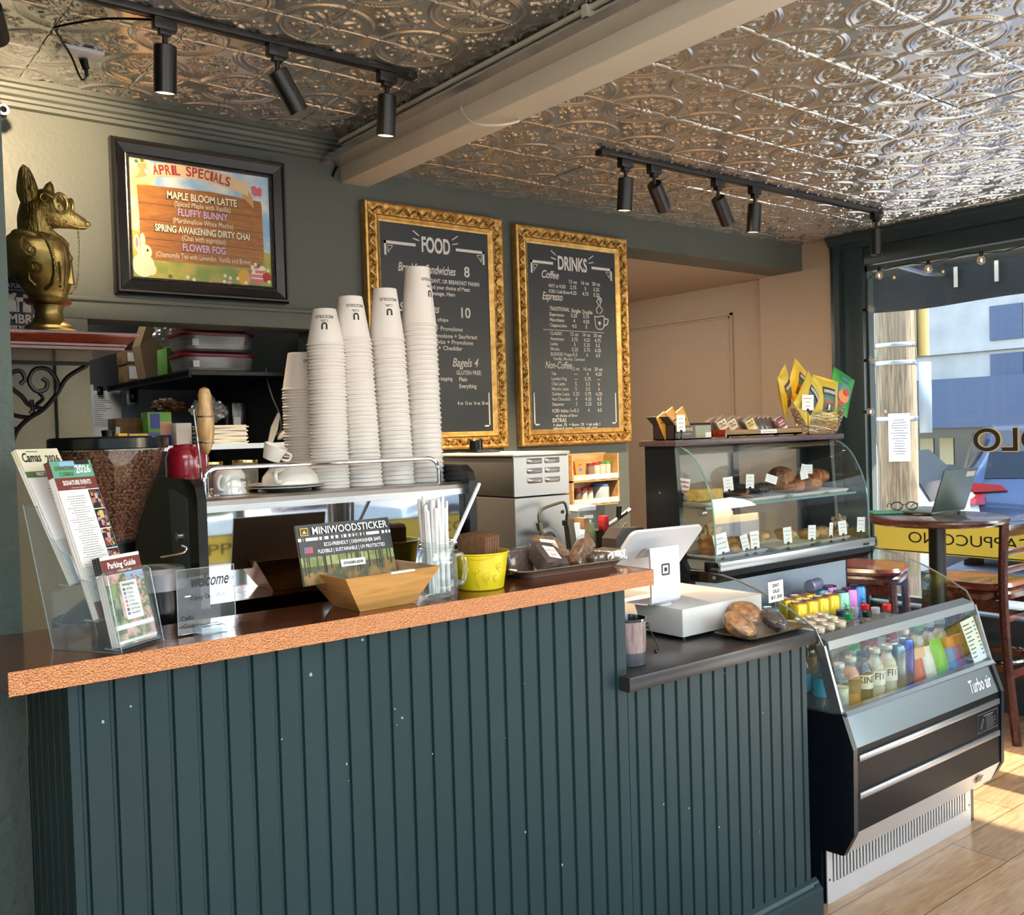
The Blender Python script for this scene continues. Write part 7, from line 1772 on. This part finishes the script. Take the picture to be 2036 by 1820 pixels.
def snack(c, rot, lb, col=HYEL, w=.13, h=.17, art=0):
    t = thing('snack_bag', lb, 'snack bag', c); t.rotation_euler = [rad(a) for a in rot]
    def sd(s):
        def fn(u, v):
            e = (max(0, math.sin(PI * u)) ** .6) * (max(0, math.sin(PI * v)) ** .5); return ((u - .5) * w * (1 - .06 * math.sin(PI * v)), s * (.022 * e + .0006), (v - .5) * h + .004 * math.sin(u * 9) * e)
        return fn
    b = MB(col); b.grid(sd(-1), 14, 16); b.grid(sd(1), 14, 16); b.build('bag_body', t, local=True)
    b = MB(PUR if art else SIGN)
    def on(x, z, k=1.0): u, v = x / w + .5, z / h + .5; return (x, -(.022 * (max(0, math.sin(PI * u)) ** .6) * (max(0, math.sin(PI * v)) ** .5) + .0016 * k), z)
    def patch(x0, x1, z0, z1, k=1.0): b.grid(lambda u, v: on(x0 + (x1 - x0) * u, z0 + (z1 - z0) * v, k), 8, 6)
    if art:
        for (x, z, rx, rz_, m) in ((0, -.01, .042, .042, BLU), (0, -.022, .036, .026, ORG), (.01, .0, .02, .014, RED)):
            b.use(m); b.add([on(x + rx * math.cos(2 * PI * i / 20), z + rz_ * math.sin(2 * PI * i / 20), 1 + (m is not BLU) + (m is RED)) for i in range(20)], [tuple(range(20))])
        b.use(RED); patch(-.04, .01, -.066, -.05, 2); b.use(BLU); patch(-.03, .02, .045, .06, 2)
    else:
        patch(-.04, .042, .012, .045); b.use(pm('snack_green_art', '#2d5a4a', .4)); patch(-.036, .04, -.018, .012); b.use(RED); patch(-.034, .036, -.024, -.016, 2); b.use(SIGN); patch(-.036, .038, -.06, -.024); b.use(PAPER); patch(-.012, 0, -.05, -.028, 3); b.use(GRN); patch(.004, .034, -.045, -.03, 3)
        b.use(PAPER); vs, fs, ww = text_geo('HAWAIIAN', .02, 0); b.add([on((p[0] / ww - .5) * .074, .020 + p[1] * .022, 3) for p in vs], fs)
    b.build('print', t, local=True); return t
snack((3.37, 2.43, 1.64), (0, -28, 20), 'yellow snack bag leaning out at the left of the basket', HYEL, .13, .19); snack((3.51, 2.46, 1.665), (-5, 32, 5), 'yellow snack bag standing highest at the back of the basket', HYEL, .15, .19); snack((3.43, 2.36, 1.605), (0, 42, 5), 'yellow snack bag tilted low behind the price sign', HYEL, .15, .18); snack((3.56, 2.365, 1.605), (-6, 10, -4), 'yellow snack bag upright at the front of the basket', HYEL, .17, .18); snack((3.71, 2.39, 1.635), (-4, 24, -6), 'green snack bag at the window side of the basket', HGRN, .15, .18, 1)
ptag(3.375, 2.325, zt, .062, 'white price card on a tall clip in front of the basket', '', 2, .055, .10)

# ================================================================ window seat: table, laptop, chairs
DKW = wood('dark_cherry_wood', '#4a2018', '#2b100b', (2, 12, 12), .25, 5, .04, coat=.3)
TCX, TCY = 4.40, 2.335
t = thing('bar_table', 'round dark wooden bar table on a black post beside the window', 'table', (TCX, TCY, 0))
b = MB(DKW); b.lathe([(.285, 1.016), (.305, 1.024), (.312, 1.036), (.309, 1.046), (.300, 1.05), (.001, 1.05)], (TCX, TCY, 0), 48); b.build('tabletop', t)
b = MB(BLACKM); b.lathe([(.038, .03), (.038, 1.0), (.12, 1.012), (.12, 1.017)], (TCX, TCY, 0), 24); b.build('post', t)
b = MB(BLACKM); b.lathe([(.185, 0), (.185, .012), (.06, .035), (.04, .05)], (TCX, TCY, 0), 32); b.build('base', t)
t = thing('laptop', 'open grey laptop on the bar table with its lid towards the counter', 'laptop', (4.40, 2.33, 1.0505))
LAPM = pm('grey_laptop', '#56625c', .35, .5)
LM = Matrix.Translation((4.56, 2.36, 1.0505)) @ Matrix.Rotation(rad(0), 4, 'Z')
b = MB(LAPM); b.M = LM; b.box(-.16, .0, .004, .16, .215, .014, bev=.002); b.build('keyboard_base', t)
for x in (-.14, .14):
    for y in (.02, .19): b = MB(BLACK); b.M = LM; b.cyl((x, y, 0), (x, y, .005), .008, n=8); b.build('rubber_foot', t)
b = MB(LAPM); b.M = LM @ Matrix.Translation((0, .0, .012)) @ Matrix.Rotation(rad(18), 4, 'X'); b.box(-.16, -.004, 0, .16, .003, .212, bev=.0015); b.use(pm('pale_sticker', '#a99a98', .5)); b.box(.045, -.0047, .175, .125, -.004, .195) if False else b.box(.06, -.0047, .172, .145, -.0038, .198); b.build('lid', t)
t = thing('eyeglasses', 'dark framed eyeglasses lying on the bar table beside the laptop', 'glasses', (4.36, 2.45, 1.0655)); EM = Matrix.Translation((4.44, 2.52, 1.0662)) @ Matrix.Rotation(rad(-50), 4, 'Z')
b = MB(pm('dark_teal_acetate', '#14302e', .2)); b.M = EM
for s in (-1, 1):
    b.tube([(s * .034 + .027 * math.cos(2 * PI * i / 20) * (1 - .1 * abs(math.sin(2 * PI * i / 20))), .002 * math.sin(2 * PI * i / 20), .020 + .019 * math.sin(2 * PI * i / 20)) for i in range(20)], .0032, 6, closed=True); b.tube(smoothpath([(s * .062, 0, .030), (s * .066, .03, .030), (s * .062, .10, .02), (s * .055, .14, .002)]), .0024, 6)
b.tube(smoothpath([(-.008, 0, .026), (0, -.002, .029), (.008, 0, .026)]), .002, 6); b.build('frame', t)
b = MB(GLASS); b.M = EM
for s in (-1, 1): b.add([(s * .034 + .026 * math.cos(2 * PI * i / 20), 0, .020 + .018 * math.sin(2 * PI * i / 20)) for i in range(20)], [tuple(range(20))])
b.build('lens', t)
b = MB(pm('teal_notebook', '#3f7d6c', .5)); b.M = Matrix.Translation((4.40, 2.57, 1.0505)) @ Matrix.Rotation(rad(-40), 4, 'Z'); b.box(-.10, -.05, 0, .10, .05, .012, bev=.003); tag(b.build('notebook'), 'closed teal notebook behind the eyeglasses on the bar table', 'notebook')
def bar_chair(loc, rz, lb, zs=.70):
    t = thing('bar_chair', lb, 'chair', loc, rz)
    b = MB(DKW); tray(b, [(.20, .20, zs - .045), (.205, .205, zs - .02), (.195, .195, zs)], .12, 6); b.build('seat_frame', t, local=True)
    b = MB(pm('brown_vinyl', '#5a2a20', .2, coat=.3)); tray(b, [(.205, .205, zs), (.215, .215, zs + .015), (.205, .205, zs + .032), (.12, .12, zs + .040)], .12, 6); b.build('seat', t, local=True)
    for s in (-1, 1):
        b = MB(DKW); b.tube(smoothpath([(s * .19, -.26, 0), (s * .185, -.225, .35), (s * .18, -.205, zs), (s * .18, -.215, 1.03)]), .022, 8); b.build('back_post', t, local=True)
        b = MB(DKW); b.tube([(s * .195, .215, 0), (s * .165, .17, zs - .03)], [.018, .022], 8); b.build('leg', t, local=True)
    for z in ((.95, .055), (.865, .03), (.785, .03)):
        b = MB(DKW); b.box(-.17, -.222, z[0], .17, -.206, z[0] + z[1], bev=.004); b.build('back_slat', t, local=True)
    for z, y in ((.30, -.23), (.38, .20), (.56, -.215)):
        b = MB(DKW); b.box(-.17, y - .01, z, .17, y + .01, z + .028); b.build('stretcher', t, local=True)
    for s in (-1, 1):
        b = MB(DKW); b.box(s * .18 - .01, -.21, .33, s * .18 + .01, .19, .355); b.box(s * .178 - .01, -.2, zs - .10, s * .178 + .01, .17, zs - .045); b.build('stretcher', t, local=True)
    b = MB(CHROME); b.tube(arc((0, 0, .36), .235, 190, 350, 20, 'xy'), .011, 8); b.build('foot_ring', t, local=True)
    return t
bar_chair((4.695, 2.29, 0), 0, 'dark wooden ladder back bar chair at the right edge by the window'); bar_chair((4.62, 2.86, 0), rad(200), 'dark bar chair behind the display case on the far side of the table', .72)

# string lights around the window
t = thing('string_lights', 'string of small clear bulbs around the window frame', 'string lights', (4.95, 2.9, 2.3))
b = MB(BLACK); pts = [(4.955, y, 2.355 - .02 * math.sin(y * 9) ** 2) for y in [-.05 + .1 * i for i in range(31)]] + [(4.955, 3.005, 2.30 - i * .1) for i in range(14)]; b.tube(pts, .0025, 5); b.build('wire', t)
BULB = clear('bulb_glass', (.98, .95, .9), 1.2, .02, .05, (1, .95, .85))
FIL = pm('lit_filament', '#ffdf9a', .5, emit='#ffc468', estr=26)
for (y, z, hz, on) in ((2.931, 2.314, 0, 1), (2.647, 2.305, 0, 1), (2.366, 2.308, 0, 1), (2.08, 2.31, 0, 1), (1.8, 2.31, 0, 1), (2.985, 2.134, 1, 0), (2.985, 1.851, 1, 0), (3.0, 1.561, 1, 1)):
    d = Vector((0, -1, 0)) if hz else Vector((0, 0, -1)); p = Vector((4.95, y, z)); top = p - d * .035
    b = MB(BLACK); b.cyl(top - d * .012, top + d * .012, .009, n=10); b.build('socket', t)
    b = MB(BULB); b.sph(p, .022, 16, 12); b.build('bulb', t)
    if on: b = MB(FIL); b.sph(p, (.004, .004, .009), 8, 6); b.build('filament', t)

# ================================================================ the street outside
ASPH = pm('asphalt', '#8f9196', .9, var=.4, vscale=3); CONC = pm('pale_concrete', '#c6c3ba', .85, var=.4, vscale=4)
b = MB(ASPH); b.box(-40, -60, -.25, 60, 60, -.16); struct(b.build('road'))
b = MB(CONC); b.box(XR + .14, -6, -.16, 7.9, 30, -.04); b.box(-20, -4.6, -.16, 7.9, YF - .14, -.04); struct(b.build('sidewalk'))
BLDW = pm('pale_render', '#a49f9a', .8, var=.3, vscale=2); BLDB = pm('slate_blue_cladding', '#333e56', .6); SHOPG = pm('dark_shop_glass', '#23282f', .15)
t = thing('building', 'pale building with a slate blue shopfront band across the street', 'building', (16.2, 8, -.16))
b = MB(BLDW); b.box(16.0, -8, -.16, 22, 34, 8); b.build('facade', t)
b = MB(BLDB); b.box(15.2, -8, 1.38, 16.0, 34, 2.17); b.build('shop_awning', t)
b = MB(SHOPG); b.box(15.97, -8, -.1, 16.0, 34, 1.4); b.build('shop_window', t)
b = MB(BLDW)
for y in (-4, -1, 2.4, 5.6, 7.1, 9.4, 12, 15): b.box(15.9, y, -.16, 16.0, y + .28, 1.4)
b.box(15.93, -8, 2.62, 16.0, 34, 2.68); b.build('pilaster', t)
SHOPI = pm('tan_shop_display', '#a08a62', .6)  # plain even tan for the boxes at the shop windows
b = MB(SHOPI)
for y, z0_, z1_ in ((8.15, .75, 1.2), (8.5, .7, 1.2), (6.2, .9, 1.25), (10.6, .8, 1.2), (3.2, .7, 1.2)): b.box(15.95, y, z0_, 15.972, y + .24, z1_)
b.build('shop_display', t)
for y in (-5.4, -2.2, 1.0, 4.2, 7.0, 10.4, 13.6):
    for z in (2.20, 2.78):
        b = MB(BLDB); b.box(15.97, y, z, 16.0, y + .52, z + (.36 if z < 2.5 else .56)); b.build('window', t)
POLEW = wood('weathered_pole', '#8a785c', '#46382a', (9, 9, .6), .8, 4, .3)
t = thing('utility_pole', 'weathered wooden utility pole on the sidewalk outside the window', 'pole', (7.66, 4.40, -.04))
b = MB(POLEW); b.lathe([(.165, 0), (.16, 3), (.15, 7)], (7.66, 4.40, -.04), 28); b.build('shaft', t)
b = MB(SILV)
for z in (2.13, 1.98, 1.51): b.lathe([(.166, z), (.168, z + .005), (.168, z + .03), (.166, z + .035)], (7.66, 4.40, 0), 28, close=False)
b.build('steel_strap', t)
b = MB(PAPER); b.M = Matrix.Translation((7.52, 4.30, 1.17)) @ Matrix.Rotation(rad(-52), 4, 'Z'); b.box(-.085, -.004, 0, .085, 0, .40); b.use(INK); lines(b, -.07, .07, .06, .34, 14, -.005, .006, 3); b.build('posted_notice', t)
b = MB(SILV); b.M = Matrix.Translation((7.80, 4.22, 1.60)) @ Matrix.Rotation(rad(-38), 4, 'Z'); b.prism(rr(.06, .27, .03), -.003, .003, 'z') if False else b.box(-.055, -.004, -.20, .055, .004, .40, bev=.004); b.build('sign_plate', t)
b = MB(pm('ochre_guard', '#a68a4a', .6)); b.lathe([(.05, 2.05), (.05, 3.4)], (7.80, 4.23, 0), 14); b.build('cable_guard', t)
AWN = pm('dark_awning_canvas', '#262b2d', .8, bump=.5, bscale=5)
t = thing('awning', 'dark canvas awning outside over the window', 'awning', (5.7, 1.5, 2.6))
b = MB(AWN); b.add([(5.12, -6, 2.95), (5.12, 3.9, 2.95), (6.2, 3.9, 2.50), (6.2, -6, 2.50)], [(0, 1, 2, 3)]); b.grid(lambda u, v: (6.2 + .02 * math.sin(u * 60) * (1 - v), 3.9 - 9.9 * u, 2.27 + v * .235 - (.02 * math.sin(u * 26) ** 2) * (1 - v)), 120, 4); b.add([(5.12, 3.9, 2.95), (6.2, 3.9, 2.50), (6.2, 3.9, 2.27), (5.12, 3.9, 2.60)], [(0, 1, 2, 3)]); b.build('canvas', t)
b = MB(SILV)
for y in (3.2, 0.2, -2.8): b.tube([(5.15, y, 2.50), (5.75, y - .1, 2.42), (6.18, y, 2.46)], .02, 8)
b.build('arm', t)
b = MB(CREAM)
for i in range(24): b.box(6.16, 3.1 - i * .26, 2.36, 6.165, 3.125 - i * .26, 2.49)
b.build('stitched_strap', t)
# parked cars
CARG = pm('car_glass', '#121b24', .15, spec=.3); TYRE = pm('tyre_rubber', '#15161a', .7); TLR = pm('tail_light_red', '#8f1a22', .2)
def car(name, lb, loc, rz, paint, suv=False):
    """rear view matters most; local +y points to the car's front"""
    t = thing(name, lb, 'car', loc, rz); L_, W2 = 4.5, .9; H1 = .98 if suv else .86; H2 = 1.62 if suv else 1.45
    secs = [(-2.25, .35, .55, .55, .80), (-2.20, .28, H1 - .03, H1, .86), (-2.05, .25, H1 + .06, H1 + (.32 if suv else .20), .88), (-1.75, .22, H1 + .08, H2 - .10, .90), (-1.35, .2, H1 + .06, H2 - .01, .90), (-.3, .2, H1 + .02, H2, .90), (.45, .2, H1 - .01, H2 - .10, .90), (1.05, .2, H1 - .03, H1 + .02, .90), (1.9, .22, H1 - .14, H1 - .12, .87), (2.2, .3, .62, .64, .78)]
    b = MB(paint); vs = []; N_ = 12
    for y, z0_, zb, zt_, w in secs:
        cab = max(0.0, min(1.0, (zt_ - zb) / .3)); wt = w * (1 - .22 * cab)
        vs += [(-w * .92, y, z0_), (-w, y, z0_ + .12), (-w, y, zb - .12), (-w * .96, y, zb), (-wt * 1.0, y, zb + (zt_ - zb) * .55), (-wt * .86, y, zt_ - .02 * cab), (wt * .86, y, zt_ - .02 * cab), (wt, y, zb + (zt_ - zb) * .55), (w * .96, y, zb), (w, y, zb - .12), (w, y, z0_ + .12), (w * .92, y, z0_)]
    fs = [(k * N_ + i, k * N_ + (i + 1) % N_, (k + 1) * N_ + (i + 1) % N_, (k + 1) * N_ + i) for k in range(len(secs) - 1) for i in range(N_)]
    b.add(vs, fs + [tuple(range(N_)), tuple(range(len(vs) - N_, len(vs)))], True); b.build('body_shell', t, local=True, sharp=50)
    b = MB(CARG)
    zb = H1 + .08
    zm = H1 + (.33 if suv else .21)
    b.add([(-.72, -2.19, H1 + .05), (.72, -2.19, H1 + .05), (.66, -2.075, zm), (-.66, -2.075, zm), (.60, -1.79, H2 - .09), (-.60, -1.79, H2 - .09)], [(0, 1, 2, 3), (3, 2, 4, 5)])
    for s in (-1, 1): b.add([(s * .895, -1.55, zb), (s * .895, .7, zb - .05), (s * .80, .15, H2 - .14), (s * .79, -1.35, H2 - .10)], [(0, 1, 2, 3)])
    b.build('glass', t, local=True)
    b = MB(TLR)
    for s in (-1, 1): b.prism([(s * .50, H1 - .075), (s * .90, H1 - .10), (s * .90, H1 + .01), (s * .56, H1 - .02)], -2.262, -2.05, 'y'); b.box(min(s * .55, s * .80), -2.285, .50, max(s * .55, s * .80), -2.2, .58, bev=.01)
    b.build('tail_light', t, local=True)
    b = MB(TYRE); b.box(-.80, -2.27, .26, .80, -2.1, .44, bev=.03); b.build('bumper', t, local=True)
    for s in (-1, 1):
        for y in (-1.42, 1.40):
            b = MB(TYRE); b.cyl((s * .72, y, .33), (s * .925, y, .33), .33, n=28); b.use(SILV); b.cyl((s * .92, y, .33), (s * .93, y, .33), .21, n=20); b.build('wheel', t, local=True)
    b = MB(ORG if suv else PAPER); b.box(-.15, -2.288, .60, .15, -2.27, .74); b.build('number_plate', t, local=True)
    return t
car('car', 'white car parked beyond the utility pole', (8.88, 6.92, -.16), rad(12), pm('white_car_paint', '#d9dde0', .15, coat=.6)); car('car', 'blue car parked at the right behind the window lettering', (12.6, 5.3, -.16), rad(-63), pm('blue_car_paint', '#2d3d5a', .2, .3, coat=.5), True)
# shrubs and low wall seen in the mirror panel, across the front street
SHR = pm('shrub_leaf', '#6b7a35', .7, var=1.2, vscale=4, vcol='#3c4a22'); BLOS = pm('pink_blossom', '#c9a2a0', .8, var=1.0, vscale=5, vcol='#8a7a60')
crumple('shrub', 'green clipped shrub across the front street', 'shrub', (4.2, -12.5, .55), (2.2, 1.0, .75), SHR, 31); crumple('blossom_tree', 'pale pink blossom shrub across the front street', 'shrub', (10.2, -12.0, 1.2), (2.6, 1.2, 1.3), BLOS, 33)
b = MB(CONC); b.box(-4, -11.0, -.16, 16, -10.6, .30); tag(b.build('low_wall'), 'low pale concrete wall across the front street', 'wall')
car('car', 'grey car parked across the front street', (9.5, -8.6, -.16), rad(90), pm('silver_car_paint', '#9aa0a6', .2, .4, coat=.5))
t = thing('building', 'low pale building across the front street', 'building', (0, -24, -.16)); b = MB(BLDW); b.box(-20, -26, -.16, 14, -24, 5); b.build('facade', t); b = MB(SHOPG)
for x in (-14, -9, -4, 1, 6, 10): b.box(x, -24.0, .6, x + 2, -23.97, 2.4)
b.build('window', t)
for i, (x, y, h, lb) in enumerate(((13.0, 14, 5.0, 'leafy street tree further along the side street'), (-3, -14, 5.5, 'leafy tree across the front street'))):
    t = thing('street_tree', lb, 'tree', (x, y, -.16)); b = MB(POLEW); b.tube([(x, y, -.16), (x + .1, y, h * .6)], [.14, .08], 10); b.build('trunk', t); o = crumple('crown', None, None, (x, y, h * .75), (1.5, 1.5, 1.4), SHR, 40 + i, t)
